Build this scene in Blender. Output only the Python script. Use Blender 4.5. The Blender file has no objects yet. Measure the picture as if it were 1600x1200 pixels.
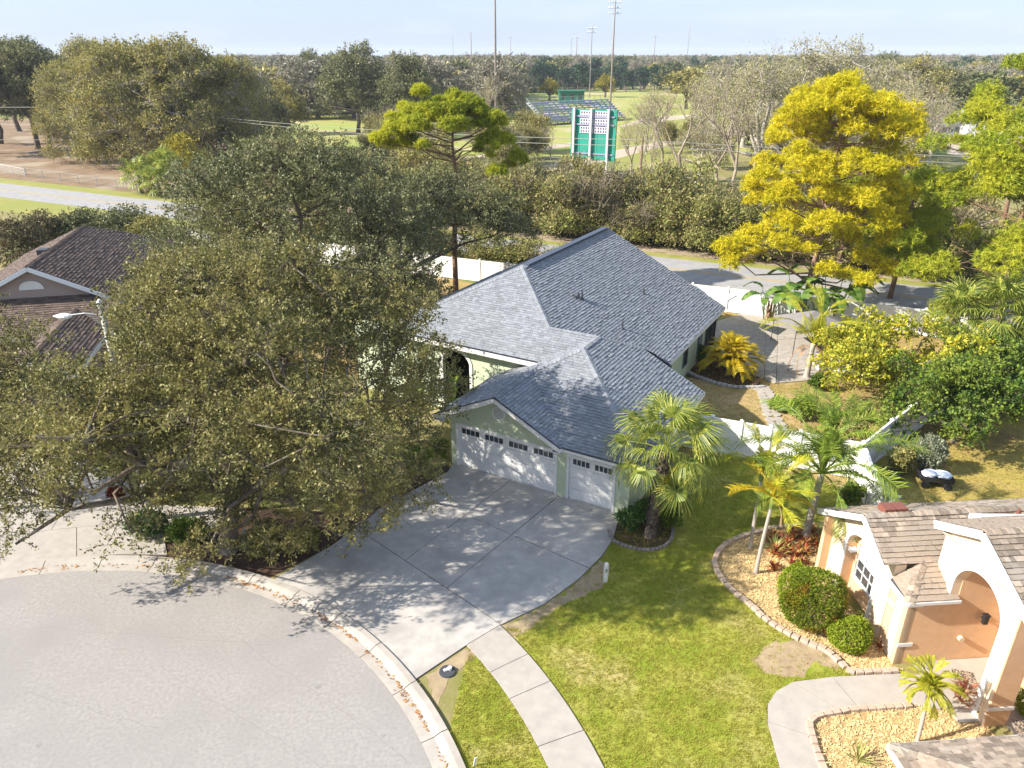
import bpy, math, random
import numpy as np
from mathutils import Vector, Matrix
R = math.radians
rnd = random.Random(7)
S = bpy.context.scene
COL = S.collection

# ---------------------------------------------------------------- camera
FPX, PITCH, CAMH = 1150.0, math.atan(515 / 1150.0), 17.3
cam_d = bpy.data.cameras.new('camera'); cam_d.sensor_width = 36; cam_d.lens = FPX / 1600 * 36
cam_d.clip_start = .5; cam_d.clip_end = 9000
cam = bpy.data.objects.new('camera', cam_d); COL.objects.link(cam)
cam.location = (0, 0, CAMH); cam.rotation_euler = (math.pi / 2 - PITCH, 0, 0)
S.camera = cam

# ---------------------------------------------------------------- world, sun, exposure
SUN_EL, SUN_AZ = R(33), R(191)          # SUN_AZ: direction TOWARDS the sun, from +x
w = bpy.data.worlds.new('World'); S.world = w; w.use_nodes = True
nt = w.node_tree; nt.nodes.clear()
sky = nt.nodes.new('ShaderNodeTexSky'); sky.sky_type = 'NISHITA'; sky.sun_disc = False
sky.sun_elevation = SUN_EL; sky.sun_rotation = math.pi / 2 - SUN_AZ
sky.altitude = 20; sky.air_density = 1.0; sky.dust_density = 1.2; sky.ozone_density = 1.6
bg = nt.nodes.new('ShaderNodeBackground'); bg.inputs['Strength'].default_value = .092
tc = nt.nodes.new('ShaderNodeTexCoord'); mp = nt.nodes.new('ShaderNodeMapping')
mp.inputs['Scale'].default_value = (1.3, 1.3, 9)
no = nt.nodes.new('ShaderNodeTexNoise'); no.inputs['Scale'].default_value = 3.2; no.inputs['Detail'].default_value = 8
no.inputs['Roughness'].default_value = .62; no.inputs['Distortion'].default_value = .4
cr = nt.nodes.new('ShaderNodeValToRGB'); cr.color_ramp.elements[0].position = .50; cr.color_ramp.elements[1].position = .8
cr.color_ramp.elements[1].color = (.55, .55, .55, 1)
mx = nt.nodes.new('ShaderNodeMix'); mx.data_type = 'RGBA'
mx.inputs[7].default_value = (4.9, 5.05, 5.3, 1)
veil = nt.nodes.new('ShaderNodeMix'); veil.data_type = 'RGBA'; veil.inputs[0].default_value = .62
veil.inputs[7].default_value = (3.3, 4.15, 5.8, 1)
for a, b in ((tc.outputs['Generated'], mp.inputs['Vector']), (mp.outputs[0], no.inputs['Vector']), (no.outputs['Fac'], cr.inputs[0]),
             (sky.outputs[0], veil.inputs[6]), (veil.outputs[2], mx.inputs[6]), (cr.outputs[0], mx.inputs[0]), (mx.outputs[2], bg.inputs['Color'])):
    nt.links.new(a, b)
wo = nt.nodes.new('ShaderNodeOutputWorld'); nt.links.new(bg.outputs[0], wo.inputs[0])
sd = bpy.data.lights.new('sun', 'SUN'); sd.energy = 5.0; sd.angle = R(.55); sd.color = (1, .93, .82)
sun = bpy.data.objects.new('sun', sd); COL.objects.link(sun); sun.location = (-60, -15, 60)
dv = Vector((math.cos(SUN_AZ) * math.cos(SUN_EL), math.sin(SUN_AZ) * math.cos(SUN_EL), math.sin(SUN_EL)))
sun.rotation_euler = dv.to_track_quat('Z', 'Y').to_euler()
S.view_settings.view_transform = 'Standard'; S.view_settings.look = 'None'
S.view_settings.exposure = 1.12; S.view_settings.gamma = 1; S.view_settings.use_curve_mapping = False
S.cycles.max_bounces = 6; S.cycles.diffuse_bounces = 3; S.cycles.transmission_bounces = 3; S.cycles.transparent_max_bounces = 4

# ---------------------------------------------------------------- helpers
def at(u, v, h=0.0):
    """world point where the sight line of photo pixel (u,v) meets height h"""
    x = (u - 800) / FPX; y = (v - 600) / FPX
    dz = -(math.sin(PITCH) + y * math.cos(PITCH)); t = (h - CAMH) / dz
    return Vector((x * t, (math.cos(PITCH) - y * math.sin(PITCH)) * t, h))
def tag(o, label=None, cat=None, group=None, kind=None):
    if label: o['label'] = label
    if cat: o['category'] = cat
    if group: o['group'] = group
    if kind: o['kind'] = kind
    return o
def empty(name, loc=(0, 0, 0), rz=0, label=None, cat=None, group=None, kind=None, parent=None):
    o = bpy.data.objects.new(name, None); COL.objects.link(o); o.location = loc; o.rotation_euler = (0, 0, rz)
    o.empty_display_size = .2; o.parent = parent
    return tag(o, label, cat, group, kind)
def link(name, me, parent=None, loc=(0, 0, 0), rot=(0, 0, 0), sc=(1, 1, 1), **k):
    o = bpy.data.objects.new(name, me); COL.objects.link(o); o.location = loc; o.rotation_euler = rot; o.scale = sc
    o.parent = parent
    return tag(o, **k)
def kids(o): return [c for c in COL.objects if c.parent == o]
def copy_tree(o, ch=None, parent=None):
    c = o.copy(); COL.objects.link(c); c.parent = parent
    for k in o.children: copy_tree(k, parent=c)
    return c
class MB:
    """collects polygons; one material index per polygon"""
    def __init__(s): s.v = []; s.f = []; s.m = []
    def poly(s, pts, mi=0):
        n = len(s.v); s.v += [tuple(p) for p in pts]; s.f.append(tuple(range(n, n + len(pts)))); s.m.append(mi)
    def box(s, x0, x1, y0, y1, z0, z1, mi=0):
        n = len(s.v); s.v += [(x, y, z) for z in (z0, z1) for y in (y0, y1) for x in (x0, x1)]
        for f in ((0, 2, 3, 1), (4, 5, 7, 6), (0, 1, 5, 4), (2, 6, 7, 3), (0, 4, 6, 2), (1, 3, 7, 5)):
            s.f.append(tuple(n + i for i in f)); s.m.append(mi)
    def prism(s, pts, z0, z1, mi=0, side=None):
        """pts (x,y) counter-clockwise, z0/z1 numbers"""
        n = len(s.v); k = len(pts)
        s.v += [(p[0], p[1], z0) for p in pts] + [(p[0], p[1], z1) for p in pts]
        s.f.append(tuple(n + k + i for i in range(k))); s.m.append(mi)
        s.f.append(tuple(n + i for i in reversed(range(k)))); s.m.append(mi)
        for i in range(k):
            j = (i + 1) % k; s.f.append((n + i, n + j, n + k + j, n + k + i)); s.m.append(mi if side is None else side)
    def bar(s, a, b, wd, ht=None, mi=0, up=(0, 0, 1)):
        """square bar from a to b"""
        a = Vector(a); b = Vector(b); ht = wd if ht is None else ht
        d = (b - a).normalized(); u = Vector(up)
        if abs(d.dot(u)) > .98: u = Vector((1, 0, 0))
        x = d.cross(u).normalized() * wd / 2; z = x.cross(d).normalized() * ht / 2
        n = len(s.v)
        for c in (a, b): s.v += [tuple(c + x * i + z * j) for i, j in ((-1, -1), (1, -1), (1, 1), (-1, 1))]
        for f in ((0, 1, 2, 3), (7, 6, 5, 4), (0, 4, 5, 1), (1, 5, 6, 2), (2, 6, 7, 3), (3, 7, 4, 0)):
            s.f.append(tuple(n + i for i in f)); s.m.append(mi)
    def tube(s, pts, rad, sides=6, mi=0, cap=True):
        pts = [Vector(p) for p in pts]; rad = rad if hasattr(rad, '__len__') else [rad] * len(pts)
        n = len(s.v); ref = Vector((.3, .2, 1)).normalized()
        for i, p in enumerate(pts):
            d = (pts[min(i + 1, len(pts) - 1)] - pts[max(i - 1, 0)]).normalized()
            x = d.cross(ref if abs(d.dot(ref)) < .95 else Vector((1, 0, 0))).normalized(); y = d.cross(x)
            for k in range(sides):
                t = 2 * math.pi * k / sides; s.v.append(tuple(p + (x * math.cos(t) + y * math.sin(t)) * rad[i]))
        for i in range(len(pts) - 1):
            for k in range(sides):
                a = n + i * sides + k; b = n + i * sides + (k + 1) % sides
                s.f.append((a, b, b + sides, a + sides)); s.m.append(mi)
        if cap and rad[-1] > .004:
            s.f.append(tuple(n + (len(pts) - 1) * sides + k for k in range(sides))); s.m.append(mi)
    def mesh(s, name, mats, smooth=False):
        me = bpy.data.meshes.new(name); me.from_pydata(s.v, [], s.f)
        for m in (mats if isinstance(mats, (list, tuple)) else [mats]): me.materials.append(m)
        if any(s.m): me.polygons.foreach_set('material_index', s.m)
        if smooth: me.polygons.foreach_set('use_smooth', [True] * len(s.f))
        me.update(); return me
    def obj(s, name, mats, parent=None, smooth=False, loc=(0, 0, 0), rot=(0, 0, 0), **k):
        return link(name, s.mesh(name, mats, smooth), parent, loc, rot, **k)
def np_mesh(name, V, F, mats, mi=None):
    """V (n,3); F (m,k) all faces of k corners"""
    me = bpy.data.meshes.new(name); V = np.ascontiguousarray(V, np.float32); F = np.ascontiguousarray(F, np.int32)
    m, k = F.shape
    me.vertices.add(len(V)); me.vertices.foreach_set('co', V.ravel())
    me.loops.add(m * k); me.loops.foreach_set('vertex_index', F.ravel())
    me.polygons.add(m); me.polygons.foreach_set('loop_start', np.arange(0, m * k, k, dtype=np.int32))
    try: me.polygons.foreach_set('loop_total', np.full(m, k, np.int32))
    except Exception: pass
    for x in (mats if isinstance(mats, (list, tuple)) else [mats]): me.materials.append(x)
    if mi is not None: me.polygons.foreach_set('material_index', np.ascontiguousarray(mi, np.int32))
    me.update(calc_edges=True); return me

# ---------------------------------------------------------------- materials
def mat(name, c1, c2=None, scale=3.0, detail=6, rough=.85, bump=0.0, bscale=None, c3=None, s3=.2, island=0.0, spec=.3,
        lo=.35, hi=.65, metal=0.0, trans=0.0, stretch=None, p3=(.5, .62), emit=None):
    """noise-mixed principled material. c3: second, larger colour layer; island: per-piece value spread"""
    m = bpy.data.materials.new(name); m.use_nodes = True; t = m.node_tree; n = t.nodes; l = t.links
    b = n['Principled BSDF']; b.inputs['Roughness'].default_value = rough; b.inputs['Metallic'].default_value = metal
    b.inputs['Specular IOR Level'].default_value = spec
    tcn = n.new('ShaderNodeTexCoord'); vec = tcn.outputs['Object']
    if stretch:
        mpn = n.new('ShaderNodeMapping'); mpn.inputs['Scale'].default_value = stretch; l.new(vec, mpn.inputs[0]); vec = mpn.outputs[0]
    def noise(sc, dt=detail, r=.6):
        q = n.new('ShaderNodeTexNoise'); q.inputs['Scale'].default_value = sc; q.inputs['Detail'].default_value = dt
        q.inputs['Roughness'].default_value = r; l.new(vec, q.inputs['Vector']); return q.outputs['Fac']
    def ramp(f, a, bb, ca=(0, 0, 0, 1), cb=(1, 1, 1, 1)):
        q = n.new('ShaderNodeValToRGB'); q.color_ramp.elements[0].position = a; q.color_ramp.elements[1].position = bb
        q.color_ramp.elements[0].color = ca; q.color_ramp.elements[1].color = cb; l.new(f, q.inputs[0]); return q.outputs[0]
    def mixc(f, a, bb, mode='MIX'):
        q = n.new('ShaderNodeMix'); q.data_type = 'RGBA'; q.blend_type = mode
        for v, i in ((f, 0), (a, 6), (bb, 7)):
            if isinstance(v, (int, float)): q.inputs[i].default_value = v
            elif isinstance(v, tuple): q.inputs[i].default_value = (*v[:3], 1)
            else: l.new(v, q.inputs[i])
        return q.outputs[2]
    col = c1
    if c2: col = mixc(ramp(noise(scale), lo, hi), c1, c2)
    if c3: col = mixc(ramp(noise(s3, 5, .55), *p3), col, c3)
    if island:
        g = n.new('ShaderNodeNewGeometry'); r2 = ramp(g.outputs['Random Per Island'], 0, 1, (1 - island,) * 3 + (1,), (1 + island,) * 3 + (1,))
        col = mixc(1.0, col, r2, 'MULTIPLY')
    if isinstance(col, tuple): b.inputs['Base Color'].default_value = (*col, 1)
    else: l.new(col, b.inputs['Base Color'])
    if bump:
        bp = n.new('ShaderNodeBump'); bp.inputs['Strength'].default_value = bump; bp.inputs['Distance'].default_value = .02
        l.new(noise(bscale or scale * 4), bp.inputs['Height']); l.new(bp.outputs[0], b.inputs['Normal'])
    if emit: b.inputs['Emission Color'].default_value = (*emit, 1); b.inputs['Emission Strength'].default_value = 1
    return m
def leafmat(name, cols, tr=.35, spread=.3, rough=.55, clump=None, cs=.45, spec=.25):
    """leaves: colour picked per leaf from cols, part of the light passes through; clump: colour of whole sprays"""
    m = bpy.data.materials.new(name); m.use_nodes = True; t = m.node_tree; n = t.nodes; l = t.links
    b = n['Principled BSDF']; b.inputs['Roughness'].default_value = rough; b.inputs['Specular IOR Level'].default_value = spec
    g = n.new('ShaderNodeNewGeometry'); q = n.new('ShaderNodeValToRGB'); cr = q.color_ramp
    while len(cr.elements) < len(cols): cr.elements.new(.5)
    for i, c in enumerate(cols): cr.elements[i].position = i / max(1, len(cols) - 1); cr.elements[i].color = (*c, 1)
    l.new(g.outputs['Random Per Island'], q.inputs[0]); col = q.outputs[0]
    if clump:
        tcn = n.new('ShaderNodeTexCoord'); no = n.new('ShaderNodeTexNoise'); no.inputs['Scale'].default_value = cs; no.inputs['Detail'].default_value = 3
        l.new(tcn.outputs['Object'], no.inputs['Vector'])
        rp = n.new('ShaderNodeValToRGB'); rp.color_ramp.elements[0].position = .45; rp.color_ramp.elements[1].position = .62; l.new(no.outputs['Fac'], rp.inputs[0])
        mx = n.new('ShaderNodeMix'); mx.data_type = 'RGBA'; l.new(rp.outputs[0], mx.inputs[0]); l.new(col, mx.inputs[6])
        mm = n.new('ShaderNodeMix'); mm.data_type = 'RGBA'; mm.inputs[0].default_value = .7; l.new(col, mm.inputs[6]); mm.inputs[7].default_value = (*clump, 1)
        l.new(mm.outputs[2], mx.inputs[7]); col = mx.outputs[2]
    l.new(col, b.inputs['Base Color'])
    tl = n.new('ShaderNodeBsdfTranslucent'); l.new(col, tl.inputs[0]); ms = n.new('ShaderNodeMixShader'); ms.inputs[0].default_value = tr
    l.new(b.outputs[0], ms.inputs[1]); l.new(tl.outputs[0], ms.inputs[2]); l.new(ms.outputs[0], n['Material Output'].inputs[0])
    return m
M = dict(
    white=mat('white_paint', (.74, .74, .73), (.67, .67, .66), 1.5, rough=.45, spec=.4),
    vinyl=mat('white_vinyl', (.82, .82, .82), (.76, .76, .75), .8, rough=.4, spec=.45, c3=(.66, .67, .62), s3=.9, p3=(.6, .78)),
    green_stucco=mat('pale_green_stucco', (.50, .56, .40), (.46, .52, .37), 1.3, rough=.9, bump=.5, bscale=45),
    peach=mat('peach_stucco', (.72, .48, .29), (.66, .43, .25), 3.5, detail=10, rough=.92, bump=1, bscale=30, c3=(.62, .42, .27), s3=1.1, p3=(.5, .75)),
    cream=mat('cream_stucco', (.76, .60, .43), (.71, .555, .39), 2.2, rough=.92, bump=.5, bscale=38),
    taupe=mat('taupe_stucco', (.36, .29, .27), (.33, .26, .24), 1.2, rough=.92, bump=.5, bscale=38),
    roof_under=mat('roof_underlay', (.05, .055, .065), rough=.95),
    grey_shingle=mat('grey_shingle', (.265, .28, .30), (.195, .21, .235), 14, rough=.95, bump=.6, bscale=120, island=.17),
    tan_shingle=mat('tan_shingle', (.36, .29, .225), (.27, .215, .165), 10, rough=.95, bump=.6, bscale=120, island=.38, c3=(.33, .285, .235), s3=.7),
    brown_shingle=mat('brown_shingle', (.15, .108, .088), (.11, .082, .07), 10, rough=.95, bump=.6, bscale=120, island=.3),
    concrete=mat('driveway_concrete', (.50, .47, .43), (.39, .37, .345), 2.2, detail=10, rough=.9, bump=.4, bscale=60, c3=(.34, .32, .30), s3=.6, p3=(.46, .72)),
    walk=mat('sidewalk_concrete', (.42, .385, .34), (.35, .32, .285), 2.2, detail=9, rough=.9, bump=.35, bscale=60, c3=(.40, .36, .31), s3=.6, p3=(.5, .8)),
    curb=mat('curb_concrete', (.45, .41, .36), (.37, .34, .305), 2.5, detail=8, rough=.9, bump=.3, bscale=50, c3=(.34, .30, .26), s3=.5, p3=(.5, .8)),
    joint=mat('joint_dirt', (.05, .045, .04), (.09, .075, .05), 5, rough=1),
    asphalt=mat('cul_de_sac_surface', (.40, .375, .352), (.315, .295, .28), 9.0, detail=15, rough=.92, bump=1, bscale=110, c3=(.32, .30, .285), s3=.35, p3=(.46, .70)),
    road=mat('road_asphalt', (.34, .33, .325), (.28, .275, .27), 1, detail=8, rough=.9),
    yellow=mat('yellow_line_paint', (.55, .36, .07), (.40, .30, .12), 2, rough=.8),
    mulch=mat('dark_mulch', (.055, .032, .022), (.10, .06, .04), 12, detail=8, rough=1, bump=1, bscale=40),
    chips=mat('wood_chip_bed', (.50, .36, .17), (.34, .22, .10), 9, detail=8, rough=1, bump=1, bscale=30),
    chip=mat('wood_chip', (.72, .56, .30), (.52, .36, .16), 2, rough=1, island=.4),
    brick=mat('edging_block', (.52, .40, .31), (.42, .31, .24), 9, rough=.95, bump=.5, bscale=40, c3=(.34, .30, .27), s3=2),
    greybrick=mat('grey_edging_block', (.30, .26, .235), (.22, .19, .17), 9, rough=.95, bump=.5, bscale=40),
    palebrick=mat('pale_edging_block', (.48, .47, .46), (.36, .35, .34), 9, rough=.95, bump=.5, bscale=40),
    flag=mat('flagstone', (.40, .36, .31), (.30, .27, .24), 3, rough=.9, bump=.4, island=.25),
    paver=mat('brick_paver', (.30, .13, .10), (.22, .10, .08), 4, rough=.9, island=.3),
    glass=mat('window_glass', (.03, .04, .05), rough=.08, spec=.9),
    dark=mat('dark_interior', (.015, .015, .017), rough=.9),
    black=mat('black_plastic', (.02, .02, .022), rough=.6),
    metal=mat('galvanised_metal', (.45, .46, .47), (.36, .37, .38), 3, rough=.45, metal=.6),
    lead=mat('dark_pipe', (.06, .065, .075), rough=.7),
    polec=mat('pole_concrete', (.50, .49, .46), (.36, .36, .33), 6, rough=.9, c3=(.15, .14, .12), s3=1.5, p3=(.52, .6)),
    wood=mat('utility_pole_wood', (.19, .13, .085), (.13, .09, .06), 5, rough=.95),
    polegreen=mat('weathered_pole', (.10, .14, .08), (.07, .09, .05), 4, rough=.95),
    bark=mat('oak_bark', (.17, .135, .10), (.09, .07, .055), 5, rough=.95, bump=.8, bscale=20, c3=(.19, .17, .14), s3=1.6, p3=(.52, .6)),
    palebark=mat('pale_bark', (.46, .42, .36), (.30, .27, .22), 4, rough=.95, bump=.5),
    twig=mat('bare_twig', (.42, .36, .29), (.30, .25, .20), 2, rough=.95),
    pinebark=mat('pine_bark', (.27, .16, .10), (.16, .10, .07), 4, rough=.95, bump=.8),
    boot=mat('palm_boots', (.20, .155, .12), (.08, .062, .05), 6, rough=.95, island=.5),
    palmtrunk=mat('smooth_palm_trunk', (.42, .38, .33), (.32, .28, .24), 5, rough=.9, stretch=(1, 1, 9), bump=.5),
    deadfrond=mat('dead_frond', (.42, .27, .15), (.30, .18, .10), 3, rough=.95, island=.3),
    terracotta=mat('brown_vent_metal', (.20, .075, .055), rough=.6),
    rust=mat('orange_trim', (.60, .26, .10), (.50, .20, .08), 4, rough=.7),
    scoregreen=mat('scoreboard_green', (.02, .27, .20), (.02, .23, .17), .6, rough=.6),
    buildgreen=mat('field_building_green', (.03, .20, .14), (.03, .17, .12), .6, rough=.7),
    bleach=mat('bleacher_metal', (.30, .36, .45), (.24, .30, .38), 2, rough=.5),
    canvas=mat('grey_canvas', (.22, .205, .20), (.18, .17, .165), 1, rough=.9),
    tarp=mat('black_tarp', (.02, .021, .023), rough=.5),
    bluecloth=mat('blue_white_bag', (.75, .78, .82), (.62, .68, .76), 3, rough=.7, c3=(.10, .30, .60), s3=3.5, p3=(.62, .66)),
    red=mat('red_paint', (.16, .02, .02), rough=.5),
    farwhite=mat('far_white_siding', (.62, .63, .64), (.55, .56, .57), 1, rough=.7),
    fargrey=mat('far_grey_roof', (.42, .44, .47), (.36, .38, .41), 1, rough=.7),
    farred=mat('far_tile_roof', (.45, .24, .16), (.38, .20, .13), 1, rough=.9),
    ledger=mat('mailbox_post_white', (.70, .72, .66), rough=.5),
)
L = dict(
    oak=leafmat('oak_leaf', [(.04, .05, .02), (.12, .125, .035), (.22, .21, .06), (.42, .38, .19)], .3, clump=(.30, .26, .08), cs=.5),
    oak2=leafmat('dark_oak_leaf', [(.035, .05, .02), (.11, .13, .05), (.21, .22, .09), (.40, .39, .23)], .28, clump=(.24, .23, .09), cs=.4),
    olive=leafmat('olive_leaf', [(.06, .08, .025), (.20, .20, .05), (.35, .32, .10), (.50, .42, .18)], .3, clump=(.40, .34, .09), cs=.25),
    far=leafmat('far_tree_leaf', [(.06, .085, .035), (.13, .15, .055), (.21, .21, .08)], .2),
    farbrown=leafmat('far_brown_canopy', [(.17, .16, .11), (.26, .24, .17), (.36, .32, .24)], .15),
    farpine=leafmat('far_pine_needles', [(.025, .06, .03), (.05, .10, .045)], .15),
    gold=leafmat('golden_pine_needles', [(.20, .22, .012), (.62, .55, .02), (.86, .75, .035), (.92, .74, .05)], .46, clump=(.58, .54, .02), cs=.3),
    pine=leafmat('green_pine_needles', [(.14, .20, .015), (.32, .40, .03), (.54, .55, .06)], .42, clump=(.58, .56, .04), cs=.3),
    dpine=leafmat('flat_pine_needles', [(.10, .15, .015), (.34, .40, .03), (.60, .58, .05)], .4, clump=(.62, .60, .04), cs=.3),
    sabal=leafmat('fan_frond', [(.12, .17, .03), (.28, .34, .055), (.52, .50, .10)], .4, rough=.45, spec=.4),
    queen=leafmat('feather_frond', [(.09, .17, .02), (.22, .32, .04), (.42, .46, .06)], .45, rough=.45, spec=.35),
    areca=leafmat('golden_areca_frond', [(.30, .26, .01), (.52, .38, .015), (.60, .45, .03)], .4, rough=.45),
    lime=leafmat('yellow_green_frond', [(.20, .26, .02), (.42, .42, .03), (.55, .46, .03)], .4, rough=.45),
    banana=leafmat('broad_leaf', [(.04, .10, .02), (.09, .18, .03), (.20, .28, .05)], .3, rough=.4, spec=.5),
    sprig=leafmat('thin_spring_leaf', [(.20, .22, .09), (.36, .34, .16), (.46, .38, .24)], .3),
    citrus=leafmat('citrus_leaf', [(.11, .16, .015), (.32, .37, .03), (.56, .54, .05), (.66, .48, .04)], .35, clump=(.34, .34, .04), cs=.7),
    lush=leafmat('lush_green_leaf', [(.03, .075, .012), (.08, .15, .02), (.20, .27, .03)], .3, clump=(.27, .32, .04), cs=.5),
    box=leafmat('clipped_bush_leaf', [(.10, .16, .008), (.22, .29, .015), (.36, .41, .03)], .3),
    redtip=leafmat('clipped_bush_red_leaf', [(.10, .14, .01), (.20, .20, .015), (.42, .17, .02), (.40, .12, .02)], .3),
    boxdark=leafmat('glossy_bush_leaf', [(.02, .06, .01), (.05, .12, .015), (.12, .20, .03)], .25, spec=.5),
    brom=leafmat('bromeliad_leaf', [(.30, .03, .04), (.45, .10, .04), (.55, .28, .06), (.45, .42, .12), (.22, .03, .07)], .3, rough=.4),
    scrub=leafmat('scrub_leaf', [(.09, .11, .03), (.22, .24, .06), (.36, .34, .12), (.46, .33, .17)], .3, clump=(.28, .31, .07), cs=.25),
    pampas=leafmat('yellow_scrub_leaf', [(.40, .30, .02), (.25, .26, .03)], .3),
    brush=leafmat('brown_brush_leaf', [(.10, .075, .04), (.18, .14, .07), (.13, .14, .05)], .2),
    sparse=leafmat('sparse_spring_leaf', [(.18, .22, .06), (.38, .38, .12), (.50, .42, .20)], .3),
    greyleaf=leafmat('grey_green_leaf', [(.12, .15, .09), (.24, .27, .17), (.34, .34, .24)], .25),
    grass=leafmat('grass_blade', [(.19, .23, .02), (.38, .39, .04), (.54, .50, .11)], .4, clump=(.54, .43, .15), cs=.28),
)
USE_HAZE = True
# ================================================================ SETTING
CX, CY = -14.82, 7.9                       # centre of the cul-de-sac
def arc(r, a0, a1, n=24): return [(CX + r * math.cos(R(a0 + (a1 - a0) * i / n)), CY + r * math.sin(R(a0 + (a1 - a0) * i / n))) for i in range(n + 1)]
def sheet(name, pts, z, m, kind='structure', parent=None, **k):
    b = MB(); b.poly([(p[0], p[1], z) for p in pts]); return b.obj(name, m, parent, kind=kind, **k)
def P(*uv): return [tuple(at(u, v)[:2]) for u, v in uv]
def inside(x, y, poly):
    c = np.zeros(np.shape(x), bool); j = len(poly) - 1
    for i in range(len(poly)):
        xi, yi = poly[i]; xj, yj = poly[j]
        with np.errstate(all='ignore'): c ^= ((yi > y) != (yj > y)) & (x < (xj - xi) * (y - yi) / (yj - yi + 1e-12) + xi)
        j = i
    return c
def cut(poly, a, b):
    """both sides of the line a-b"""
    out = [[], []]
    nx, ny = -(b[1] - a[1]), b[0] - a[0]
    d = [(p[0] - a[0]) * nx + (p[1] - a[1]) * ny for p in poly]
    for i, p in enumerate(poly):
        j = (i + 1) % len(poly); q = poly[j]
        for s, g in ((0, 1), (1, -1)):
            if d[i] * g >= 0: out[s].append(p)
            if d[i] * d[j] < 0:
                t = d[i] / (d[i] - d[j]); out[s].append((p[0] + (q[0] - p[0]) * t, p[1] + (q[1] - p[1]) * t))
    return [o for o in out if len(o) > 2]
def slabs(parent, name, polys, z0, z1, m, gap=.02):
    for p in polys:
        c = (sum(q[0] for q in p) / len(p), sum(q[1] for q in p) / len(p))
        rr = sum(math.hypot(q[0] - c[0], q[1] - c[1]) for q in p) / len(p); s = 1 - gap / rr
        ar = sum(p[i][0] * p[(i + 1) % len(p)][1] - p[(i + 1) % len(p)][0] * p[i][1] for i in range(len(p)))
        q = [(c[0] + (x - c[0]) * s, c[1] + (y - c[1]) * s) for x, y in p]
        if ar < 0: q.reverse()
        b = MB(); b.prism(q, z0, z1 + rnd.uniform(-.002, .002)); b.obj(name, m, parent)

# --- base ground: mown grass, weeds and dry ground mixed by noise at three sizes
gm = mat('ground_cover', (.17, .18, .04), (.30, .24, .12), .35, detail=10, rough=1, lo=.38, hi=.62, c3=(.10, .145, .03), s3=.02, p3=(.45, .6), bump=1, bscale=8)
g = MB(); g.box(-3500, 3500, -200, 6500, -.4, 0); g.obj('ground', gm, kind='structure')
lawnm = mat('lawn_soil', (.20, .25, .02), (.34, .33, .06), 1.1, detail=10, rough=1, lo=.4, hi=.62, c3=(.44, .36, .15), s3=.33, p3=(.52, .68), bump=1, bscale=30)
drym = mat('dry_lawn', (.36, .25, .10), (.27, .22, .07), .9, detail=9, rough=1, c3=(.42, .30, .15), s3=.4, p3=(.45, .65), bump=1, bscale=25)
strawm = mat('pine_straw_ground', (.27, .185, .115), (.17, .115, .07), .6, detail=9, rough=1, c3=(.32, .26, .19), s3=.15, p3=(.5, .62), bump=.6, bscale=12)
brightm = mat('bright_grass', (.21, .23, .05), (.33, .29, .09), .5, detail=9, rough=1, c3=(.24, .25, .06), s3=.1, p3=(.42, .6), bump=1, bscale=12)
fieldm = mat('playing_field_grass', (.27, .32, .07), (.33, .31, .10), .08, detail=8, rough=1, lo=.42, hi=.58, c3=(.42, .36, .20), s3=.03, p3=(.52, .62))
dirtm = mat('infield_dirt', (.50, .42, .32), (.40, .33, .26), .1, rough=1)
barem = mat('bare_sandy_soil', (.40, .32, .22), (.27, .21, .14), .8, detail=9, rough=1, bump=.7, bscale=15, c3=(.20, .17, .08), s3=.5)
edgem = mat('worn_lawn_edge', (.30, .22, .14), (.42, .33, .20), 1.8, detail=10, rough=1, bump=1, bscale=30)

# --- cul-de-sac surface, curb
circ = arc(13.95, -60, 300, 120)
sheet('street', circ, .004, M['asphalt'])
sheet('street_arm', [(-40, -14), (-14, -14), (-14, 6), (-40, 12)], .002, M['asphalt'])
sp = MB()                                  # cracks and spots in the street surface
def strip(b, pts, w, z, mi=0):
    for i in range(len(pts) - 1):
        a = Vector((*pts[i][:2], z)); c = Vector((*pts[i + 1][:2], z)); d = (c - a).normalized(); n = Vector((-d.y, d.x, 0)) * w / 2
        b.poly([a + n, a - n, c - n, c + n], mi)
def wobble(a, b, n, amp):
    a = Vector((*a[:2], 0)); b = Vector((*b[:2], 0)); d = (b - a); s = Vector((-d.y, d.x, 0)).normalized(); o = 0; out = []
    for i in range(n + 1):
        out.append(tuple(a + d * i / n + s * o)); o = o * .7 + rnd.uniform(-amp, amp)
    return out
curb = empty('curb', kind='structure')
def curb_piece(a0, a1):
    prof = [(13.95, .006), (14.33, .014), (14.47, .075), (14.56, .10), (14.75, .10)]
    b = MB(); n = 5; g = .05
    rings = [[(CX + r * math.cos(R(a)), CY + r * math.sin(R(a)), z) for r, z in prof] for a in [a0 + g + (a1 - a0 - 2 * g) * i / n for i in range(n + 1)]]
    for i in range(n):
        for j in range(len(prof) - 1): b.poly([rings[i][j], rings[i][j + 1], rings[i + 1][j + 1], rings[i + 1][j]], 1 if j == 0 and False else 0)
    b.obj('curb_segment', M['curb'], curb)
a = -20.
while a < 150: curb_piece(a, a + 8); a += 8
b = MB(); ring = arc(13.93, -20, 152, 90); r2 = arc(14.77, -20, 152, 90)
for i in range(90): b.poly([(*ring[i], .003), (*r2[i], .003), (*r2[i + 1], .003), (*ring[i + 1], .003)])
b.obj('curb_bedding', M['joint'], curb)
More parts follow.
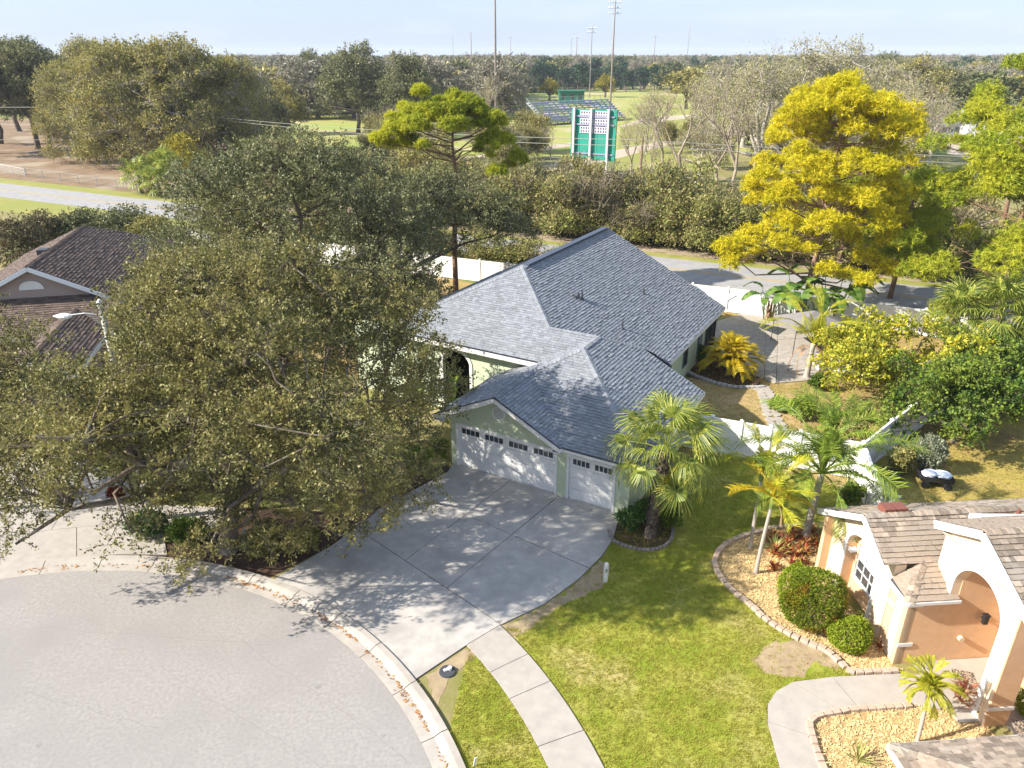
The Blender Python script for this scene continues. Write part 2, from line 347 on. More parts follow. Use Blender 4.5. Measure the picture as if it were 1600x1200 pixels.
# spots, patches and thin cracks in the street
def blot(x, y, r, m, z):
    n = 11; sheet('street_stain', [(x + r * rnd.uniform(.6, 1.1) * math.cos(6.283 * i / n), y + r * rnd.uniform(.5, 1.0) * math.sin(6.283 * i / n)) for i in range(n)], z, m)
stm = mat('oil_stain', (.22, .21, .20), (.30, .28, .27), 6, rough=.8)
for u, v, r in ((497, 1073, .11), (530, 1085, .03), (540, 1100, .025), (515, 1105, .02), (60, 1165, .10), (120, 1140, .02), (340, 1030, .02), (290, 1062, .03), (185, 1032, .02), (240, 1100, .02), (600, 1150, .05), (420, 1130, .02)):
    p = at(u, v); blot(p.x, p.y, r, stm, .006)
crk = MB()
for a_, c_ in (((60, 980), (420, 1010)), ((380, 1000), (640, 1190)), ((40, 1080), (250, 1140)), ((440, 940), (560, 1010)), ((250, 1040), (500, 1200))):
    strip(crk, wobble(at(*a_), at(*c_), 26, .05), .012, .0065)
crk.obj('street_cracks', mat('crack_line', (.27, .25, .24), rough=1), kind='structure')
# leaf litter in the gutter: countless, one object
b = MB()
for a0, a1, dens in ((22, 72, 420), (84, 128, 300), (-5, 14, 50)):
    for i in range(dens):
        t = R(rnd.uniform(a0, a1)); cl = math.sin(t * 23) + math.sin(t * 61)
        if cl < rnd.uniform(-1.6, 1.2): continue
        r = rnd.gauss(14.28, .07); p = Vector((CX + r * math.cos(t), CY + r * math.sin(t), .03))
        d = Vector((rnd.uniform(-1, 1), rnd.uniform(-1, 1), rnd.uniform(-.2, .3))).normalized(); s = d.cross(Vector((0, 0, 1))).normalized(); q = rnd.uniform(.03, .075)
        b.poly([p - d * q, p + s * q * .5, p + d * q, p - s * q * .5])
b.obj('leaf_litter', mat('fallen_leaf', (.52, .27, .09), (.30, .16, .08), 2, rough=1, island=.4), kind='stuff')

# --- driveway of the grey-roofed house
HO = at(716.2, 727.5)                      # front left corner of its double garage door
H_RZ = R(-30); hca, hsa = math.cos(H_RZ), math.sin(H_RZ)
def hw(a, b): return (HO.x + a * hca - b * hsa, HO.y + a * hsa + b * hca)
dl = P((700, 738), (600, 792), (520, 852), (430, 903))
dr = P((660, 1058), (735, 1006), (782, 978), (850, 945), (905, 905), (940, 870), (957, 845), (967, 812))
a_l = math.degrees(math.atan2(dl[-1][1] - CY, dl[-1][0] - CX)); a_r = math.degrees(math.atan2(dr[0][1] - CY, dr[0][0] - CX))
poly = [hw(-.05, .22)] + [hw(-.3, -.02)] + dl[:-1] + arc(14.78, a_l, a_r, 12) + dr[1:] + [hw(7.85, -.02), hw(7.72, .22)]
drive = empty('driveway', kind='structure')
sheet('joint_filler', poly, .006, M['joint'], kind=None, parent=drive)
D1, D2 = P((586, 846), (782, 976)); near, = [None],
up, lowp = cut(poly, D1, D2)
if sum(q[1] for q in up) / len(up) < sum(q[1] for q in lowp) / len(lowp): up, lowp = lowp, up
pcs = [up]
for ln in (((868, 780), (698, 920)), ((761, 780), (635, 876)), ((691, 790), (911, 885))):
    a, c = P(*ln); pcs = [r for p in pcs for r in cut(p, a, c)]
low = [lowp]
slabs(drive, 'concrete_slab', pcs + low, .006, .045, M['concrete'])
# --- sidewalks
side = empty('sidewalk', kind='structure')
def ringslabs(par, a0, a1, step, r0=16.8, r1=18.2):
    a = a0
    while a < a1 - .5:
        e = min(a + step, a1); slabs(par, 'concrete_slab', [arc(r0, a, e, 4) + arc(r1, e, a, 4)], .006, .05, M['walk'], .012); a = e
    jb = arc(r0, a0, a1, 20) + arc(r1, a1, a0, 20); sheet('joint_filler', jb, .005, M['joint'], kind=None, parent=par)
angr = math.degrees(math.atan2(at(745, 1010)[1] - CY, at(745, 1010)[0] - CX)) - .3
ringslabs(side, -12, 16.3, 5.9); ringslabs(side, 16.3, 22.4, 6.2); ringslabs(side, 22.4, 28.6, 6.2); ringslabs(side, 28.6, 32.6, 6.2)
apr = cut(arc(16.8, 32.6, 44, 5) + arc(18.2, 44, 32.6, 5), *P((735, 1006), (782, 978)))
apr = min(apr, key=lambda q: sum(p[1] for p in q) / len(q)); slabs(side, 'concrete_slab', [apr], .006, .05, M['walk'], .012); sheet('joint_filler', apr, .0045, M['joint'], kind=None, parent=side)
ls = empty('sidewalk', kind='structure'); ringslabs(ls, 78, 122, 6)
# --- neighbour's driveway at the left, mostly under the oak
nd = empty('driveway', kind='structure')
ndp = P((262, 868), (250, 800), (180, 742), (60, 700), (-120, 740), (-160, 905), (0, 889), (100, 872.5), (190, 867.5))
sheet('joint_filler', ndp, .004, M['joint'], kind=None, parent=nd)
pcs = [ndp]
for ln in (((0, 800), (250, 800)), ((120, 700), (120, 900)), ((0, 740), (0, 900))):
    a, c = P(*ln); pcs = [r for p in pcs for r in cut(p, a, c)]
slabs(nd, 'concrete_slab', pcs, .004, .04, M['walk'])
# --- front walk of the peach house, seen curving in from the bottom
RO = at(1394, 1038); R_RZ = R(4.5); rca, rsa = math.cos(R_RZ), math.sin(R_RZ)
def rw(p, q): return (RO.x + p * rca - q * rsa, RO.y + p * rsa + q * rca)
walk = empty('front_walk', kind='structure')
outer = P((1222, 1215), (1199, 1130), (1199, 1102), (1212, 1082), (1238, 1067), (1300, 1059), (1405, 1054), (1440, 1056))
inner = P((1287, 1215), (1262, 1150), (1262, 1128), (1276, 1117), (1310, 1110), (1340, 1106), (1425, 1102), (1470, 1110))
sheet('joint_filler', outer + inner[::-1], .006, M['joint'], kind=None, parent=walk)
for i, (a, c) in enumerate([(0, 1), (1, 4), (4, 5), (5, 7)]):
    slabs(walk, 'concrete_slab', [outer[a:c + 1] + inner[a:c + 1][::-1]], .008, .05, M['walk'], .012)
def ragged(pts, step=.25, amp=.09):
    out = []
    for i in range(len(pts)):
        a = Vector(pts[i][:2]); c = Vector(pts[(i + 1) % len(pts)][:2]); n = max(1, int((c - a).length / step))
        for k in range(n): p = a.lerp(c, k / n); out.append((p.x + rnd.gauss(0, amp), p.y + rnd.gauss(0, amp)))
    return out
# --- lawns, beds
bed_edge = P((1268, 822), (1215, 826), (1172, 836), (1135, 851), (1118, 872), (1120, 893), (1140, 920), (1170, 945), (1200, 972), (1232, 992), (1262, 1006), (1290, 1018), (1312, 1036), (1332, 1051), (1370, 1051), (1410, 1049))
front_lawn = arc(18.22, -12, 34, 20) + P((786, 982), (852, 948), (907, 908), (942, 873), (952, 852)) + [hw(8.0, -1.4), hw(8.6, -.3), hw(8.6, 5.5)] + P((1140, 712), (1310, 762), (1300, 800)) + bed_edge + outer[::-1]
sheet('front_lawn', front_lawn, .004, lawnm)
verge = arc(14.75, -12, 27.7, 14) + P((735, 1006)) + arc(16.8, 32.5, -12, 14)
sheet('lawn_strip', verge, .004, lawnm)
lft = arc(14.75, 62, 88, 8) + arc(16.8, 88, 62, 8)
bedl = arc(14.77, 66, 86, 8) + P((330, 790), (520, 800), (600, 780), (645, 740)) + [hw(-.4, 0)] + dl[:-1]
sheet('planting_bed', bedl, .003, M['mulch'])
sheet('chip_bed', bed_edge + [rw(0, 0), rw(-.02, 5)], .010, M['chips'])
bed2 = inner + [rw(1.4, -2.3), rw(1.4, -4.6), rw(-3.4, -4.8)] + P((1400, 1215))
sheet('chip_bed', bed2, .010, M['chips'])
sheet('bare_patch', ragged(P((1290, 985), (1318, 1040), (1240, 1060), (1195, 1052), (1180, 1030), (1200, 1005), (1240, 1000), (1262, 1008)), .25, .13), .006, edgem)
sheet('bare_patch', ragged(P((786, 982), (850, 948), (906, 908), (940, 876), (953, 882), (950, 905), (930, 925), (880, 945), (820, 985), (800, 1000)), .22, .06), .006, edgem)
sheet('bare_patch', ragged(P((664, 1058), (733, 1010), (742, 1020), (722, 1045), (700, 1062), (684, 1100), (676, 1090)), .2, .05), .006, edgem)
back = [hw(8.6, 6)] + P((1150, 712), (1310, 762), (1345, 735), (1460, 668), (1640, 600), (1640, 530), (1400, 512), (1240, 507), (1110, 482)) + [hw(6.0, 26), hw(6.2, 10)]
sheet('back_yard', back, .003, drym)
sheet('side_yard', P((400, 420), (640, 425), (760, 447), (800, 440)) + [hw(-10, 22), hw(-11, 4), hw(-20, 6)], .003, drym)
sheet('right_yard', P((1385, 785), (1345, 735), (1465, 668), (1700, 600), (1800, 780), (1700, 800)), .003, mat('autumn_lawn', (.40, .30, .08), (.30, .25, .05), .8, detail=9, rough=1, bump=1, bscale=25, c3=(.25, .17, .08), s3=.3, p3=(.55, .7)))
# --- grass, countless blades as one scatter
def proto_coll(name, objs_meshes):
    c = bpy.data.collections.new(name)
    for i, me in enumerate(objs_meshes):
        o = bpy.data.objects.new(name, me); c.objects.link(o)
    return c
def scatter(name, pts, coll, smin, smax, tilt=.25, seed=1, kind='stuff', parent=None, **k):
    me = bpy.data.meshes.new(name); pts = np.ascontiguousarray(pts, np.float32); me.vertices.add(len(pts)); me.vertices.foreach_set('co', pts.ravel()); me.update()
    o = link(name, me, parent, kind=kind, **k)
    ng = bpy.data.node_groups.new(name + '_nodes', 'GeometryNodeTree')
    ng.interface.new_socket('Geometry', in_out='INPUT', socket_type='NodeSocketGeometry'); ng.interface.new_socket('Geometry', in_out='OUTPUT', socket_type='NodeSocketGeometry')
    n = ng.nodes; i = n.new('NodeGroupInput'); q = n.new('NodeGroupOutput'); ip = n.new('GeometryNodeInstanceOnPoints'); ci = n.new('GeometryNodeCollectionInfo')
    ci.inputs['Collection'].default_value = coll; ci.inputs['Separate Children'].default_value = True; ci.inputs['Reset Children'].default_value = True
    ip.inputs['Pick Instance'].default_value = True
    rr = n.new('FunctionNodeRandomValue'); rr.data_type = 'FLOAT_VECTOR'; rr.inputs[0].default_value = (-tilt, -tilt, 0); rr.inputs[1].default_value = (tilt, tilt, 6.283); rr.inputs['Seed'].default_value = seed
    rs = n.new('FunctionNodeRandomValue'); rs.inputs[2].default_value = smin; rs.inputs[3].default_value = smax; rs.inputs['Seed'].default_value = seed + 5
    l = ng.links; l.new(i.outputs[0], ip.inputs['Points']); l.new(ci.outputs[0], ip.inputs['Instance']); l.new(rr.outputs[0], ip.inputs['Rotation']); l.new(rs.outputs[1], ip.inputs['Scale'])
    l.new(ip.outputs[0], q.inputs[0]); md = o.modifiers.new('scatter', 'NODES'); md.node_group = ng
    return o
NR = np.random.default_rng(3)
def fill(poly, dens, holes=(), z=.004):
    xs = [p[0] for p in poly]; ys = [p[1] for p in poly]; n = int((max(xs) - min(xs)) * (max(ys) - min(ys)) * dens)
    x = NR.uniform(min(xs), max(xs), n); y = NR.uniform(min(ys), max(ys), n); k = inside(x, y, poly)
    for h in holes: k &= ~inside(x, y, h)
    return np.c_[x[k], y[k], np.full(k.sum(), z)]
def tuft(n, h, w, spread=.06, m=None):
    b = MB()
    for i in range(n):
        t = rnd.uniform(0, 6.28); p = Vector((rnd.uniform(-spread, spread), rnd.uniform(-spread, spread), 0)); d = Vector((math.cos(t), math.sin(t), 0)); s = Vector((-d.y, d.x, 0)) * w
        hh = h * rnd.uniform(.5, 1.1); lean = rnd.uniform(.15, .9) * hh
        b.poly([p - s, p + s, p + d * lean + Vector((0, 0, hh))])
    return b.mesh('grass_tuft', m or L['grass'])
gc = proto_coll('grass_tuft', [tuft(9, .05, .009) for _ in range(4)])
patch = P((1290, 985), (1318, 1040), (1240, 1060), (1195, 1052), (1180, 1030), (1200, 1005), (1240, 1000))
edgep = P((786, 982), (850, 948), (906, 908), (940, 876), (953, 882), (950, 905), (930, 925), (880, 945), (820, 985))
pts = np.concatenate([fill(front_lawn, 260, [patch, edgep]), fill(verge, 320), fill(patch, 40), fill(edgep, 40)])
scatter('lawn_grass', pts, gc, .6, 1.25, seed=2)
dg = proto_coll('dry_grass_tuft', [tuft(8, .06, .012, .09, leafmat('dry_blade', [(.30, .24, .06), (.48, .38, .14), (.26, .26, .05)], .3)) for _ in range(3)])
pts = np.concatenate([fill(back, 45), fill(P((1385, 785), (1345, 735), (1465, 668), (1700, 600), (1800, 780), (1700, 800)), 60)])
scatter('dry_yard_grass', pts, dg, .6, 1.3, seed=3)
# wood chips in the beds of the peach house
cm = []
for _ in range(5):
    b = MB()
    for i in range(6):
        p = Vector((rnd.uniform(-.06, .06), rnd.uniform(-.06, .06), rnd.uniform(.004, .02))); d = Vector((rnd.uniform(-1, 1), rnd.uniform(-1, 1), rnd.uniform(-.35, .35))).normalized(); s = d.cross(Vector((0, 0, 1))).normalized() * rnd.uniform(.008, .016)
        b.bar(p - d * rnd.uniform(.015, .04), p + d * rnd.uniform(.015, .04), rnd.uniform(.012, .026), .006)
    cm.append(b.mesh('wood_chips', M['chip']))
cc = proto_coll('wood_chips', cm)
bedA = bed_edge + [rw(0, 0), rw(-.02, 5)]
scatter('wood_chip_mulch', np.concatenate([fill(bedA, 110, z=.012), fill(bed2, 110, z=.012)]), cc, .7, 1.3, seed=9)

# --- the through road with double yellow line, verges, far fields
def road_y(x): return 70.4 - .487 * x
rd = Vector((1, -.487, 0)).normalized(); rn = Vector((.487, 1, 0)).normalized()
def rp(x, off): p = Vector((x, road_y(x), 0)) + rn * off; return (p.x, p.y)
sheet('road', [rp(-190, -3.6), rp(90, -3.6), rp(90, 3.6), rp(-190, 3.6)], .012, M['road'])
b = MB(); strip(b, [rp(-190, -.14), rp(90, -.14)], .13, .017); strip(b, [rp(-190, .14), rp(90, .14)], .13, .017); b.obj('yellow_centre_line', M['yellow'], kind='structure')
sheet('road_verge', [rp(-190, -9.5), rp(-30, -9.5), rp(90, -6), rp(90, -3.3), rp(-190, -3.3)], .006, brightm)
sheet('road_verge', [rp(-190, 3.3), rp(90, 3.3), rp(90, 5.2), rp(-32, 6.2), rp(-190, 7.4)], .007, brightm)
sheet('dirt_verge', [rp(-34, 5.0), rp(90, 5.0), rp(90, 11), rp(-34, 11)], .008, barem)
sheet('straw_ground', [rp(-190, 7.4), rp(-36, 6.4), (-36, 128), (-48, 170), (-200, 260)], .0035, strawm)
sheet('playing_field', [(-40, 150), (26, 140), (60, 150), (75, 330), (-30, 420), (-150, 420)], .005, fieldm)
sheet('playing_field', P((960, 270), (970, 195), (1150, 175), (1150, 262)), .009, brightm)
sheet('playing_field', P((880, 160), (920, 128), (1200, 128), (1180, 165)), .009, fieldm)
sheet('dirt_track', P((830, 262), (1060, 215), (1140, 192), (1143, 196), (1062, 222), (860, 275)), .013, dirtm)
sheet('dirt_track', P((960, 200), (1000, 186), (1090, 178), (1090, 183), (1000, 194)), .013, dirtm)
sheet('dirt_track', P((700, 250), (790, 236), (900, 222), (905, 226), (800, 244)), .013, dirtm)
sheet('sandy_clearing', P((860, 290), (900, 268), (1000, 272), (1040, 300), (960, 315)), .010, barem)
# ================================================================ HOUSES
def clip_s(poly, x0, x1):
    for x, g in ((x0, 1), (x1, -1)):
        out = []
        for i, p in enumerate(poly):
            q = poly[(i + 1) % len(poly)]; d, e = (p[0] - x) * g, (q[0] - x) * g
            if d >= 0: out.append(p)
            if d * e < 0: t = d / (d - e); out.append((p[0] + (q[0] - p[0]) * t, p[1] + (q[1] - p[1]) * t))
        poly = out
        if len(poly) < 3: return []
    return poly
def shingle_tabs(pl, ce=.16, tw=.33, th=.014, seed=0):
    """tabs of one convex roof plane: list of (top polygon, front polygon) in the plane's own 3-D frame"""
    pl = [Vector(p) for p in pl]; n = Vector((0, 0, 0))
    for i in range(len(pl)): n += pl[i].cross(pl[(i + 1) % len(pl)])
    n.normalize()
    if n.z < 0: n = -n
    s = Vector((0, 0, 1)).cross(n).normalized(); t = n.cross(s).normalized()
    if t.z < 0: t = -t; s = -s
    k0 = pl[0].dot(n); q = [(p.dot(s), p.dot(t)) for p in pl]
    tmin, tmax = min(a[1] for a in q), max(a[1] for a in q); rr = random.Random(seed); out = []
    def iv(tt):
        xs = []
        for i in range(len(q)):
            a, b = q[i], q[(i + 1) % len(q)]
            if (a[1] - tt) * (b[1] - tt) <= 0 and abs(a[1] - b[1]) > 1e-9: xs.append(a[0] + (b[0] - a[0]) * (tt - a[1]) / (b[1] - a[1]))
            elif abs(a[1] - tt) < 1e-6 and abs(b[1] - tt) < 1e-6: xs += [a[0], b[0]]
        return (min(xs), max(xs)) if xs else None
    W3 = lambda a, h: s * a[0] + t * a[1] + n * (k0 + h)
    r = math.floor(tmin / ce)
    while r * ce < tmax - 1e-3:
        t0 = max(r * ce, tmin + 1e-5); t1 = min((r + 1) * ce, tmax - 1e-5); r += 1
        i0, i1 = iv(t0), iv(t1)
        if not i0 or not i1 or t1 - t0 < .01: continue
        row = [(i0[0], t0), (i0[1], t0), (i1[1], t1), (i1[0], t1)]
        x = min(i0[0], i1[0]); xe = max(i0[1], i1[1]); x = math.floor(x / tw) * tw + (r % 2) * tw * .5 - tw
        off = rr.uniform(-.1, .1)
        while x < xe:
            wv = tw * rr.choice((.6, .9, 1, 1.1, 1.4)); a, b = x + off, x + off + wv; x += wv
            if a >= max(i0[0], i1[0]) and b <= min(i0[1], i1[1]): c = [(a, t0), (b, t0), (b, t1), (a, t1)]
            else: c = clip_s(row, a, b)
            if len(c) < 3: continue
            hh = th * rr.choice((.75, 1, 1, 1.5)); dd = rr.uniform(0, .012)
            top = [W3((p[0], p[1] - (dd if p[1] < t0 + 1e-4 else 0)), .004 + hh * (1 - (p[1] - t0) / ce)) for p in c]
            lo = sorted([p for p in c if p[1] < t0 + 1e-4]); fr = None
            if len(lo) >= 2:
                fr = [W3((lo[0][0], t0 - dd), .004 + hh), W3((lo[-1][0], t0 - dd), .004 + hh), W3((lo[-1][0], t0 - dd), -.004), W3((lo[0][0], t0 - dd), -.004)]
            out.append((top, fr))
    return out
def roof(house, planes, m, ce, tw, th, caps, single=0, eye=None, capw=.15):
    """roof (part) > shingle pieces and ridge caps"""
    dk = MB()
    for pl in planes: dk.poly([(p[0], p[1], p[2] - .012) for p in pl])
    rf = dk.obj('roof', M['roof_under'], house)
    tabs = []
    for i, pl in enumerate(planes): tabs += shingle_tabs(pl, ce, tw, th, i)
    if single and eye:
        e = Vector(eye); tabs.sort(key=lambda t: (sum(t[0], Vector()) / len(t[0]) - e).length)
        for tp, fr in tabs[:single]:
            b = MB(); c = sum(tp, Vector()) / len(tp); b.poly([p - c for p in tp])
            if fr: b.poly([p - c for p in fr])
            b.obj('shingle', m, rf, loc=c)
        tabs = tabs[single:]
    b = MB()
    for tp, fr in tabs:
        n = len(b.v); k = len(tp); b.v += [tuple(p) for p in tp]; b.f.append(tuple(range(n, n + k))); b.m.append(0)
        if fr:                     # share the two lower corners so tab and its edge stay one island
            i0 = min(range(k), key=lambda i: (tp[i] - fr[0]).length); i1 = min(range(k), key=lambda i: (tp[i] - fr[1]).length)
            b.v += [tuple(fr[2]), tuple(fr[3])]; b.f.append((n + i0, n + i1, n + k, n + k + 1)); b.m.append(0)
    b.obj('shingles', m, rf, kind='stuff')
    b = MB()
    for a, c in caps:
        a = Vector(a); c = Vector(c); d = c - a; ln = d.length; d.normalize(); sd_ = d.cross(Vector((0, 0, 1))).normalized(); x = 0; k = 0
        while x < ln - .05:
            p = a + d * x; q = a + d * min(x + .24, ln); u0 = Vector((0, 0, .055 + .004 * (k % 2))); u1 = Vector((0, 0, .03)); dr = Vector((0, 0, -capw * .42)); w_ = capw * (1 + rnd.uniform(-.04, .04))
            n = len(b.v); b.v += [tuple(v) for v in (p + u0, p + u0 + sd_ * w_ + dr, p + u0 - sd_ * w_ + dr, q + u1, q + u1 + sd_ * w_ + dr, q + u1 - sd_ * w_ + dr)]
            b.f += [(n, n + 1, n + 4, n + 3), (n, n + 3, n + 5, n + 2), (n, n + 2, n + 1)]; b.m += [0] * 3; x += .2; k += 1
    b.obj('ridge_caps', m, rf, kind='stuff')
    return rf
def arch_wall(b, x0, x1, ztop, opens, y0, y1, mi=0, zb=0.0):
    """wall in the x-z plane between y0 and y1; opens: (xa, xb, spring height, rise or 0, sill)"""
    xs = {x0, x1}
    for xa, xb, sp_, rise, sill in opens:
        n = 14 if rise else 1
        for i in range(n + 1): xs.add(xa + (xb - xa) * (.5 - .5 * math.cos(math.pi * i / n)))
    f = ztop if callable(ztop) else (lambda x: ztop)
    pk = getattr(f, 'peak', None)
    if pk is not None: xs.add(pk)
    xs = sorted(xs)
    def zo(x, o):
        xa, xb, sp_, rise, sill = o; c = (xa + xb) / 2; r = (xb - xa) / 2
        return sp_ + (rise * math.sqrt(max(0, 1 - ((x - c) / r) ** 2)) if rise else 0)
    for a, c in zip(xs, xs[1:]):
        if c - a < 1e-6: continue
        o = next((o for o in opens if a >= o[0] - 1e-6 and c <= o[1] + 1e-6), None)
        segs = [((zb, zb), (f(a), f(c)))] if o is None else [((zo(a, o), zo(c, o)), (f(a), f(c)))] + ([((zb, zb), (o[4], o[4]))] if o[4] > zb else [])
        for (la, lc), (ta, tcc) in segs:
            n = len(b.v); b.v += [(a, y0, la), (c, y0, lc), (c, y0, tcc), (a, y0, ta), (a, y1, la), (c, y1, lc), (c, y1, tcc), (a, y1, ta)]
            fs = [(0, 1, 2, 3), (7, 6, 5, 4), (3, 2, 6, 7), (1, 0, 4, 5)]
            if abs(a - x0) < 1e-6 : fs.append((0, 3, 7, 4))
            if abs(c - x1) < 1e-6 : fs.append((1, 5, 6, 2))
            if o is not None and abs(a - o[0]) < 1e-6 and False: pass
            for q in fs: b.f.append(tuple(n + i for i in q)); b.m.append(mi)
    for xa, xb, sp_, rise, sill in opens:      # jambs
        for x in (xa, xb): b.poly([(x, y0, max(sill, zb)), (x, y1, max(sill, zb)), (x, y1, sp_), (x, y0, sp_)], mi)
def window(parent, xa, xb, za, zb_, y, nx, nz, fr=.05, m=None, name='window', face=-1):
    """window in an x-z wall whose outside faces -y: frame (part) > panes"""
    b = MB(); d0, d1 = (y, y + .06)
    b.box(xa, xb, d0, d1, za, za + fr); b.box(xa, xb, d0, d1, zb_ - fr, zb_); b.box(xa, xa + fr, d0, d1, za + fr, zb_ - fr); b.box(xb - fr, xb, d0, d1, za + fr, zb_ - fr)
    for i in range(1, nx): x = xa + (xb - xa) * i / nx; b.box(x - .012, x + .012, d0 + .01, d1, za + fr, zb_ - fr)
    for i in range(1, nz):
        z = za + (zb_ - za) * i / nz; b.box(xa + fr, xb - fr, d0 + .013, d1, z - .012, z + .012)
    f = b.obj(name, m or M['white'], parent)
    for i in range(nx):
        for j in range(nz):
            p = MB(); p.box(xa + (xb - xa) * i / nx + .013, xa + (xb - xa) * (i + 1) / nx - .013, y + .04, y + .05, za + (zb_ - za) * j / nz + .013, za + (zb_ - za) * (j + 1) / nz - .013); p.obj('pane', M['glass'], f)
    return f

# ---------------- the grey-roofed house
mh = empty('grey_roofed_house', (HO.x, HO.y, 0), H_RZ, 'pale green stucco house with grey shingle hip roof and two white garage doors', 'house')
E0 = 2.7
planes = [
    [(-2, 9.54, 6.85), (1.46, 6.08, 5.12), (5.44, 10.06, 3.13), (-2, 10.06, 6.85)],
    [(-2, 10.06, 6.85), (6.28, 10.06, 2.71), (6.28, 21, 2.71), (-2, 21, 6.85)],
    [(-7.46, 4.08, 4.12), (2.08, 4.08, 4.12), (4.08, 6.08, 5.12), (-5.46, 6.08, 5.12)],
    [(-5.46, 6.08, 5.12), (1.46, 6.08, 5.12), (-2, 9.54, 6.85)],
    [(-2, 21, 6.85), (-10.3, 21, 2.7), (-10.3, 4.08, 2.7), (-7.46, 4.08, 4.12), (-2, 9.54, 6.85)],
    [(4.08, 4.39, 5.12), (8.92, -.45, 2.7), (8.92, 7.7, 2.7), (5.7, 7.7, 4.31), (4.08, 6.08, 5.12)],
    [(5.45, -.45, 2.7), (8.92, -.45, 2.7), (4.08, 4.39, 5.12), (2.35, 2.66, 4.255)],
    [(-.76, -.6, 2.7), (2.35, -.6, 4.255), (2.35, 4.35, 4.255), (2.1, 4.6, 4.13), (-.76, 4.6, 2.7)],
    [(2.35, 2.66, 4.255), (4.08, 4.39, 5.12), (4.08, 6.08, 5.12), (2.35, 4.35, 4.255)],
    [(2.35, -.6, 4.255), (5.46, -.6, 2.7), (5.46, -.45, 2.7), (2.35, 2.66, 4.255)],
    [(1.46, 6.08, 5.12), (4.08, 6.08, 5.12), (5.7, 7.7, 4.31), (5.7, 10.06, 3.13), (5.44, 10.06, 3.13)],
]
roof(mh, planes, M['grey_shingle'], .155, .25, .026, [((-2, 21, 6.85), (-2, 9.54, 6.85)), ((-2, 9.54, 6.85), (1.46, 6.08, 5.12)), ((-2, 9.54, 6.85), (-7.46, 4.08, 4.12)), ((4.08, 6.08, 5.12), (4.08, 4.39, 5.12)),
     ((4.08, 4.39, 5.12), (8.92, -.45, 2.7)), ((4.08, 4.39, 5.12), (2.35, 2.66, 4.26)), ((2.35, -.6, 4.255), (2.35, 2.6, 4.255)), ((4.08, 6.08, 5.12), (5.7, 7.7, 4.31)), ((1.46, 6.08, 5.12), (4.08, 6.08, 5.12))])
b = MB(); b.box(-2.19, -1.81, 9.9, 20.7, 6.87, 6.95); b.obj('ridge_vent', mat('ridge_vent_shadow', (.07, .09, .13), rough=.9), mh)  # the vent's shadow side is put into its dark colour
# walls
b = MB()
for a0, a1 in ((-.35, -.05), (5.05, 5.5), (7.7, 8.3)): b.box(a0, a1, 0, .2, 0, 2.2)
b.box(-.35, 8.3, 0, .2, 2.2, 2.66)
n = len(b.v); b.v += [(-.35, 0, 2.66), (5.05, 0, 2.66), (2.35, 0, 4.1), (-.35, .2, 2.66), (5.05, .2, 2.66), (2.35, .2, 4.1)]
b.f += [(n, n + 1, n + 2), (n + 3, n + 5, n + 4), (n + 1, n + 4, n + 5, n + 2), (n, n + 2, n + 5, n + 3)]; b.m += [0] * 4
b.obj('garage_wall', M['green_stucco'], mh)
b = MB(); b.box(8.12, 8.3, .2, 7.2, 0, 2.66); b.box(5.6, 8.12, 7.02, 7.2, 0, 3.0); b.box(-.35, -.17, .2, 4.6, 0, 2.66); b.box(5.6, 5.78, 7.2, 20.7, 0, 2.66); b.box(-9.8, 5.6, 20.5, 20.7, 0, 3.0)
b.box(-9.8, -9.62, 4.9, 20.5, 0, 2.66); b.obj('side_wall', M['green_stucco'], mh)
b = MB(); b.poly([(-9.8, 20.6, 2.7), (5.7, 20.6, 2.7), (-2, 20.6, 6.7)]); b.obj('gable_wall', M['green_stucco'], mh); b = MB(); b.poly([(5.7, 7.62, 3.0), (8.3, 7.62, 2.7), (5.7, 7.62, 4.25)]); b.poly([(5.62, 7.2, 2.5), (5.62, 10.0, 2.5), (5.62, 10.0, 3.1), (5.62, 7.6, 4.2)]); b.obj('gable_wall', M['green_stucco'], mh)
b = MB(); arch_wall(b, -9.8, 2.6, 4.02, [(-3.95, -2.3, 2.75, .72, 0)], 4.62, 4.85); b.obj('entry_wall', M['green_stucco'], mh)
b = MB()
for i in range(16):                        # white moulding round the entry arch
    t0, t1 = math.pi * i / 16, math.pi * (i + 1) / 16
    q = [(-3.125 + r * math.cos(t), 2.75 + r2_ * math.sin(t)) for (r, r2_) in ((.83, .72), (1.0, .90)) for t in (t0, t1)]
    for yy in (4.58,): b.poly([(q[0][0], yy, q[0][1]), (q[2][0], yy, q[2][1]), (q[3][0], yy, q[3][1]), (q[1][0], yy, q[1][1])])
b.box(-4.12, -3.95, 4.575, 4.62, 0, 2.75); b.box(-2.3, -2.13, 4.575, 4.62, 0, 2.75); b.obj('arch_trim', M['white'], mh)
b = MB(); b.box(-5.2, -1.2, 6.4, 6.5, 0, 3.9); b.box(-5.2, -5.1, 4.85, 6.4, 0, 3.9); b.box(-1.3, -1.2, 4.85, 6.4, 0, 3.9); b.obj('porch_recess', M['dark'], mh)
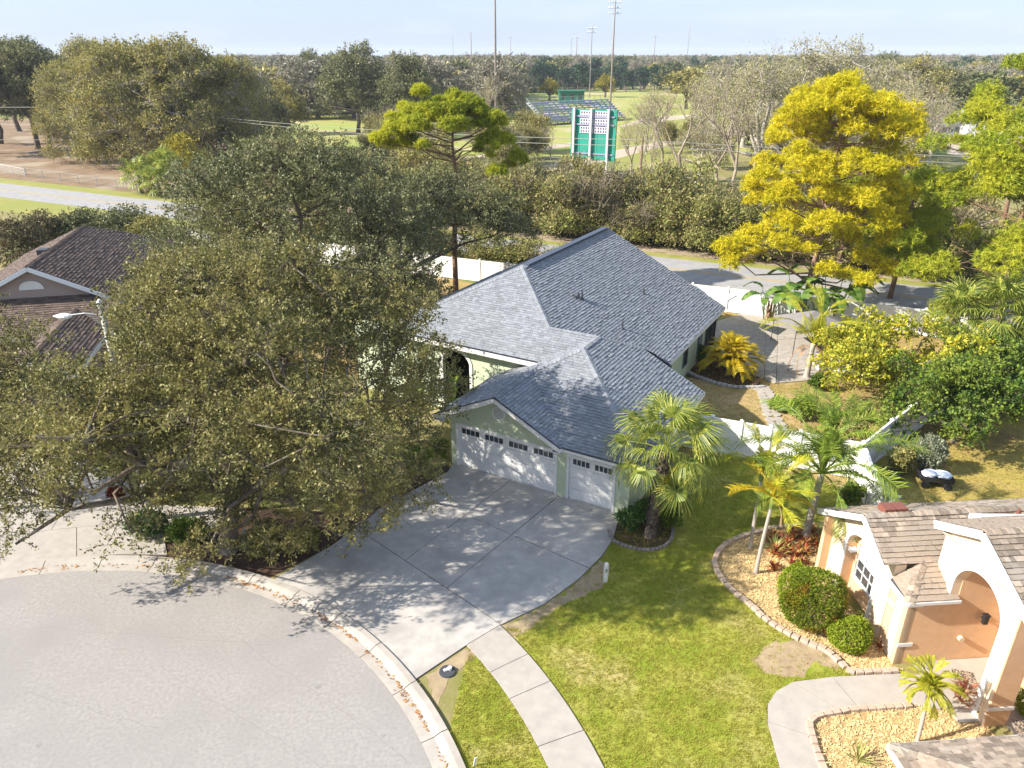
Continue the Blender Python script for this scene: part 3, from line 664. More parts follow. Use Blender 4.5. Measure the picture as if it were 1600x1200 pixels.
# fascia, gutters, soffits
b = MB()
def fasc(a, c, h=.17, t=.05, dz=-.02):
    b.bar((a[0], a[1], a[2] + dz - h / 2), (c[0], c[1], c[2] + dz - h / 2), t, h)
fasc((5.3, -.47, 2.7), (8.94, -.47, 2.7)); fasc((8.94, -.47, 2.7), (8.94, 7.7, 2.7)); fasc((8.94, 7.72, 2.7), (5.7, 7.72, 4.31)); fasc((6.3, 10.0, 2.71), (6.3, 21.03, 2.71)); fasc((6.3, 21.03, 2.71), (-2, 21.03, 6.85)); fasc((-2, 21.03, 6.85), (-10.3, 21.03, 2.7))
fasc((-10.33, 4.0, 2.7), (-10.33, 21, 2.7)); fasc((-7.46, 4.03, 4.12), (2.0, 4.03, 4.12), .26, .10); fasc((-.8, -.63, 2.7), (2.35, -.63, 4.255), .2); fasc((2.35, -.63, 4.255), (5.5, -.63, 2.7), .2); fasc((-.8, -.6, 2.7), (-.8, 4.6, 2.7)); fasc((5.5, -.6, 2.7), (5.5, -.47, 2.7))
b.obj('fascia', M['white'], mh)
EDGE_DARK = mat('edge_shadow_gutter', (.025, .028, .05), rough=.5)  # near-black shared by the painted edge shadow and the gutter
for a, c in (((5.3, -.51, 2.68), (8.98, -.51, 2.68)), ((-7.5, 3.96, 4.13), (1.95, 3.96, 4.13)), ((-10.38, 4, 2.69), (-10.38, 21, 2.69)), ((-.85, -.66, 2.72), (2.35, -.66, 4.275)), ((2.35, -.66, 4.275), (5.5, -.66, 2.72)), ((5.44, 10.02, 3.08), (6.3, 10.02, 2.66))): b = MB(); b.bar(a, c, .04, .035); b.obj('drip_edge_shadow', EDGE_DARK, mh)  # thin dark strips paint in the shadow of the shingle edges
b = MB(); b.bar((5.55, 9.98, 3.1), (6.45, 9.98, 2.72), .13, .12); b.obj('gutter', EDGE_DARK, mh)
b = MB(); b.box(-.8, -.36, -.6, 0, 2.44, 2.46); b.box(5.06, 5.5, -.6, 0, 2.44, 2.46); b.box(5.5, 8.9, -.45, 0, 2.44, 2.46); b.box(8.3, 8.92, -.45, 7.7, 2.44, 2.46); b.box(5.78, 6.27, 10, 21, 2.44, 2.46); b.box(-7.5, 2, 4.08, 4.62, 3.86, 3.88); b.obj('soffit', M['white'], mh)
b = MB(); b.prism([(-.8, -.45), (-.3, -.45), (-.3, -.02), (-.8, -.02)], 2.46, 2.60); b.obj('eave_return', M['white'], mh)
# round gable vent
b = MB()
for i in range(28):
    t0, t1 = 2 * math.pi * i / 28, 2 * math.pi * (i + 1) / 28
    b.poly([(2.2 + r * math.cos(t), yy, 3.22 + r * math.sin(t)) for r, yy, t in ((.26, -.03, t0), (.26, -.03, t1), (.33, -.03, t1), (.33, -.03, t0))]); b.poly([(2.2 + .33 * math.cos(t0), -.03, 3.22 + .33 * math.sin(t0)), (2.2 + .33 * math.cos(t1), -.03, 3.22 + .33 * math.sin(t1)), (2.2 + .33 * math.cos(t1), 0, 3.22 + .33 * math.sin(t1)), (2.2 + .33 * math.cos(t0), 0, 3.22 + .33 * math.sin(t0))])
gv = b.obj('gable_vent', M['white'], mh)
b = MB()
for i in range(7):
    z = 3.02 + i * .067; hw_ = math.sqrt(max(0, .26 ** 2 - (z - 3.22) ** 2)); b.poly([(2.2 - hw_, -.006, z - .025), (2.2 + hw_, -.006, z - .025), (2.2 + hw_, -.028, z + .03), (2.2 - hw_, -.028, z + .03)])
b.obj('louvre', M['white'], gv)
# garage doors
def garage_door(a0, a1, groups, nm):
    b = MB(); b.box(a0, a0 + .1, -.03, .16, 0, 2.2); b.box(a1 - .1, a1, -.03, .16, 0, 2.2); b.box(a0 + .1, a1 - .1, -.03, .16, 2.1, 2.24)
    gd = b.obj('garage_door', M['white'], mh, label=nm)
    for k in range(4):
        p = MB(); z0, z1 = .01 + k * .525, .525 * (k + 1) - .004
        p.box(a0 + .1, a1 - .1, .10, .14, z0, z1)
        nn = int((a1 - a0) / .61)
        for i in range(nn):
            x0 = a0 + .14 + (a1 - a0 - .28) * i / nn; x1 = a0 + .14 + (a1 - a0 - .28) * (i + 1) / nn
            if k < 3: p.box(x0 + .04, x1 - .04, .092, .10, z0 + .09, z1 - .09)
        p.obj('door_section', M['white'], gd)
    for g0, g1 in groups:
        for i in range(4):
            x0 = g0 + (g1 - g0) * i / 4 + .02; x1 = g0 + (g1 - g0) * (i + 1) / 4 - .02
            p = MB(); p.box(x0, x1, .085, .095, 1.72, 1.97); p.obj('pane', M['glass'], gd)
    return gd
gw = (5.05 + .05 - .2) / 4
garage_door(-.05, 5.05, [(.05 + gw * i + .14, .05 + gw * (i + 1) - .14) for i in range(4)], 'wide double garage door with four groups of small panes')
garage_door(5.5, 7.7, [(5.72, 6.5), (6.72, 7.5)], 'narrow single garage door beside the palm')
# vents on the roof
def roofpoint(u, v, k0=5.85):              # sight line onto the big right-hand plane h = k0 - a/2
    lo_, hi_ = 2.0, 8.0
    for _ in range(40):
        h = (lo_ + hi_) / 2; p = at(u, v, h); d = (p.x - HO.x, p.y - HO.y); a = d[0] * hca + d[1] * hsa; bb = -d[0] * hsa + d[1] * hca
        if k0 - a / 2 > h: lo_ = h
        else: hi_ = h
    return (a, bb, h)
for i, (u, v, hh) in enumerate(((909, 467, .42), (1005, 459, .38), (972, 514, .42))):
    a, bb, h = roofpoint(u, v); b = MB(); b.tube([(a, bb, h - .05), (a, bb, h + hh)], .05, 8); b.tube([(a, bb, h - .02), (a, bb, h + .1)], [.13, .06], 10); b.obj('vent_pipe', M['lead'], mh)
a, bb, h = roofpoint(900, 466); b = MB(); b.tube([(a, bb, h - .05), (a, bb, h + .16), (a + .16, bb, h + .20)], [.11, .12, .12], 10); b.obj('vent_hood', M['lead'], mh)
# windows in the right-hand wall, screened room and awning behind
wr = empty('window', parent=mh); wr.location = (5.78, 12.2, 0); wr.rotation_euler = (0, 0, math.pi / 2)
b = MB()
for y0 in (11.6, 14.6, 17.4):
    f = MB(); f.box(5.78, 5.83, y0 - .1, y0 + .75, .75, 2.15); fo = f.obj('window', mat('teal_window_frame', (.10, .17, .17)), mh); g_ = MB(); g_.box(5.83, 5.84, y0, y0 + .65, .85, 2.05); g_.obj('pane', M['glass'], fo)
bpy.data.objects.remove(wr)
b = MB()
for y0 in (18.9, 19.8, 20.75): b.box(5.84, 5.92, y0, y0 + .06, 0, 2.5)
b.box(5.84, 5.92, 18.96, 20.75, 2.42, 2.5); sc_ = b.obj('screen_frame', M['lead'], mh)
b = MB(); b.box(5.855, 5.865, 18.96, 20.75, .02, 2.42); b.obj('screen', M['dark'], sc_)
aw = [at(1108, 452, 2.75), at(1152, 460, 2.75), at(1136, 472, 2.6), at(1050, 436, 2.75)]
b = MB(); b.prism([(p.x, p.y) for p in (aw[2], aw[1], aw[0], aw[3])], 2.62, 2.70)
tag(b.obj('patio_awning', M['farwhite']), 'flat white awning behind the far right corner of the grey roof', 'awning')

# ---------------- the peach house
rh = empty('peach_house', (RO.x, RO.y, 0), R_RZ, 'peach stucco house with tan shingle roof, white trim and a tall arched porch', 'house')
k1 = .571
rpl = [
    [(-.12, -.12, 2.54), (1.46, -.12, 2.54), (1.46, .9, 3.123), (.77, .9, 3.123)], [(.77, .9, 3.123), (9, .9, 3.123), (9, 2.35, 3.95), (1.87, 2.35, 3.95)],
    [(-.42, .9, 3.123), (.77, .9, 3.123), (1.87, 2.35, 3.95), (-.42, 2.35, 3.95)],
    [(-.42, 2.35, 3.95), (9, 2.35, 3.95), (9, 4.95, 2.47), (-.42, 4.95, 2.47)],
    [(-.12, -.12, 2.54), (.77, .9, 3.123), (-.12, .9, 2.58)],
    [(1.0, -.75, 5.45), (9, -.75, 5.45), (9, 1.05, 4.55), (1.0, 1.05, 4.55)],
    [(1.0, -.75, 5.45), (1.0, -2.95, 4.35), (9, -2.95, 4.35), (9, -.75, 5.45)],
    [(-3.4, -4.85, 2.6), (5, -4.85, 2.6), (.6, -8.85, 4.4)], [(-3.4, -4.85, 2.6), (.6, -8.85, 4.4), (-3.4, -12.85, 2.6)],
    [(-3.4, -12.85, 2.6), (.6, -8.85, 4.4), (5, -12.85, 2.6)],
]
eye = (-13.0, -16.4, 17.3)
roof(rh, rpl, M['tan_shingle'], .17, .25, .032, [((-.42, 2.35, 3.95), (9, 2.35, 3.95)), ((-.12, -.12, 2.54), (.77, .9, 3.123)), ((1.0, -.75, 5.45), (9, -.75, 5.45)), ((-3.4, -4.85, 2.6), (.6, -8.85, 4.4)), ((-3.4, -12.85, 2.6), (.6, -8.85, 4.4))], single=280, eye=(1.5, 0, 3.5))
# facade facing -p, written in a turned frame: x = -q, y = p
fa = Matrix(((0, 1, 0, 0), (-1, 0, 0, 0), (0, 0, 1, 0), (0, 0, 0, 1)))
def turned(bm): bm.v = [(v[1], -v[0], v[2]) for v in bm.v]; bm.f = [tuple(f) for f in bm.f]; return bm
def gab(c, pk_, s): f = lambda x: pk_ - s * abs(x - c); f.peak = c; return f
f1 = gab(-2.35, 3.84, k1)
b = MB(); arch_wall(b, -4.7, -.95, f1, [(-3.55, -1.75, 2.0, .72, 0)], 0, .35); turned(b).obj('gable_wall', M['cream'], rh)
b = MB(); b.box(-.95, 0, .04, .3, 0, 2.5); turned(b).obj('corner_wall', M['cream'], rh)
b = MB(); b.box(-.93, -.62, .02, .04, 0, 2.42); turned(b).obj('corner_panel', M['peach'], rh)
b = MB(); b.box(-3.55, -1.75, .36, .45, 0, 2.72); b.box(-3.548, -3.54, .0, .36, 0, 2.0); turned(b).obj('niche_wall', M['peach'], rh)
b = MB()
def arc_trim(b, c, rx, rz, spring, wd, y0, y1, n=18, base=0.0):
    for i in range(n):
        t0, t1 = math.pi * i / n, math.pi * (i + 1) / n
        I = [(c + rx * math.cos(t), spring + rz * math.sin(t)) for t in (t0, t1)]; O = [(c + (rx + wd) * math.cos(t), spring + (rz + wd) * math.sin(t)) for t in (t0, t1)]
        b.poly([(I[0][0], y0, I[0][1]), (O[0][0], y0, O[0][1]), (O[1][0], y0, O[1][1]), (I[1][0], y0, I[1][1])]); b.poly([(O[0][0], y0, O[0][1]), (O[0][0], y1, O[0][1]), (O[1][0], y1, O[1][1]), (O[1][0], y0, O[1][1])])
        b.poly([(I[0][0], y0, I[0][1]), (I[0][0], y1, I[0][1]), (I[1][0], y1, I[1][1]), (I[1][0], y0, I[1][1])])
    for s_ in (-1, 1):
        xa, xb = sorted((c + s_ * rx, c + s_ * (rx + wd))); b.box(xa, xb, y0, y1, base, spring)
arc_trim(b, -2.65, .9, .72, 2.0, .17, -.035, -.003); turned(b).obj('arch_trim', M['white'], rh)
b = MB(); arc_trim(b, -2.65, .66, .5, 2.0, .07, .30, .36, base=.8); turned(b).obj('window_surround', M['cream'], rh)
b = MB(); b.box(-3.31, -1.99, .27, .36, .74, .8); b.box(-3.55, -3.35, .05, .30, 1.72, 1.82); b.box(-.93, -.60, -.01, .02, 1.72, 1.82); turned(b).obj('white_band', M['white'], rh)
wf = MB(); c0, c1, zz0, zz1 = -3.25, -2.05, .8, 2.35
for x in (c0, c0 + .4, c0 + .8, c1 - .04): wf.box(x, x + .035, .30, .335, zz0, zz1)
for z in (.8, 1.18, 1.56, 1.94, 2.31): wf.box(c0, c1, .303, .33, z, z + .035)
wfo = turned(wf).obj('window', M['white'], rh, label='arched white grid window')
for i in range(3):
    for j in range(4):
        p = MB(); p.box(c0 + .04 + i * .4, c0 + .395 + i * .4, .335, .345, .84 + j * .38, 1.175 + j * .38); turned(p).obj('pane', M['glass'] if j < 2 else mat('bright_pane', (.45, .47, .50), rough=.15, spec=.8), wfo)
b = MB(); b.box(0.0, 3.3, 0, .2, 0, 2.44); b.box(1.5, 3.3, .001, .2, 2.44, 4.3); b.obj('side_wall', M['peach'], rh)
b = MB(); b.box(-.02, .46, -.03, -.002, .72, .84); b.box(-.02, .46, -.03, -.002, 2.25, 2.37); b.obj('corner_band', M['white'], rh)
b = MB(); b.box(-.3, 9, 4.5, 4.7, 0, 2.45); b.box(3.3, 3.5, -3.6, 0, 0, 4.3); b.box(3.5, 9, -4.6, -4.4, 0, 3); b.obj('rear_wall', M['peach'], rh)
# arched porch: wall facing -p at p = 1.25
f2 = gab(.75, 5.33, .5)
b = MB(); arch_wall(b, -.85, 2.42, f2, [(-.02, 1.95, 3.05, .98, 0)], 1.25, 1.62); turned(b).obj('porch_arch_wall', M['cream'], rh)
b = MB(); arc_trim(b, .965, .985, .98, 3.05, .20, 1.215, 1.248); turned(b).obj('porch_arch_trim', M['white'], rh)
b = MB(); b.box(1.27, 1.95, -2.44, -2.422, 0, 4.45); b.box(1.62, 1.95, -2.42, -2.1, 0, 4.45); b.obj('pillar', M['peach'], rh)
b = MB(); b.box(1.22, 1.98, -2.47, -2.445, .62, .74); b.obj('pillar_band', M['white'], rh)
b = MB(); b.box(1.5, 3.3, .0, .2, 4.3, 4.5); b.box(1.62, 3.3, .8, .88, 3.0, 4.55); b.obj('porch_side_wall', M['cream'], rh)
b = MB(); b.box(1.1, 9, -2.9, 1.0, 4.30, 4.33); b.obj('porch_ceiling', M['cream'], rh)
b = MB()
def fr(a, c, h=.2, t=.05): b.bar((a[0], a[1], a[2] - h / 2 - .01), (c[0], c[1], c[2] - h / 2 - .01), t, h)
fr((-.45, 4.97, 2.47), (-.45, 2.35, 3.95)); fr((-.45, 2.35, 3.95), (-.45, .88, 3.11)); fr((-.15, .92, 2.58), (-.15, -.15, 2.54), .14); fr((-.12, -.15, 2.54), (1.5, -.15, 2.54), .10); fr((.97, 1.07, 4.55), (.97, -.75, 5.45), .24); fr((.97, -.75, 5.45), (.97, -2.97, 4.34), .24)
fr((-.42, 4.98, 2.47), (9, 4.98, 2.47), .12); fr((-3.43, -4.82, 2.6), (-3.43, -12.85, 2.6), .14); fr((-3.43, -4.82, 2.6), (5, -4.82, 2.6), .1); fr((1.0, -2.98, 4.34), (9, -2.98, 4.34), .12)
b.obj('fascia', M['white'], rh)
b = MB(); n = len(b.v); b.v += [(2.45, 1.62, 3.98), (4.4, 1.25, 4.36), (2.5, 1.2, 4.42), (2.45, 1.62, 4.36), (4.4, 1.25, 4.46), (2.5, 1.2, 4.5)]; b.f += [(0, 1, 4, 3), (3, 4, 5), (0, 3, 5, 2), (0, 2, 1), (1, 2, 5, 4)]; b.m += [0] * 5; b.obj('cricket', M['white'], rh)
b = MB(); b.box(-3.1, 4.6, -12.4, -5.2, 0, 2.5); b.obj('garage_wing_wall', M['peach'], rh)
for x in (.28, .68):
    b = MB(); b.box(x, x + .36, 2.42, 2.85, 3.85, 4.06); b.obj('roof_vent', M['terracotta'], rh)
b = MB(); b.tube([(4.35, 1.9, 3.5), (4.35, 1.9, 4.2)], .06, 8); b.obj('vent_pipe', M['terracotta'], rh)
b = MB(); b.tube([(2.45, -.02, 1.72), (2.45, -.14, 1.72)], .03, 6); b.box(2.38, 2.52, -.22, -.10, 1.60, 1.9); b.box(2.36, 2.54, -.24, -.08, 1.9, 1.93); b.obj('wall_lamp', M['black'], rh)
b = MB(); b.tube([(1.95, -.01, .95), (1.95, -.12, .95)], .09, 12); b.obj('wall_spigot_cover', M['cream'], rh)
b = MB(); b.box(3.22, 3.3, -3.5, -2.5, .1, 2.3); dfr = b.obj('front_door', M['rust'], rh); b = MB(); b.box(3.20, 3.215, -3.35, -2.65, .5, 2.15); b.obj('pane', M['glass'], dfr)
porch = empty('porch_floor', (RO.x, RO.y, 0), R_RZ, kind='structure')
b = MB(); b.box(.65, 3.3, -2.3, -.02, .0, .07); b.box(1.97, 3.3, -3.7, -2.3, 0, .07); b.obj('floor_slab', M['walk'], porch)
for i in range(7):
    for j in range(3): b = MB(); b.box(1.98 + j * .45, 2.41 + j * .45, -3.72 - .2 * (i + 1), -3.74 - .2 * i, 0, .06); b.obj('paver', M['paver'], porch)
matm = mat('door_mat', (.06, .05, .045), (.40, .32, .25), 22, rough=1, lo=.45, hi=.55)
for x, y, ww, lb in ((1.75, -.95, .5, 'dark patterned mat on the porch floor inside the tall arch'), (2.3, -2.9, .5, 'dark patterned mat at the front door beside the pillar')):
    b = MB(); b.box(-ww, ww, -.3, .3, 0, .015); t = b.obj('door_mat', matm, loc=(*rw(x, y), .071), rot=(0, 0, R_RZ + 1.2)); tag(t, lb, 'mat')

# ---------------- the brown-roofed house at the left
LO = Vector((-28.4, 42.3, 0)); lz = R(13.5)
lh = empty('brown_roofed_house', tuple(LO), lz, 'taupe house with brown shingle roof and white half-round gable vent', 'house')
s_ = .5
lpl = [
    [(-6.6, -.4, 2.7), (0, -.4, 6.0), (0, 11.3, 6.0), (-6.6, 17.9, 2.7)], [(0, -.4, 6.0), (6.6, -.4, 2.7), (6.6, 17.9, 2.7), (0, 11.3, 6.0)], [(0, 11.3, 6.0), (6.6, 17.9, 2.7), (-6.6, 17.9, 2.7)],
    [(-9, -3.0, 2.6), (4.6, -3.0, 2.6), (4.6, .3, 4.15), (-9, .3, 4.15)],
    [(4.3, -9.6, 2.6), (4.3, -1.0, 2.6), (2.3, -1.0, 3.5), (2.3, -9.6, 3.5)], [(.3, -9.6, 2.6), (2.3, -9.6, 3.5), (2.3, -1.0, 3.5), (.3, -1.0, 2.6)],
]
roof(lh, lpl, M['brown_shingle'], .19, .33, .03, [((0, -.4, 6.0), (0, 11.3, 6.0)), ((0, 11.3, 6), (6.6, 17.9, 2.7)), ((2.3, -9.6, 3.5), (2.3, -1, 3.5))])
b = MB(); f3 = gab(0, 5.86, .5); arch_wall(b, -6.3, 6.3, f3, [], 0.0, .2, zb=0); b.obj('gable_wall', M['taupe'], lh)
b = MB(); b.box(-8.8, 4.3, -2.6, -2.4, 0, 2.6); b.box(6.1, 6.3, .2, 17.4, 0, 2.6); b.box(-6.3, -6.1, .2, 17.4, 0, 2.6); b.box(.5, 4.1, -9.2, -9.0, 0, 2.9); b.box(.5, .7, -9, -2.6, 0, 2.55); b.box(3.9, 4.1, -9, -2.6, 0, 2.55); b.obj('wall', M['taupe'], lh)
b = MB()
for a, c in (((-6.6, -.43, 2.7), (0, -.43, 6.0)), ((0, -.43, 6.0), (6.6, -.43, 2.7)), ((-9, -3.03, 2.6), (4.6, -3.03, 2.6)), ((4.33, -9.6, 2.6), (4.33, -1, 2.6)), ((6.63, -.4, 2.7), (6.63, 17.9, 2.7)), ((.3, -9.63, 2.6), (2.3, -9.63, 3.5)), ((2.3, -9.63, 3.5), (4.3, -9.63, 2.6))):
    b.bar((a[0], a[1], a[2] - .13), (c[0], c[1], c[2] - .13), .06, .24)
b.obj('fascia', mat('white_fascia', (.74, .76, .80)), lh)
b = MB(); n_ = 12
b.poly([(-.15 + .62 * math.cos(math.pi * i / n_), -.03, 4.62 + .42 * math.sin(math.pi * i / n_)) for i in range(n_ + 1)]); b.box(-.83, .53, -.06, -.002, 4.54, 4.62); gvv = b.obj('gable_vent', M['white'], lh)
b = MB(); arc_trim(b, -.15, .56, .36, 4.62, .09, -.07, -.03, 12, base=4.6); b.obj('vent_trim', M['white'], gvv)
b = MB(); b.box(-.95, -.35, 4.3, 5.0, 5.55, 5.9); b.obj('roof_vent', M['lead'], lh)
b = MB(); b.box(-.3, 2.2, -2.66, -2.6, .4, 2.32); wf2 = b.obj('window', M['farwhite'], lh)
for i in range(3): b = MB(); b.box(-.2 + i * .8, .5 + i * .8, -2.68, -2.665, .5, 2.2); b.obj('pane', mat('curtained_pane', (.22, .25, .30), rough=.2), wf2)
# ================================================================ VEGETATION BUILDERS
def unit(a): return a / (np.linalg.norm(a, axis=-1, keepdims=True) + 1e-9)
def leaf_quads(Pt, D, ln, wd, rg, fold=None):
    """diamond leaves at Pt pointing along D"""
    n = len(Pt); ln = np.broadcast_to(ln, n)[:, None]; wd = np.broadcast_to(wd, n)[:, None]
    S_ = unit(np.cross(D, rg.normal(size=(n, 3)))); a = Pt; c = Pt + D * ln; m = Pt + D * ln * .45
    V = np.stack([a, m + S_ * wd, c, m - S_ * wd], 1).reshape(-1, 3); F = np.arange(4 * n).reshape(n, 4); return V, F
def sphere_dirs(rg, n, zmin=-.5):
    d = unit(rg.normal(size=(n * 3 + 24, 3))); d = d[d[:, 2] > zmin]; return d[:n]
def crown_leaves(rg, blobs, twigs, per, ln, wd, tl=.7, shell=(.55, 1.0), droop=.0, up=.25, zmin=-.6):
    """sprays of leaves round each blob (x,y,z,rx,ry,rz); number of twigs in proportion to the blob's surface"""
    VV = []; n0 = 0; ar = np.array([(b[3] * b[4] + b[3] * b[5] + b[4] * b[5]) for b in blobs]); ar = ar / ar.sum(); Tw = []
    for b, k in zip(blobs, ar):
        n = max(4, int(twigs * k)); d = sphere_dirs(rg, n, zmin); n = len(d)
        r = rg.uniform(*shell, size=(n, 1)); c = np.array(b[:3]) + d * r * np.array(b[3:6])
        td = unit(d * .8 + rg.normal(size=(n, 3)) * .55 + np.array([0, 0, up - droop])); L_ = tl * rg.uniform(.5, 1.25, size=(n, 1))
        Tw.append((c, td, L_)); t = rg.uniform(0, 1, size=(n, per, 1)) ** .8
        Pt = c[:, None, :] + td[:, None, :] * L_[:, None, :] * t; Pt[..., 2:3] -= droop * (t * L_[:, None, :]) ** 2
        Pt = Pt + rg.normal(size=Pt.shape) * tl * .10
        D = unit(td[:, None, :] * .6 + rg.normal(size=(n, per, 3)) * .8); VV.append((Pt.reshape(-1, 3), D.reshape(-1, 3)))
    Pt = np.concatenate([v[0] for v in VV]); D = np.concatenate([v[1] for v in VV]); n = len(Pt)
    V, F = leaf_quads(Pt, D, ln * rg.uniform(.45, 1.45, n), wd * rg.uniform(.6, 1.4, n), rg)
    c = np.concatenate([t[0] for t in Tw]); td = np.concatenate([t[1] for t in Tw]); L_ = np.concatenate([t[2] for t in Tw])
    return V, F, (c, td, L_)
def limb_mesh(rg, base, trunk_h, r0, blobs, sub=4, twg=None, lean=(0, 0), forks=0, twigr=.012):
    b = MB(); base = Vector(base); top = base + Vector((lean[0], lean[1], trunk_h))
    b.tube([base - Vector((0, 0, .1)), base + Vector((0, 0, .25)), base.lerp(top, .5) + Vector((rg.normal() * r0 * .5, rg.normal() * r0 * .5, 0)), top], [r0 * 1.35, r0, r0 * .85, r0 * .75], 9)
    C_ = np.array([q[:3] for q in blobs]); nm = min(8, len(blobs)); pick = [int(np.argmax(C_[:, 2]))]
    while len(pick) < nm:                  # a few main limbs, the other lobes fork off them
        dmin = np.min(np.linalg.norm(C_[:, None] - C_[pick][None], axis=2), axis=1); pick.append(int(np.argmax(dmin)))
    nodes = []
    for i in pick:
        c = Vector(C_[i]); ln = (c - top).length; pts = [top - Vector((0, 0, r0 * .3))]
        for k in (.3, .55, .8, 1.0): pts.append(top.lerp(c, k) + Vector((rg.normal(), rg.normal(), .6 * rg.normal() + .8 * math.sin(k * 3.0))) * ln * .055)
        b.tube(pts, [r0 * .6, r0 * .48, r0 * .36, r0 * .24, r0 * .12], 6)
        for k in range(1, 5): nodes.append((pts[k], r0 * (.5 - .09 * k)))
    NN = np.array([tuple(n[0]) for n in nodes])
    for i, q in enumerate(blobs):
        c = Vector(q[:3]); j = int(np.argmin(np.linalg.norm(NN - C_[i], axis=1) + .35 * (NN[:, 2] > C_[i, 2] + 1))); s0, rr = nodes[j]; rr *= .55
        if i not in pick and (c - s0).length > .3:
            mid = s0.lerp(c, .5) + Vector((rg.normal(), rg.normal(), rg.normal())) * (c - s0).length * .14; b.tube([s0, mid, c], [rr, rr * .7, rr * .4], 5, cap=False)
        else: mid = s0.lerp(c, .5)
        for _ in range(sub):
            d = Vector(sphere_dirs(rg, 1, -.3)[0]); e = c + Vector((d.x * q[3], d.y * q[4], d.z * q[5])) * rg.uniform(.7, .98); s = mid.lerp(c, rg.uniform(.3, 1)); m = s.lerp(e, .5) + Vector((rg.normal(), rg.normal(), rg.normal())) * (e - s).length * .12
            b.tube([s, m, e], [rr * .35, rr * .22, .01], 4, cap=False)
    if twg is not None:
        c, td, L_ = twg; k = rg.permutation(len(c))[:int(len(c) * .5)]
        for i in k:
            p = Vector(c[i]) - Vector(td[i]) * L_[i, 0] * .7; e = Vector(c[i]) + Vector(td[i]) * L_[i, 0] * .9; b.tube([p, e], [twigr, twigr * .3], 3, cap=False)
    return b
def blobs_round(rg, c, R3, n, br, zmin=-.25):
    """n small lobes spread over an ellipsoid c, R3"""
    d = sphere_dirs(rg, n, zmin); out = []
    for v in d:
        f = rg.uniform(.45, .82); s = rg.uniform(.75, 1.3) * br; out.append((c[0] + v[0] * R3[0] * f, c[1] + v[1] * R3[1] * f, c[2] + v[2] * R3[2] * f, s, s, s * .75))
    return out
def make_tree(name, loc, label, cat, blobs, th, r0, leafm, barkm, twigs, per, ln, wd, seed, tl=.7, group=None, lean=(0, 0), sub=4, wtw=True, droop=0, shell=(.5, 1.0), up=.25, zmin=-.6, twigr=.012):
    rg = np.random.default_rng(seed); t = empty(name, loc, 0, label, cat, group)
    V, F, tw = crown_leaves(rg, blobs, twigs, per, ln, wd, tl, shell, droop, up, zmin)
    limb_mesh(rg, (0, 0, 0), th, r0, blobs, sub, tw if wtw else None, lean, twigr=twigr).obj('trunk', barkm, t, smooth=True)
    link('crown', np_mesh('crown', V, F, leafm), t); return t
# --- pines: pads of long-needled tufts at the ends of bare limbs
def needle_mesh(rg, blobs, tufts, per, ln, wd, m, up=.5):
    ar = np.array([b[3] * b[4] for b in blobs]); ar = ar / ar.sum(); Ps = []
    for b, k in zip(blobs, ar):
        n = max(6, int(tufts * k)); d = sphere_dirs(rg, n, -.25); Ps.append(np.array(b[:3]) + d * rg.uniform(.45, 1, size=(len(d), 1)) * np.array(b[3:6]))
        
    c = np.concatenate(Ps); n = len(c); ax = unit(rg.normal(size=(n, 3)) * .45 + np.array([0, 0, up]))
    D = unit(ax[:, None, :] * .75 + rg.normal(size=(n, per, 3)) * .6); Pt = np.repeat(c[:, None, :], per, 1)
    D = D.reshape(-1, 3); Pt = Pt.reshape(-1, 3); N = len(D); l_ = ln * rg.uniform(.6, 1.15, (N, 1)); S_ = unit(np.cross(D, rg.normal(size=(N, 3)))) * wd
    e = Pt + D * l_; e[:, 2] -= (.12 * ln); V = np.stack([Pt - S_, Pt + S_, e], 1).reshape(-1, 3)
    return np_mesh('needles', V, np.arange(3 * N).reshape(N, 3), m)
def make_pine(name, loc, label, blobs, stem, r0, leafm, tufts, per, ln, wd, seed, bark='pinebark', group=None, up=.5):
    """stem: list of (x,y,z); limbs leave the stem below each pad"""
    rg = np.random.default_rng(seed); t = empty(name, loc, 0, label, 'tree', group); b = MB(); k = len(stem)
    b.tube(stem, [r0 * (1 - .75 * i / (k - 1)) for i in range(k)], 9)
    tb = MB()
    for q in blobs:
        c = Vector(q[:3]); zz = c.z - rg.uniform(.1, .35) * math.hypot(c.x, c.y) - .2
        s = None
        for i in range(k - 1):
            a, e = Vector(stem[i]), Vector(stem[i + 1])
            if a.z <= zz <= e.z: s = a.lerp(e, (zz - a.z) / (e.z - a.z))
        if s is None: s = Vector(stem[-1]) if zz > stem[-1][2] else Vector(stem[1])
        m = s.lerp(c, .5) + Vector((rg.normal(), rg.normal(), rg.normal())) * .10 * (c - s).length; rr = max(.025, r0 * (.28 if rg.uniform() < .4 else .13))
        b.tube([s, m, c], [rr, rr * .7, rr * .35], 5, cap=False)
        for _ in range(3):
            d = Vector(sphere_dirs(rg, 1, -.3)[0]); e = c + Vector((d.x * q[3], d.y * q[4], d.z * q[5])) * .85; b.tube([m.lerp(c, rg.uniform(.2, 1)), e], [rr * .35, .012], 4, cap=False)
    b.obj('trunk', M[bark], t, smooth=True); link('crown', needle_mesh(rg, blobs, tufts, per, ln, wd, leafm, up), t); return t
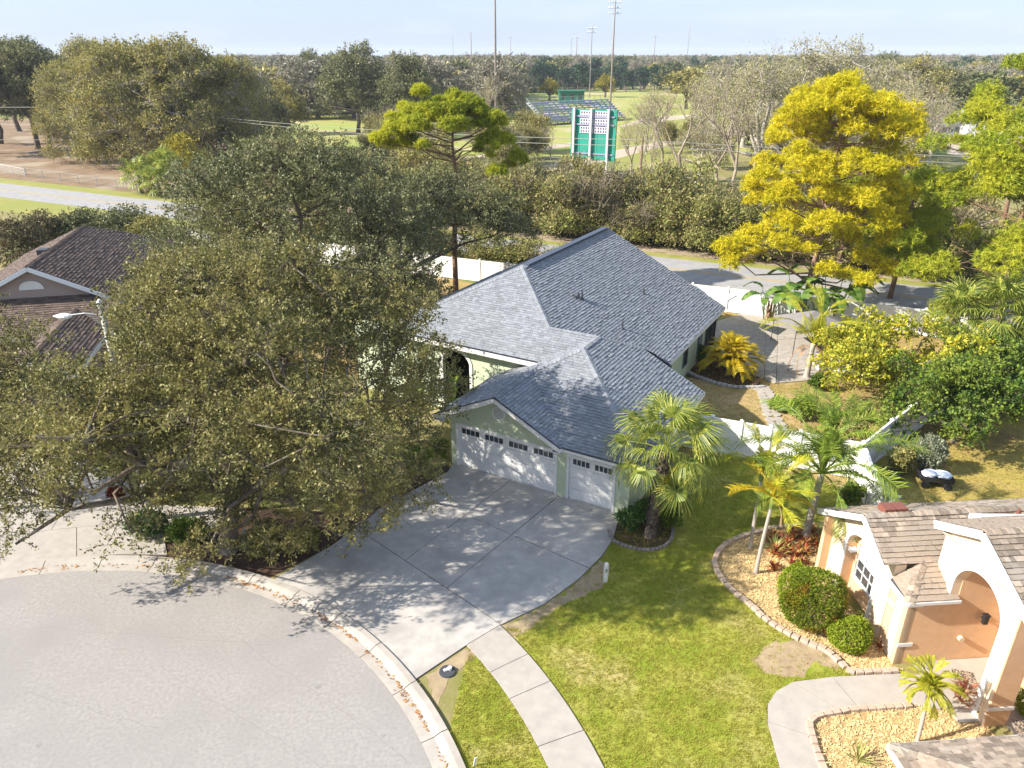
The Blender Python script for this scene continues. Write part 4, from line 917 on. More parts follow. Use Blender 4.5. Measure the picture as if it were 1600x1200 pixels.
# --- feather palms: every frond is a part of its own
def feather_mesh(Ln, rise, sag, leafl, n=46, droop=.5, wd=.022, m=None, rg=None, vee=.35, fluffy=0):
    rg = rg or np.random.default_rng(1); b = MB(); pts = []
    for i in range(13):
        t = i / 12; pts.append(Vector((Ln * (t - .12 * sag * t * t), 0, Ln * (rise * t - sag * t * t))))
    b.tube(pts, [.028 * (1 - .8 * i / 12) + .004 for i in range(13)], 4, 0, cap=False)
    def P_(t): x = t * 12; i = min(11, int(x)); return pts[i].lerp(pts[i + 1], x - i), (pts[i + 1] - pts[i]).normalized()
    for i in range(n):
        t = .16 + .84 * i / n; p, d = P_(t); l_ = leafl * math.sin(math.pi * min(1, .12 + .88 * (1 - abs(t - .5) * 1.25))) * (1 - .25 * t)
        for s in (-1, 1):
            out = (Vector((0, s, 0)) + d * (.45 + .4 * t) + Vector((0, 0, vee + rg.normal() * (.08 + fluffy)))).normalized(); q = p + out * l_ * .5; e = q + (out + Vector((0, 0, -droop - abs(rg.normal()) * .15))).normalized() * l_ * .5
            w_ = d * wd; b.poly([p - w_ * .5, p + w_ * .5, q + w_, q - w_]); b.poly([q - w_, q + w_, e])
    return b.mesh('frond', m)
def feather_palm(name, loc, label, cat, th, r, fronds, meshes, trunkm, lean=(0, 0), seed=1, group=None, shaft=None, pitch=(-.2, 1.2), dead=0, deadmesh=None, scale=1.0, rings=0, boots=0, az=None):
    rg = random.Random(seed); t = empty(name, loc, rg.uniform(0, 1) * 0, label, cat, group); top = Vector((lean[0], lean[1], th))
    b = MB(); ns = 8; b.tube([(lean[0] * (i / ns) ** 1.5, lean[1] * (i / ns) ** 1.5, th * i / ns) for i in range(ns + 1)], [r * (1.25 if i == 0 else 1 - .25 * i / ns) for i in range(ns + 1)], 10)
    b.obj('trunk', trunkm, t, smooth=True)
    if shaft: b = MB(); b.tube([top - Vector((0, 0, .05)), top + Vector((0, 0, shaft * .4)), top + Vector((0, 0, shaft))], [r * 1.05, r * 1.1, r * .45], 9); b.obj('crownshaft', mat('crownshaft_green', (.16, .22, .06), rough=.5), t, smooth=True); top = top + Vector((0, 0, shaft * .8))
    for i in range(fronds):
        a = (i * 2.39996 + rg.uniform(-.25, .25)) if az is None else az[i % len(az)] + rg.uniform(-.1, .1); k = i / max(1, fronds - 1); pt = pitch[0] + (pitch[1] - pitch[0]) * k
        link('frond', meshes[i % len(meshes)], t, top, (rg.uniform(-.25, .25), -pt, a), (scale * rg.uniform(.85, 1.1),) * 3)
    for i in range(dead):
        link('frond', deadmesh, t, top - Vector((0, 0, .1)), (rg.uniform(-.2, .2), rg.uniform(.5, 1.1), rg.uniform(0, 6.28)), (scale * .8,) * 3, label='dry brown hanging frond')
    return t
# --- fan palms
def fan_mesh(pet, rad, n=34, m=None, rg=None, droop=.35, spread=2.6, cost=.35, wd=.028):
    rg = rg or random.Random(2); b = MB(); b.tube([(0, 0, 0), (pet * .5, 0, pet * .05), (pet, 0, -.02)], [.022, .016, .014], 4, cap=False); c = Vector((pet, 0, 0))
    for i in range(n):
        a = -spread + 2 * spread * i / (n - 1); l_ = rad * (.78 + .22 * math.cos(a * .6)) * rg.uniform(.9, 1.05)
        d = Vector((math.cos(a), math.sin(a), .22 - cost * abs(math.sin(a)) * .3)).normalized(); s = Vector((-math.sin(a), math.cos(a), 0)); q = c + d * l_ * .40; dn = (d + Vector((rg.uniform(-.12, .12), rg.uniform(-.12, .12), -droop - rg.uniform(0, .55)))).normalized(); e = q + dn * l_ * .42; f = e + (dn + Vector((0, 0, -1.0 - rg.random()))).normalized() * l_ * .30
        k = .40 * l_ * spread / n * 1.0; zz = Vector((0, 0, .018 * (1 if i % 2 else -1)))
        b.poly([c, q - s * k + zz, q + s * k - zz]); b.poly([q - s * k * .8, q + s * k * .8, e + s * wd * .5, e - s * wd * .5]); b.poly([e - s * wd * .5, e + s * wd * .5, f])
    return b.mesh('frond', m)
def fan_palm(name, loc, label, th, r, fronds, meshes, seed=1, boots=True, group=None, scale=1, pitch=(-.9, 1.35), lean=(0, 0), skirt=0, deadmesh=None, bootlen=.2):
    rg = random.Random(seed); t = empty(name, loc, 0, label, 'palm', group); b = MB(); ns = 8
    f = lambda k: Vector((lean[0] * k ** 1.4, lean[1] * k ** 1.4, th * k))
    b.tube([f(i / ns) for i in range(ns + 1)], [r * (1.15 if i == 0 else 1 - .1 * i / ns) for i in range(ns + 1)], 10); tr = b.obj('trunk', M['boot'], t, smooth=True)
    if boots:
        b = MB(); rows = int(th / .11)
        for i in range(rows):
            for j in range(7):
                a = 2 * math.pi * (j + .5 * (i % 2)) / 7 + rg.uniform(-.1, .1); p = f((i + .4) / rows); d = Vector((math.cos(a), math.sin(a), 0)); s = Vector((-d.y, d.x, 0)); l_ = bootlen * rg.uniform(.7, 1.1)
                q = p + d * r * .92; e = q + d * l_ * .38 + Vector((0, 0, l_)); b.poly([q - s * .07, q + s * .07, e + s * .035, e - s * .035]); b.poly([q - s * .07 + Vector((0, 0, .02)), e - s * .035 - d * .035, e + s * .035 - d * .035, q + s * .07 + Vector((0, 0, .02))]); b.poly([e - s * .035, e + s * .035, e + s * .035 - d * .035, e - s * .035 - d * .035])
        b.obj('boots', M['boot'], tr, kind='stuff')
    top = f(1.0)
    for i in range(fronds):
        k = i / (fronds - 1); pt = pitch[0] + (pitch[1] - pitch[0]) * k ** .8; a = i * 2.39996 + rg.uniform(-.2, .2)
        link('frond', meshes[i % len(meshes)], t, top + Vector((0, 0, .25 * k)), (rg.uniform(-.3, .3), -pt, a), (scale * rg.uniform(.8, 1.08),) * 3)
    for i in range(skirt): link('frond', deadmesh, t, top - Vector((0, 0, .25)), (rg.uniform(-.3, .3), rg.uniform(1.0, 1.45), i * 2.4), (scale * .8,) * 3, label='dry brown hanging frond')
    return t
# --- bushes
def make_bush(name, loc, label, cat, rad, leafm, n, ln, wd, seed, group=None, lobes=1, stems=5, zc=None, shell=(.55, 1.0), me=None, rough=.0, tl=None, zmin=-.75, rot=0):
    rg = np.random.default_rng(seed); zc = rad[2] * .92 if zc is None else zc; t = empty(name, loc, rot, label, cat, group)
    if lobes > 1: bl = [(0, 0, zc, rad[0] * .72, rad[1] * .72, rad[2] * .85)] + blobs_round(rg, (0, 0, zc), rad, lobes, min(rad) * .45)
    else: bl = [(0, 0, zc, *rad)]
    V, F, tw = crown_leaves(rg, bl, n, 6, ln, wd, tl or min(rad) * .22, shell, zmin=zmin)
    if lobes == 1:                         # clipped by hand, a little lopsided
        f = 1 + .06 * np.sin(V[:, 0] * 3.1 + seed) + .05 * np.sin(V[:, 1] * 4.3 + 2 * V[:, 2] + seed) + .04 * np.sin(V[:, 2] * 5 + V[:, 0] * 3); V = V * f[:, None]
    V[:, 2] = np.maximum(V[:, 2], .02); link('foliage', np_mesh('foliage', V, F, leafm), t); b = MB()
    for i in range(stems):
        a = rg.uniform(0, 6.28); b.tube([(0, 0, -.02), (math.cos(a) * rad[0] * .3, math.sin(a) * rad[1] * .3, zc * .7), (math.cos(a) * rad[0] * .55, math.sin(a) * rad[1] * .55, zc * 1.1)], [.035, .025, .01], 5, cap=False)
    b.obj('stem', M['bark'], t); return t
def bare_tree_mesh(seed, H, spread, lvl=5, r0=.22, m=None):
    """forking leafless tree, returns (wood mesh, tip points)"""
    rg = random.Random(seed); b = MB(); tips = []
    def grow(p, d, ln, r, k):
        n = 3; pts = [p]; q = p
        for i in range(n):
            d = (d + Vector((rg.uniform(-1, 1), rg.uniform(-1, 1), rg.uniform(-.3, .55))) * .16).normalized(); q = q + d * ln / n; pts.append(q)
        b.tube(pts, [r * (1 - .13 * i) for i in range(n + 1)], 6 if k > 3 else (4 if k > 1 else 3), cap=False); e = pts[-1]
        if k == 0: tips.append((e, d)); return
        for j in range(rg.choice((2, 3, 3)) if k > 1 else 3):
            dd = (d + Vector((rg.uniform(-1, 1), rg.uniform(-1, 1), rg.uniform(-.25, .7))) * spread).normalized(); s = pts[rg.choice((2, 3, 3))]
            grow(s, dd, ln * rg.uniform(.62, .86), r * rg.uniform(.5, .68), k - 1)
        if k < 4: tips.append((e, d))
    grow(Vector((0, 0, -.1)), Vector((0, 0, 1)), H * .27, r0, lvl); return b.mesh('trunk', m or M['palebark'], True), tips
def tip_leaves(tips, per, ln, wd, spread, seed, m):
    rg = np.random.default_rng(seed); c = np.array([t[0] for t in tips]); d = np.array([t[1] for t in tips]); Pt = (c[:, None] + rg.normal(size=(len(c), per, 3)) * spread).reshape(-1, 3); D = unit(rg.normal(size=Pt.shape))
    V, F = leaf_quads(Pt, D, ln, wd, rg); return np_mesh('crown', V, F, m)
# ================================================================ NEAR PLANTING
# --- big oak in front of the house
ob = at(357, 858)
rg = np.random.default_rng(11); bl = []
C_ = (-10.3, 27.6, 5.0)
def loc_of(b0): return lambda x, y, z, r: (x - b0.x, y - b0.y, z, r, r, r * .72)
lo_ = loc_of(ob)
for i in range(125):                       # ragged lobes over a wide low dome
    a = i * 2.39996; k = math.sqrt((i + .5) / 125); x = -9.4 + 7.7 * k * math.cos(a) + rg.normal() * .4; y = 24.6 + 7.1 * k * math.sin(a) + rg.normal() * .4
    z = 4.4 + 6.3 * math.sqrt(max(.02, 1 - k * k * .94)) + rg.normal() * .55; r = rg.uniform(.65, 1.2)
    if rg.uniform() > .1: bl.append(lo_(x, y, z - .5, r))
for i in range(34): a = rg.uniform(0, 6.28); k = math.sqrt(rg.uniform(0, .8)); bl.append(lo_(-9.4 + 7 * k * math.cos(a), 24.6 + 6.4 * k * math.sin(a), rg.uniform(4.2, 7.5), rg.uniform(.8, 1.3)))
for i in range(44):                        # lower outer skirt
    a = i * .1428; x = -9.4 + 7.5 * math.cos(a); y = 24.2 + 6.4 * math.sin(a); bl.append(lo_(x + rg.normal() * .5, y + rg.normal() * .5, rg.uniform(2.9, 5.6), rg.uniform(.5, 1.1)))
def seen_at(x, y, z):
    dd_ = y * math.cos(PITCH) - (z - CAMH) * math.sin(PITCH); return 800 + FPX * x / dd_, 600 - FPX * (y * math.sin(PITCH) + (z - CAMH) * math.cos(PITCH)) / dd_, FPX / dd_
def trims(q):                              # the crown is cut back over the lamp, the brown roof, the garage and the hedge
    u, v, k = seen_at(q[0] + ob.x, q[1] + ob.y, q[2]); r = q[3] * k
    return not (u + .8 * r > 695 or (u - .8 * r < 150 and v - .3 * r < 570) or (70 < u < 330 and v + .7 * r > 800) or v + .6 * r > 860)
for i in range(24): bl.append(lo_(rg.uniform(-13.5, -3.6), rg.uniform(16.6, 20.0), rg.uniform(6.0, 8.4), rg.uniform(.5, .95)))   # limbs reaching out over the street
for i in range(18): bl.append(lo_(rg.uniform(-16.2, -10.4), rg.uniform(19.8, 22.2), rg.uniform(4.7, 6.2), rg.uniform(.6, .95)))
bl = [q for q in bl if trims(q)]
for x, y, z, r in ((-10.3, 21.8, 2.4, .7), (-11.4, 22.0, 2.8, .7), (-9.2, 21.9, 2.2, .7), (-12.6, 21.6, 3.3, .7), (-9.4, 22.0, 3.1, .8), (-8.4, 22.6, 3.4, .8), (-11.9, 22.3, 3.7, .8), (-10.2, 21.6, 3.9, .8), (-7.4, 23.2, 2.9, .8), (-15.4, 23.4, 7.0, .8), (-15.2, 22.6, 5.8, .8), (-14.4, 22.2, 4.8, .7), (-15.8, 24.0, 4.6, .8), (-2.6, 31.2, 3.2, .8), (-3.4, 32.6, 4.2, 1.0), (-11.6, 18.6, 4.0, .8), (-9.5, 18.8, 3.2, .8), (-10.4, 18.9, 2.4, .6), (-16.6, 20.2, 2.8, .7), (-6.2, 20.6, 3.6, .9), (-4.8, 22.6, 3.2, 1.0), (-3.6, 25.4, 3.4, 1.0), (-3.2, 27.4, 4.2, 1.0), (-3.9, 29.6, 4.4, 1.1), (-18.3, 22.5, 4.4, 1.0), (-7.8, 20.4, 2.6, .9), (-4.8, 23.6, 1.9, .8), (-5.8, 21.9, 1.7, .7), (-6.8, 27, 2.6, 1.0), (-8.2, 28.2, 2.4, 1.0), (-5.0, 28.8, 2.6, 1.1)): bl.append(lo_(x, y, z, r))
make_tree('oak_tree', (ob.x, ob.y, 0), 'huge spreading live oak overhanging the curb and the driveway, left of the garage', 'tree', bl, 2.6, .36, L['oak'], M['bark'], 10800, 22, .115, .030, 12, tl=.6, sub=4, lean=(.5, .3), droop=.12, shell=(.35, 1.08), twigr=.011)
# --- smaller tree at the left edge
b0 = at(-40, 800); lo_ = loc_of(b0); rg = np.random.default_rng(5)
bl = [lo_(b0.x + rg.normal() * 1.3, b0.y + 2.2 + rg.normal() * 1.6, rg.uniform(3.0, 7.2), rg.uniform(.9, 1.5)) for _ in range(26)]
make_tree('young_oak_tree', (b0.x, b0.y, 0), 'yellow-green young oak cut by the left edge, in front of the brown-roofed house', 'tree', bl, 2.0, .14, L['oak'], M['bark'], 1500, 18, .15, .034, 6, tl=.8, sub=4, shell=(.35, 1.05))
# --- oaks behind
def mound(b0, cx, cy, rx, ry, z0, hz, n, seed, rr=(1.3, 2.1), sk=14):
    rg = np.random.default_rng(seed); lo = loc_of(b0); out = []
    for i in range(n):
        a = i * 2.39996 + seed; k = math.sqrt((i + .5) / n); out.append(lo(cx + rx * k * math.cos(a) + rg.normal() * .4, cy + ry * k * math.sin(a) + rg.normal() * .4, z0 + hz * math.sqrt(max(.03, 1 - k * k * .93)) + rg.normal() * .5, rg.uniform(*rr)))
    for i in range(sk): a = 6.283 * i / sk; out.append(lo(cx + rx * .95 * math.cos(a), cy + ry * .95 * math.sin(a), z0 + rg.uniform(-.8, .8), rg.uniform(*rr) * .75))
    return out
b0 = Vector((-13.5, 46.5, 0))
make_tree('oak_tree', tuple(b0), 'dense grey-green oak between the brown roof and the grey roof', 'tree', mound(b0, -13.2, 46.5, 8.3, 7.2, 2.4, 9.2, 66, 3, (1.1, 2.0), 24), 2.6, .36, L['oak2'], M['bark'], 6000, 18, .17, .042, 21, tl=.75, sub=4, shell=(.35, 1.05), twigr=.014)
b0 = Vector((-8.6, 54.0, 0))
bl = [q for q in mound(b0, -4.6, 53.4, 5.8, 3.8, 3.4, 5.4, 42, 4, (.8, 1.4), 14) if (lambda e: e[0] + .5 * q[3] * e[2] < 655 or e[1] + .7 * q[3] * e[2] < 394)(seen_at(q[0] + b0.x, q[1] + b0.y, q[2]))]
rg = np.random.default_rng(71); bl += [(rg.uniform(-11.5, -6.9) - b0.x, rg.uniform(48.5, 53) - b0.y, rg.uniform(1.6, 6.8), q, q, q * .75) for q in rg.uniform(.8, 1.4, 26)]
make_tree('oak_tree', tuple(b0), 'dark oak behind the left eave of the grey roof by the white fence', 'tree', bl, 2.4, .24, L['oak2'], M['bark'], 4200, 18, .17, .042, 23, tl=.75, sub=4, lean=(.6, .3), shell=(.35, 1.05), droop=.12)
b0 = Vector((-21.5, 52.5, 0))
bl = [q for q in mound(b0, -20.5, 53.0, 4.6, 4.6, 2.0, 5.0, 30, 8, (.9, 1.5), 12) if (lambda e: e[0] - .8 * q[3] * e[2] > 318 or e[1] > 415)(seen_at(q[0] + b0.x, q[1] + b0.y, q[2]))]
make_tree('oak_tree', tuple(b0), 'pale olive oak behind the brown-roofed house, near the road', 'tree', bl, 2.4, .24, L['olive'], M['bark'], 1900, 18, .20, .05, 27, tl=1.0, sub=5, shell=(.3, 1.05))
# --- entry palms and shrubs between oak and house
fq = [feather_mesh(1.7, .75, .55, .42, 34, .55, .02, L['queen'], np.random.default_rng(i)) for i in range(3)]
for i, (x, y, s, lb) in enumerate(((-1.6, 1.9, 1.15, 'clump of green palm fronds beside the entry arch, against the oak'), (-3.4, 1.5, 1.0, 'clump of green palm fronds half under the oak, left of the entry arch'))):
    w_ = hw(x, y); t = feather_palm('feather_palm', (w_[0], w_[1], 0), lb, 'palm', .9 * s, .07, 15, fq, M['palmtrunk'], seed=40 + i, pitch=(.1, 1.2), scale=s * 1.05, group='palm clumps at the entry')
for i, (u, v, rx, ry, rz, lb, lm) in enumerate((
        (235, 838, 1.1, .7, .62, 'clipped dark green hedge behind the curb, left of the oak trunk', 'boxdark'), (300, 850, .95, .7, .62, 'clipped green hedge behind the curb, between the dark hedge and the oak trunk', 'lush'),
        (420, 868, 1.1, .8, .7, 'loose yellow-green shrub behind the curb, right of the oak trunk', 'oak'), (478, 862, .8, .7, .6, 'low shrub at the corner of curb and driveway', 'olive'),
        (655, 738, .8, .7, .75, 'shrub beside the left corner of the garage', 'lush'), (690, 715, .5, .5, .55, 'small rounded shrub touching the garage wall', 'lush'), (600, 770, .8, .7, .5, 'low shrub under the oak at the driveway edge', 'olive'))):
    p = at(u, v); make_bush('hedge_bush', (p.x, p.y, 0), lb, 'bush', (rx, ry, rz), L[lm], int(700 * rx * ry + 250), .10, .03, 50 + i, lobes=5)
# --- sabal palm at the garage corner with its bed
sp_ = at(1015, 838); fm = [fan_mesh(1.15 + .1 * i, 1.0, 44, L['sabal'], random.Random(i), droop=.4 + .2 * i, wd=.026, cost=.8, spread=2.2 + .1 * i) for i in range(4)]
deadfan = fan_mesh(.8, .8, 26, M['deadfrond'], random.Random(9), droop=.9)
pb = empty('planting_bed', kind='structure')
bp = P((958, 806), (950, 830), (958, 845), (985, 856), (1015, 860), (1040, 852), (1050, 835), (1048, 815), (1075, 790), (1085, 762)) + [hw(8.3, 1.5), hw(8.3, -.02), hw(7.9, -.05)]
sheet('mulch', bp, .02, M['mulch'], kind=None, parent=pb)
def edging(parent, pts, m, step=.24, w=.12, h=.10, nm='edging_block'):
    P_ = [Vector((p[0], p[1], 0)) for p in pts]; c = MB(); L0 = step - .015; c.box(-L0 / 2, L0 / 2, -w / 2, w / 2, 0, h)
    v = [list(x) for x in c.v]
    for x in v:
        if x[2] > 0: x[0] *= .93; x[1] *= .86
    c.v = [tuple(x) for x in v]; me = c.mesh(nm, m); d = 0; seg = 0; pos = 0
    while seg < len(P_) - 1:
        a, e = P_[seg], P_[seg + 1]; ln = (e - a).length
        if pos > ln: pos -= ln; seg += 1; continue
        p = a.lerp(e, pos / ln); an = math.atan2(e.y - a.y, e.x - a.x)
        link(nm, me, parent, (p.x + rnd.uniform(-.01, .01), p.y + rnd.uniform(-.01, .01), rnd.uniform(-.006, .01)), (rnd.uniform(-.04, .04), rnd.uniform(-.04, .04), an + rnd.uniform(-.09, .09)), (rnd.uniform(.9, 1.04), rnd.uniform(.92, 1.1), rnd.uniform(.9, 1.1))); pos += step
def smooth_pts(pts, n=6):
    out = []; P_ = [Vector((p[0], p[1])) for p in pts]
    for i in range(len(P_) - 1):
        p0, p1, p2, p3 = P_[max(0, i - 1)], P_[i], P_[i + 1], P_[min(len(P_) - 1, i + 2)]
        for k in range(n):
            t = k / n; out.append(tuple(.5 * ((2 * p1) + (p2 - p0) * t + (2 * p0 - 5 * p1 + 4 * p2 - p3) * t * t + (3 * p1 - p0 - 3 * p2 + p3) * t ** 3)))
    return out + [tuple(P_[-1])]
e1 = empty('block_edging', kind=None, label='curved row of small grey blocks round the bed of the fan palm at the garage', cat='edging')
edging(e1, smooth_pts(P((952, 832), (958, 846), (985, 857), (1015, 861), (1041, 853), (1051, 836), (1049, 818))), M['greybrick'], .17, .12, .11)
e2 = empty('block_edging', label='long curved row of tan blocks between the lawn and the bed with the red bromeliads', cat='edging')
edging(e2, smooth_pts(bed_edge[:-1]) + P((1400, 1050)), M['brick'], .27, .19, .12)
e3 = empty('block_edging', label='row of tan blocks along the inner side of the curving front walk', cat='edging')
edging(e3, smooth_pts(P((1290, 1215), (1268, 1152), (1266, 1130), (1280, 1120), (1312, 1114), (1342, 1110), (1428, 1104))), M['brick'], .27, .19, .12)
e4 = empty('block_edging', label='row of pale bluish blocks round the dark bed behind the garage', cat='edging')
edging(e4, smooth_pts(P((1078, 584), (1095, 592), (1120, 600), (1150, 606), (1192, 606))), M['palebrick'], .30, .17, .14)
sheet('mulch_bed', P((1072, 588), (1095, 594), (1120, 602), (1150, 608), (1190, 607), (1186, 585), (1170, 568), (1130, 560), (1085, 560)), .012, M['mulch'])
fan_palm('fan_palm', (sp_.x, sp_.y, 0), 'stout cabbage palm with criss-cross trunk in front of the garage corner', 3.7, .22, 27, fm, 3, scale=1.2, pitch=(-.85, 1.3), lean=(.35, .1), skirt=2, deadmesh=fan_mesh(.8, .8, 26, L['lime'], random.Random(9), droop=.9))
for i, (u, v, r, lb, lm) in enumerate(((983, 830, .55, 'round glossy green bush left of the fan palm trunk', 'boxdark'), (1005, 812, .45, 'dark bush behind the fan palm trunk by the garage wall', 'boxdark'), (1043, 822, .42, 'light green bush right of the fan palm trunk', 'lush'), (1062, 790, .45, 'dark green bush at the right side wall of the garage', 'boxdark'))):
    p = at(u, v); make_bush('round_bush', (p.x, p.y, 0), lb, 'bush', (r, r, r * 1.05), L[lm], 620, .09, .035, 60 + i, lobes=6)
# --- two slim palms, queen palm, small date palm in the chip bed
yl = [feather_mesh(1.5, .42 + .1 * i, .55 + .1 * i, .46, 60, .4, .013, L['areca'], np.random.default_rng(70 + i), vee=.3, fluffy=.12) for i in range(2)]
yg = [feather_mesh(1.6, .45 + .1 * i, .5 + .1 * i, .50, 60, .45, .013, L['lime'], np.random.default_rng(75 + i), vee=.3, fluffy=.12) for i in range(2)]
p = at(1181, 896); feather_palm('slim_palm', (p.x, p.y, 0), 'slim grey-trunked palm with bright yellow fronds, the nearer of the pair in the chip bed', 'palm', 2.7, .075, 9, [yl[0], yl[1], yg[0]], M['palmtrunk'], (.25, .25), 5, shaft=.5, pitch=(-.25, 1.0), scale=1.15, dead=1, deadmesh=feather_mesh(1.1, .2, .8, .25, 24, .9, .015, M['deadfrond']))
p = at(1172, 856); feather_palm('slim_palm', (p.x, p.y, 0), 'slim grey-trunked palm with green fronds, the farther of the pair in the chip bed', 'palm', 2.9, .08, 9, yg, M['palmtrunk'], (.1, .25), 6, shaft=.5, pitch=(-.2, 1.1), scale=1.15)
qf = [feather_mesh(2.9, .62 + .15 * i, .62 + .1 * i, .82, 96, .7, .014, L['queen'], np.random.default_rng(80 + i), vee=.25, fluffy=.25) for i in range(4)]
p = at(1258, 842); feather_palm('queen_palm', (p.x, p.y, 0), 'large green queen palm with arching feathery fronds before the white fence', 'palm', 2.9, .15, 24, qf, M['palmtrunk'], (.2, .1), 8, pitch=(-.5, 1.15), scale=1.2)
rb = [feather_mesh(.85, .5, .65, .24, 40, .3, .010, L['lime'], np.random.default_rng(90 + i), vee=.25) for i in range(3)]
p = at(1432, 1162); feather_palm('dwarf_date_palm', (p.x, p.y, 0), 'small palm with curved grey trunk and dense yellow-green crown by the front walk', 'palm', 1.75, .06, 30, rb, M['palmtrunk'], (.15, .35), 9, pitch=(-.8, 1.3), scale=1.0)
# --- clipped bushes
p = at(1262, 975); rg = np.random.default_rng(31); t = make_bush('clipped_bush', (p.x, p.y, 0), 'large clipped bush with red-brown flush on top, before the arched window of the peach house', 'bush', (.98, .92, 1.12), L['redtip'], 4300, .05, .019, 31, lobes=1, shell=(.86, 1.0), tl=.09, rot=.3)
bb = [c for c in t.children if c.name.startswith('foliage')][0]; bb.data.materials.clear(); bb.data.materials.append(leafmat('bush_side_leaf', [(.06, .11, .008), (.15, .21, .012), (.27, .31, .02)], .3, clump=(.45, .14, .02), cs=.75))
p = at(1240, 950); make_bush('clipped_bush', (p.x + .1, p.y + .2, 0), 'half hidden green bush behind the left side of the large clipped bush', 'bush', (.6, .6, .75), L['box'], 1500, .05, .019, 34, lobes=1, shell=(.85, 1.0), tl=.09)
p = at(1322, 1010); make_bush('clipped_bush', (p.x, p.y, 0), 'small clipped green ball bush beside the large clipped bush', 'bush', (.62, .58, .56), L['box'], 2000, .05, .019, 32, lobes=1, shell=(.86, 1.0), tl=.08)
p = at(1610, 1120); make_bush('clipped_bush', (p.x, p.y, 0), 'green clipped bush cut by the right edge near the pillar', 'bush', (.4, .4, .6), L['box'], 900, .05, .019, 33, lobes=1, shell=(.86, 1.0), tl=.08)
# --- rosettes: bromeliads, spiky plants
def rosette_mesh(n, l_, w_, m, sd, up=.5):
    rg = random.Random(sd); b = MB()
    for i in range(n):
        a = i * 2.4; el = rg.uniform(.1, 1.2) * up + .25; d = Vector((math.cos(a) * math.cos(el), math.sin(a) * math.cos(el), math.sin(el))); s = Vector((-math.sin(a), math.cos(a), 0)) * w_; q = d * l_ * .55; e = q + (d + Vector((0, 0, -.5))).normalized() * l_ * .45 * rg.uniform(.8, 1.1)
        b.poly([-s * .6, s * .6, q + s, q - s]); b.poly([q - s, q + s, e])
    return b.mesh('leaf', m)
rm = [rosette_mesh(16, .34, .028, L['brom'], i, 1.0) for i in range(4)]; gl = leafmat('striped_leaf', [(.30, .34, .10), (.55, .50, .20), (.20, .28, .06)], .3)
br = 0
for (u0, v0, u1, v1, n, wh) in ((1195, 832, 1240, 862, 12, 'at the left of the patch by the striped plant'), (1222, 828, 1300, 872, 34, 'in the dense patch against the peach wall'), (1205, 858, 1262, 893, 18, 'at the front of the patch by the clipped bush')):
    for i in range(n):
        p = at(rnd.uniform(u0, u1), rnd.uniform(v0, v1)); t = link('bromeliad', rm[i % 4], None, (p.x, p.y, .02), (0, 0, rnd.uniform(0, 6.2)), (rnd.uniform(.85, 1.5),) * 3)
        tag(t, 'red and orange spiky bromeliad ' + wh, 'bromeliad', 'bromeliads ' + wh); br += 1
for i, (u, v, s, lb) in enumerate(((1352, 1003, 1.3, 'dark red bromeliad between the small ball bush and the peach wall'), (1372, 1012, 1.1, 'orange bromeliad against the foot of the peach wall'), (1345, 1022, .9, 'low red bromeliad in front of the small ball bush'))):
    p = at(u, v); tag(link('bromeliad', rm[i], None, (p.x, p.y, .02), (0, 0, i), (s,) * 3), lb, 'bromeliad')
stp = rosette_mesh(22, .7, .022, gl, 4, .9)
for u, v, s, lb in ((1210, 862, 1.0, 'yellow-striped arching plant at the left end of the bromeliads'), (1340, 1190, .9, 'yellow-striped grassy plant in the lower chip bed near the garage roof')):
    p = at(u, v); tag(link('striped_plant', stp, None, (p.x, p.y, .02), (0, 0, 1), (s,) * 3), lb, 'plant')
ti = rosette_mesh(14, .5, .04, leafmat('ti_leaf', [(.30, .10, .06), (.50, .24, .14), (.34, .26, .10)], .35), 6, .8)
for i, (u, v, s, lb) in enumerate(((1497, 1108, 1.2, 'reddish broad-leaved plant between the small palm and the pillar'), (1395, 1010, .8, 'thin pinkish plant at the corner of the peach wall'), (1532, 1120, .9, 'reddish broad-leaved plant at the foot of the pillar'))):
    p = at(u, v); t = empty('ti_plant', (p.x, p.y, 0), 0, lb, 'plant'); b = MB(); b.tube([(0, 0, 0), (0, 0, .5 * s)], [.015, .012], 5); b.obj('stem', M['palmtrunk'], t); link('rosette', ti, t, (0, 0, .5 * s), (0, 0, i), (s,) * 3); link('rosette', ti, t, (0, 0, .25 * s), (0, 0, i + 1.3), (s * .8,) * 3)

